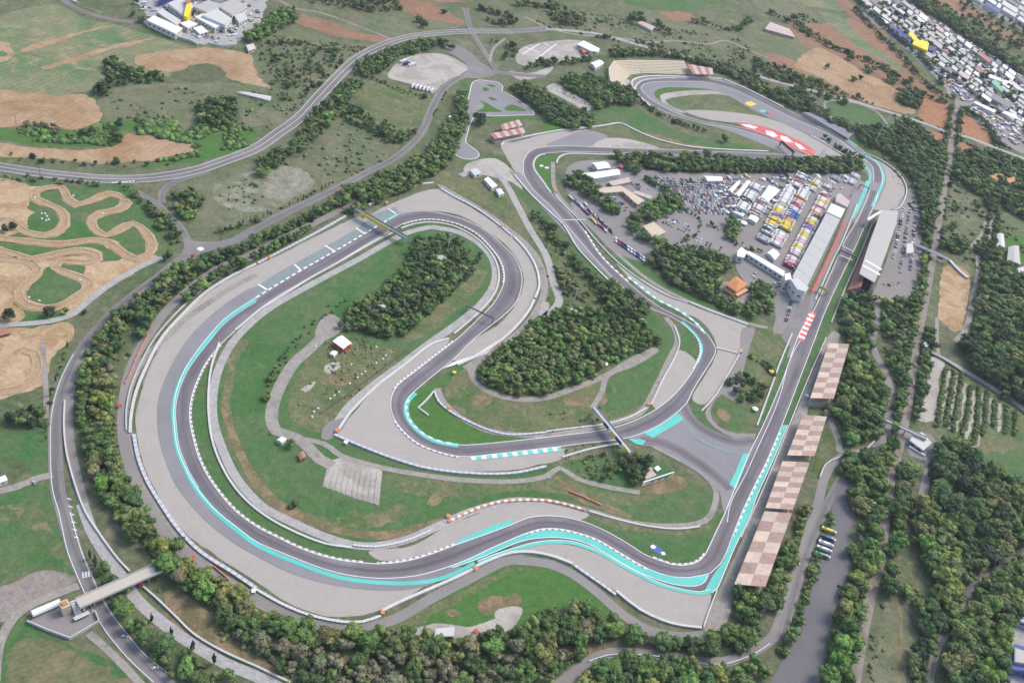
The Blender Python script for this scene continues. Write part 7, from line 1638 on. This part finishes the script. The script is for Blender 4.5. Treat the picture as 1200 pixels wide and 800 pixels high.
wood('in the trees below the country road crossing', '1128,180 1150,178 1180,186 1210,198 1210,206 1170,200 1130,194', 9, 5, [B], GD, .72)
row('in the trees along the straight trackbed, upper part', '1114,125 1110,150 1104,178', 7, 4.4, [B], GD, 2)
row('in the right hand trees along the upper trackbed', '1128,125 1122,150 1118,180', 7, 4.4, [B], GD, 2)
wood('in the scattered trees of the far estate', '1020,0 1060,10 1110,50 1150,80 1220,120 1220,150 1160,130 1110,95 1060,50', 30, 4.6, [B], GD, 1.5, .7)
wood('in the scattered trees of the top right corner', '1120,0 1200,30 1240,60 1200,90 1150,50', 26, 4.6, [B], GD, 1.5, .7)
row('in the field hedge at the top right', '1100,8 1130,22 1165,40 1200,58', 12, 4.4, [B], GD, 4)
row('in the hedge at the top edge meadows', '900,14 915,22 935,34 950,44', 8, 4.4, [B], GD, 3)
print('trees', len(TREES))
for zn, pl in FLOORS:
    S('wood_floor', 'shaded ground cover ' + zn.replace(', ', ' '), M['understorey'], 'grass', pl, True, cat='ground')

long_ = [l for l in used_labels if len(l.split()) > 16 or len(l.split()) < 4]
print('LONG', len(long_), long_[:12])
dup_ = [l for l, q in used_labels.items() if len(q) > 1]
print('DUP', len(dup_), dup_[:12])
# split: those that show largest stay individuals, the rest is one woodland mass
vis = []
for i, (x, y, r, h, kd, tn, zn) in enumerate(TREES):
    px, py, s = W((x, y, h * .6))
    if -6 < px < 1206 and -6 < py < 806: vis.append((r * s * (1.5 if kd == 'cypress' else 1.0) * (1.25 if zn.split()[0] in ('alone', 'beside', 'big', 'on') else 1), i))
vis.sort(reverse=True)
NT = 300
nbush = [i for _, i in vis if TREES[i][4] == 'bush'][:40]
pick = [i for _, i in vis if TREES[i][4] != 'bush'][:NT - len(nbush)] + nbush
pick.sort(key=lambda i: W((TREES[i][0], TREES[i][1], 0))[0])
SZ = lambda r: 'small' if r < 3.2 else ('large' if r > 5.4 else 'mid-sized')
cnt = {}
for i in pick:
    x, y, r, h, kd, tn, zn = TREES[i]
    nm = {'broadleaf': 'broadleaf_tree', 'pine': 'pine_tree', 'cypress': 'cypress_tree', 'bush': 'bush'}[kd]
    key = (SZ(r) if kd != 'cypress' else 'slim', tn, nm, zn); k = cnt.get(key, 0); cnt[key] = k + 1
tot = dict(cnt); cnt = {}
for i in pick:
    x, y, r, h, kd, tn, zn = TREES[i]
    nm = {'broadleaf': 'broadleaf_tree', 'pine': 'pine_tree', 'cypress': 'cypress_tree', 'bush': 'bush'}[kd]
    sz = SZ(r) if kd != 'cypress' else 'slim'; key = (sz, tn, nm, zn); k = cnt.get(key, 0); cnt[key] = k + 1
    kw = {'broadleaf': 'tree', 'pine': 'pine', 'cypress': 'cypress', 'bush': 'bush'}[kd]
    lab = '%s %s %s %s' % (sz, tn, kw, zn)
    if tot[key] > 1: lab += ', ' + ORD[k] + ' from left'
    if len(lab.split()) > 16: lab = lab.replace(' the ', ' ')
    root = empty(nm, (x, y, 0), rt_.uniform(0, 6.28)); tag(root, lab, kw if kw != 'pine' else 'tree', {'tree': 'broadleaf trees around the circuit', 'pine': 'pines of the infield wood', 'cypress': 'cypresses along the ramp road', 'bush': 'bushes around the circuit'}[kw])
    cb = h - r * (1.55 if kd == 'broadleaf' else 1.3)
    if kd == 'cypress': cb = .4
    if kd == 'bush': cb = 0.0
    cb = max(cb, .2)
    c = link('crown', rt_.choice(CRN[kd]), root); c.location = (0, 0, cb); c.color = (*[q * rt_.uniform(.88, 1.14) for q in TINT[tn]], 1)
    hz = (h - cb) / {'broadleaf': 1.75, 'pine': 1.45, 'cypress': 6.4, 'bush': 1.3}[kd]; c.scale = (r * rt_.uniform(.8, 1.22), r * rt_.uniform(.8, 1.22), hz); c.rotation_euler = (rt_.gauss(0, .06), rt_.gauss(0, .06), 0)
    if kd != 'bush':
        t = link('trunk', TRUNK, root); th = cb + (h - cb) * .55; t.scale = (th * .8 if th < 6 else 4.8, th * .8 if th < 6 else 4.8, th)
rest = sorted(set(range(len(TREES))) - set(pick))
Vs, Ts, Qs, Cs, n = [], [], [], [], 0
g = np.random.default_rng(3)
for i in rest:
    x, y, r, h, kd, tn, zn = TREES[i]; V, T, Q = LOW[kd][g.integers(7)]
    a = g.uniform(0, 6.28); ca, sa = math.cos(a), math.sin(a); top = V[:, 2].max(); cb = max(0.0, h - r * 1.6) * .8 if kd not in ('bush', 'cypress') else 0.0
    ex, ey = g.uniform(.78, 1.25, 2)
    w = np.stack([(V[:, 0] * ex * ca - V[:, 1] * ey * sa) * r + x, (V[:, 0] * ex * sa + V[:, 1] * ey * ca) * r + y, V[:, 2] / top * (h - cb) + cb], 1)
    Vs.append(w); Ts.append(T + n); Qs.append(Q + n); n += len(V)
    Cs.append(np.tile(np.array([*TINT[tn], 1.0]) * np.array([*([g.uniform(.85, 1.15)] * 3), 1]), (len(V), 1)))
Vs, Ts, Qs, Cs = np.vstack(Vs), np.vstack(Ts), np.vstack(Qs), np.vstack(Cs)
def big_mesh(name, V, T, Q, col, mat):
    me = bpy.data.meshes.new(name); nt_, nq = len(T), len(Q)
    me.vertices.add(len(V)); me.vertices.foreach_set('co', V.astype(np.float32).ravel())
    me.loops.add(nt_ * 3 + nq * 4); me.loops.foreach_set('vertex_index', np.concatenate([T.ravel(), Q.ravel()]).astype(np.int32))
    me.polygons.add(nt_ + nq); st = np.concatenate([np.arange(nt_) * 3, nt_ * 3 + np.arange(nq) * 4]).astype(np.int32); me.polygons.foreach_set('loop_start', st)
    me.update(calc_edges=True); a = me.color_attributes.new('tint', 'FLOAT_COLOR', 'POINT'); a.data.foreach_set('color', col.astype(np.float32).ravel()); me.materials.append(mat); me.validate(); return me
tag(link('woodland', big_mesh('woodland', Vs, Ts, Qs, Cs, M['leaf_far'])), 'mass of further trees and hedges in woods, belts and farmland', 'woodland', kind='stuff')
print('woodland trees', len(rest), 'faces', len(Ts) + len(Qs))

# low scrub: tufts nobody could count
ZONES = [ # polygon, count, size, tints
 ('280,745 400,772 520,782 690,770 640,800 300,800', 300, 1.1, ['grey brown', 'olive green', 'deep green']),
 ('122,110 215,98 325,112 325,150 260,172 150,150', 420, 1.3, ['olive green', 'deep green', 'dark green']),
 ('300,40 440,56 410,74 335,145 310,100', 420, 1.3, ['olive green', 'grey brown', 'deep green']),
 ('0,150 100,152 150,140 300,150 290,172 150,198 130,170 0,164', 2600, 2.0, ['mid green', 'bright green', 'deep green']),
 ('600,10 720,18 880,50 960,90 900,92 760,56 640,34', 600, 1.5, ['olive green', 'deep green', 'grey brown']),
 ('1000,152 1100,165 1095,280 1075,260 1030,180', 500, 1.4, ['deep green', 'dark green']),
 ('215,655 260,690 320,740 300,770 230,735 180,690', 500, 1.0, ['grey brown', 'olive green', 'mid green']),
 ('340,410 400,392 440,400 470,412 395,500 345,492', 420, .7, ['olive green', 'mid green', 'grey brown']),
 ('1020,330 1090,330 1070,480 1040,600 1000,780 960,800 1000,600 1040,420', 700, 1.2, ['olive green', 'deep green', 'mid green']),
 ('1040,660 1080,690 1085,800 1010,800', 60, 1.0, ['olive green', 'grey brown', 'mid green']),
 ('385,120 500,158 460,190 300,262 205,250 330,190', 330, 1.2, ['olive green', 'mid green', 'deep green']),
 ('84,430 150,350 220,310 300,280 180,390 140,470 150,560 190,620 150,620 100,540', 900, 1.1, ['deep green', 'mid green', 'olive green']),
 ('620,240 700,330 690,370 640,380 640,310', 400, 1.0, ['olive green', 'deep green', 'mid green']),
 ('1060,120 1200,180 1200,330 1090,300 1115,200', 800, 1.6, ['deep green', 'dark green', 'olive green']),
 ('930,10 1090,100 1060,110 960,60', 220, 1.7, ['deep green', 'olive green', 'dark green']),
 ('640,480 760,470 740,545 690,570 660,560', 150, .8, ['olive green', 'deep green']),
]
BAREW = [[tuple(U(x, y)[:2]) for x, y in P(s)] for k, l, s in FIELDS if k in ('ochre', 'orange', 'redsoil', 'palegravel', 'sand') or 'smooth' in l]
Vs, Ts, Qs, Cs, n = [], [], [], [], 0
for s, k, sz, tn in ZONES:
    w = [tuple(U(x, y)[:2]) for x, y in P(s)]; x0, x1 = min(p[0] for p in w), max(p[0] for p in w); y0, y1 = min(p[1] for p in w), max(p[1] for p in w); done = 0
    for tr in range(k * 14):
        x, y = rt_.uniform(x0, x1), rt_.uniform(y0, y1)
        if not inpoly(x, y, w): continue
        if any(inpoly(x, y, q) for q in BAREW): continue
        if mnoise.fractal(Vector((x * .02, y * .02, 5.0)), 1.0, 2.0, 4) < rt_.uniform(-.15, .55) or blocked(Vector((x, y, 0)), .3): continue
        r = sz * (.4 + 1.9 * rt_.random() ** 3); v, f = IC1; q = v * (1 + g.normal(0, .22, (len(v), 1))) * np.array([r, r, r * .7]) + np.array([x, y, r * .25]); Vs.append(q); Ts.append(f + n); n += len(v)
        Cs.append(np.tile([*TINT[rt_.choice(tn)], 1.0], (len(v), 1))); done += 1
        if done >= k: break
Vs, Ts, Cs = np.vstack(Vs), np.vstack(Ts), np.vstack(Cs)
tag(link('undergrowth', big_mesh('undergrowth', Vs, Ts, np.zeros((0, 4), int), Cs, M['leaf_far'])), 'low scrub and tufts scattered over meadows, banks and wood edges', 'undergrowth', kind='stuff')

# small goods, cars and bins strewn over the far estate: too many and too small to count
mt, tt, bb = nt('clutter_paint'); at_ = tt.nodes.new('ShaderNodeAttribute'); at_.attribute_name = 'tint'; lk(tt, at_.outputs['Color'], bb.inputs['Base Color'])
Vs, Ts, Qs, Cs, n = [], [], [], [], 0
for s, k in (('1004,-10 1060,2 1120,40 1172,72 1240,120 1240,180 1190,170 1150,146 1128,120 1108,100 1084,76 1050,46 1012,12', 1500), ('1126,-10 1160,8 1200,28 1240,46 1240,-10', 400), ('160,2 178,26 225,50 280,50 304,30 304,-10', 140), ('830,210 870,206 1000,208 990,240 930,220 900,250 860,270 840,240', 130)):
    w = [tuple(U(x, y)[:2]) for x, y in P(s)]; x0, x1 = min(p[0] for p in w), max(p[0] for p in w); y0, y1 = min(p[1] for p in w), max(p[1] for p in w); done = 0
    while done < k:
        x, y = rt_.uniform(x0, x1), rt_.uniform(y0, y1)
        if not inpoly(x, y, w): continue
        done += 1; b1 = MB(); b1.box((x, y, .05), (rt_.uniform(2, 9), rt_.uniform(2, 4), rt_.uniform(1.2, 3)), ang((1040, 30), (1072, 54)) + rt_.choice((0, 1.57)) + rt_.gauss(0, .1))
        c_ = rt_.choice([(.6, .6, .6)] * 4 + [(.35, .35, .36)] * 3 + [(.12, .12, .13)] * 2 + [(.3, .09, .06), (.06, .1, .3), (.5, .4, .08), (.4, .33, .26)])
        Vs.append(np.array(b1.v)); Qs.append(np.array(b1.f) + n); n += len(b1.v); Cs.append(np.tile([*c_, 1.0], (len(b1.v), 1)))
tag(link('yard_clutter', big_mesh('yard_clutter', np.vstack(Vs), np.zeros((0, 3), int), np.vstack(Qs), np.vstack(Cs), mt)), 'small goods, vehicles and bins strewn over the far yards', 'clutter', kind='stuff')

ov = overflow()
if ov: tag(link('parked_cars', big_mesh('parked_cars', ov[0], np.zeros((0, 3), int), ov[1], ov[2], mt)), 'rest of the tightly packed cars in the visitors field', 'cars', kind='stuff')
# ------------------------------------------------------------------ daylight
SUN_AZ, SUN_EL = R(52), R(48)                            # azimuth measured from +Y towards +X
world = bpy.data.worlds.new('World'); scene.world = world; world.use_nodes = True
t = world.node_tree; bg = t.nodes['Background']; sky = t.nodes.new('ShaderNodeTexSky'); sky.sky_type = 'NISHITA'; sky.sun_disc = False
sky.sun_elevation = SUN_EL; sky.sun_rotation = SUN_AZ; sky.dust_density = 2.5; sky.air_density = 1.0
lk(t, sky.outputs[0], bg.inputs['Color']); bg.inputs['Strength'].default_value = .15
ld = bpy.data.lights.new('sun', 'SUN'); lo = bpy.data.objects.new('sun', ld); COL.objects.link(lo)
ld.energy = 1.1; ld.angle = R(20); ld.color = (1.0, .92, .82)
dv = Vector((math.sin(SUN_AZ) * math.cos(SUN_EL), math.cos(SUN_AZ) * math.cos(SUN_EL), math.sin(SUN_EL)))
lo.rotation_euler = dv.to_track_quat('Z', 'Y').to_euler(); lo.location = dv * 500 + Vector((0, 900, 0))
# thin summer haze
HAZE = True
if HAZE:
    b = MB(); b.hexa([(-2900, -400, -1.2), (4400, -400, -1.2), (4400, 6900, -1.2), (-2900, 6900, -1.2)], [(-2900, -400, 640), (4400, -400, 640), (4400, 6900, 640), (-2900, 6900, 640)])
    hm = bpy.data.materials.new('haze_air'); hm.use_nodes = True; ht = hm.node_tree; ht.nodes.remove(ht.nodes['Principled BSDF'])
    pv = ht.nodes.new('ShaderNodeVolumePrincipled'); pv.inputs['Color'].default_value = (.86, .89, .95, 1); pv.inputs['Density'].default_value = 3.5e-5; pv.inputs['Anisotropy'].default_value = .2
    lk(ht, pv.outputs[0], ht.nodes['Material Output'].inputs['Volume'])
    hz = b.build('haze', hm); tag(hz, 'thin pale air haze over the whole landscape', 'haze', kind='stuff')
scene.view_settings.view_transform = 'Standard'; scene.view_settings.look = 'None'
scene.view_settings.exposure = 1.13; scene.view_settings.gamma = 1.0
scene.cycles.max_bounces = 5; scene.cycles.diffuse_bounces = 3; scene.cycles.volume_bounces = 0; scene.cycles.transparent_max_bounces = 8
scene.render.engine = 'CYCLES'

long_ = [l for l in used_labels if len(l.split()) > 16 or len(l.split()) < 4]
print('LONG', len(long_), long_[:8])
print('DUP', [(l, q) for l, q in used_labels.items() if len(q) > 1][:8])
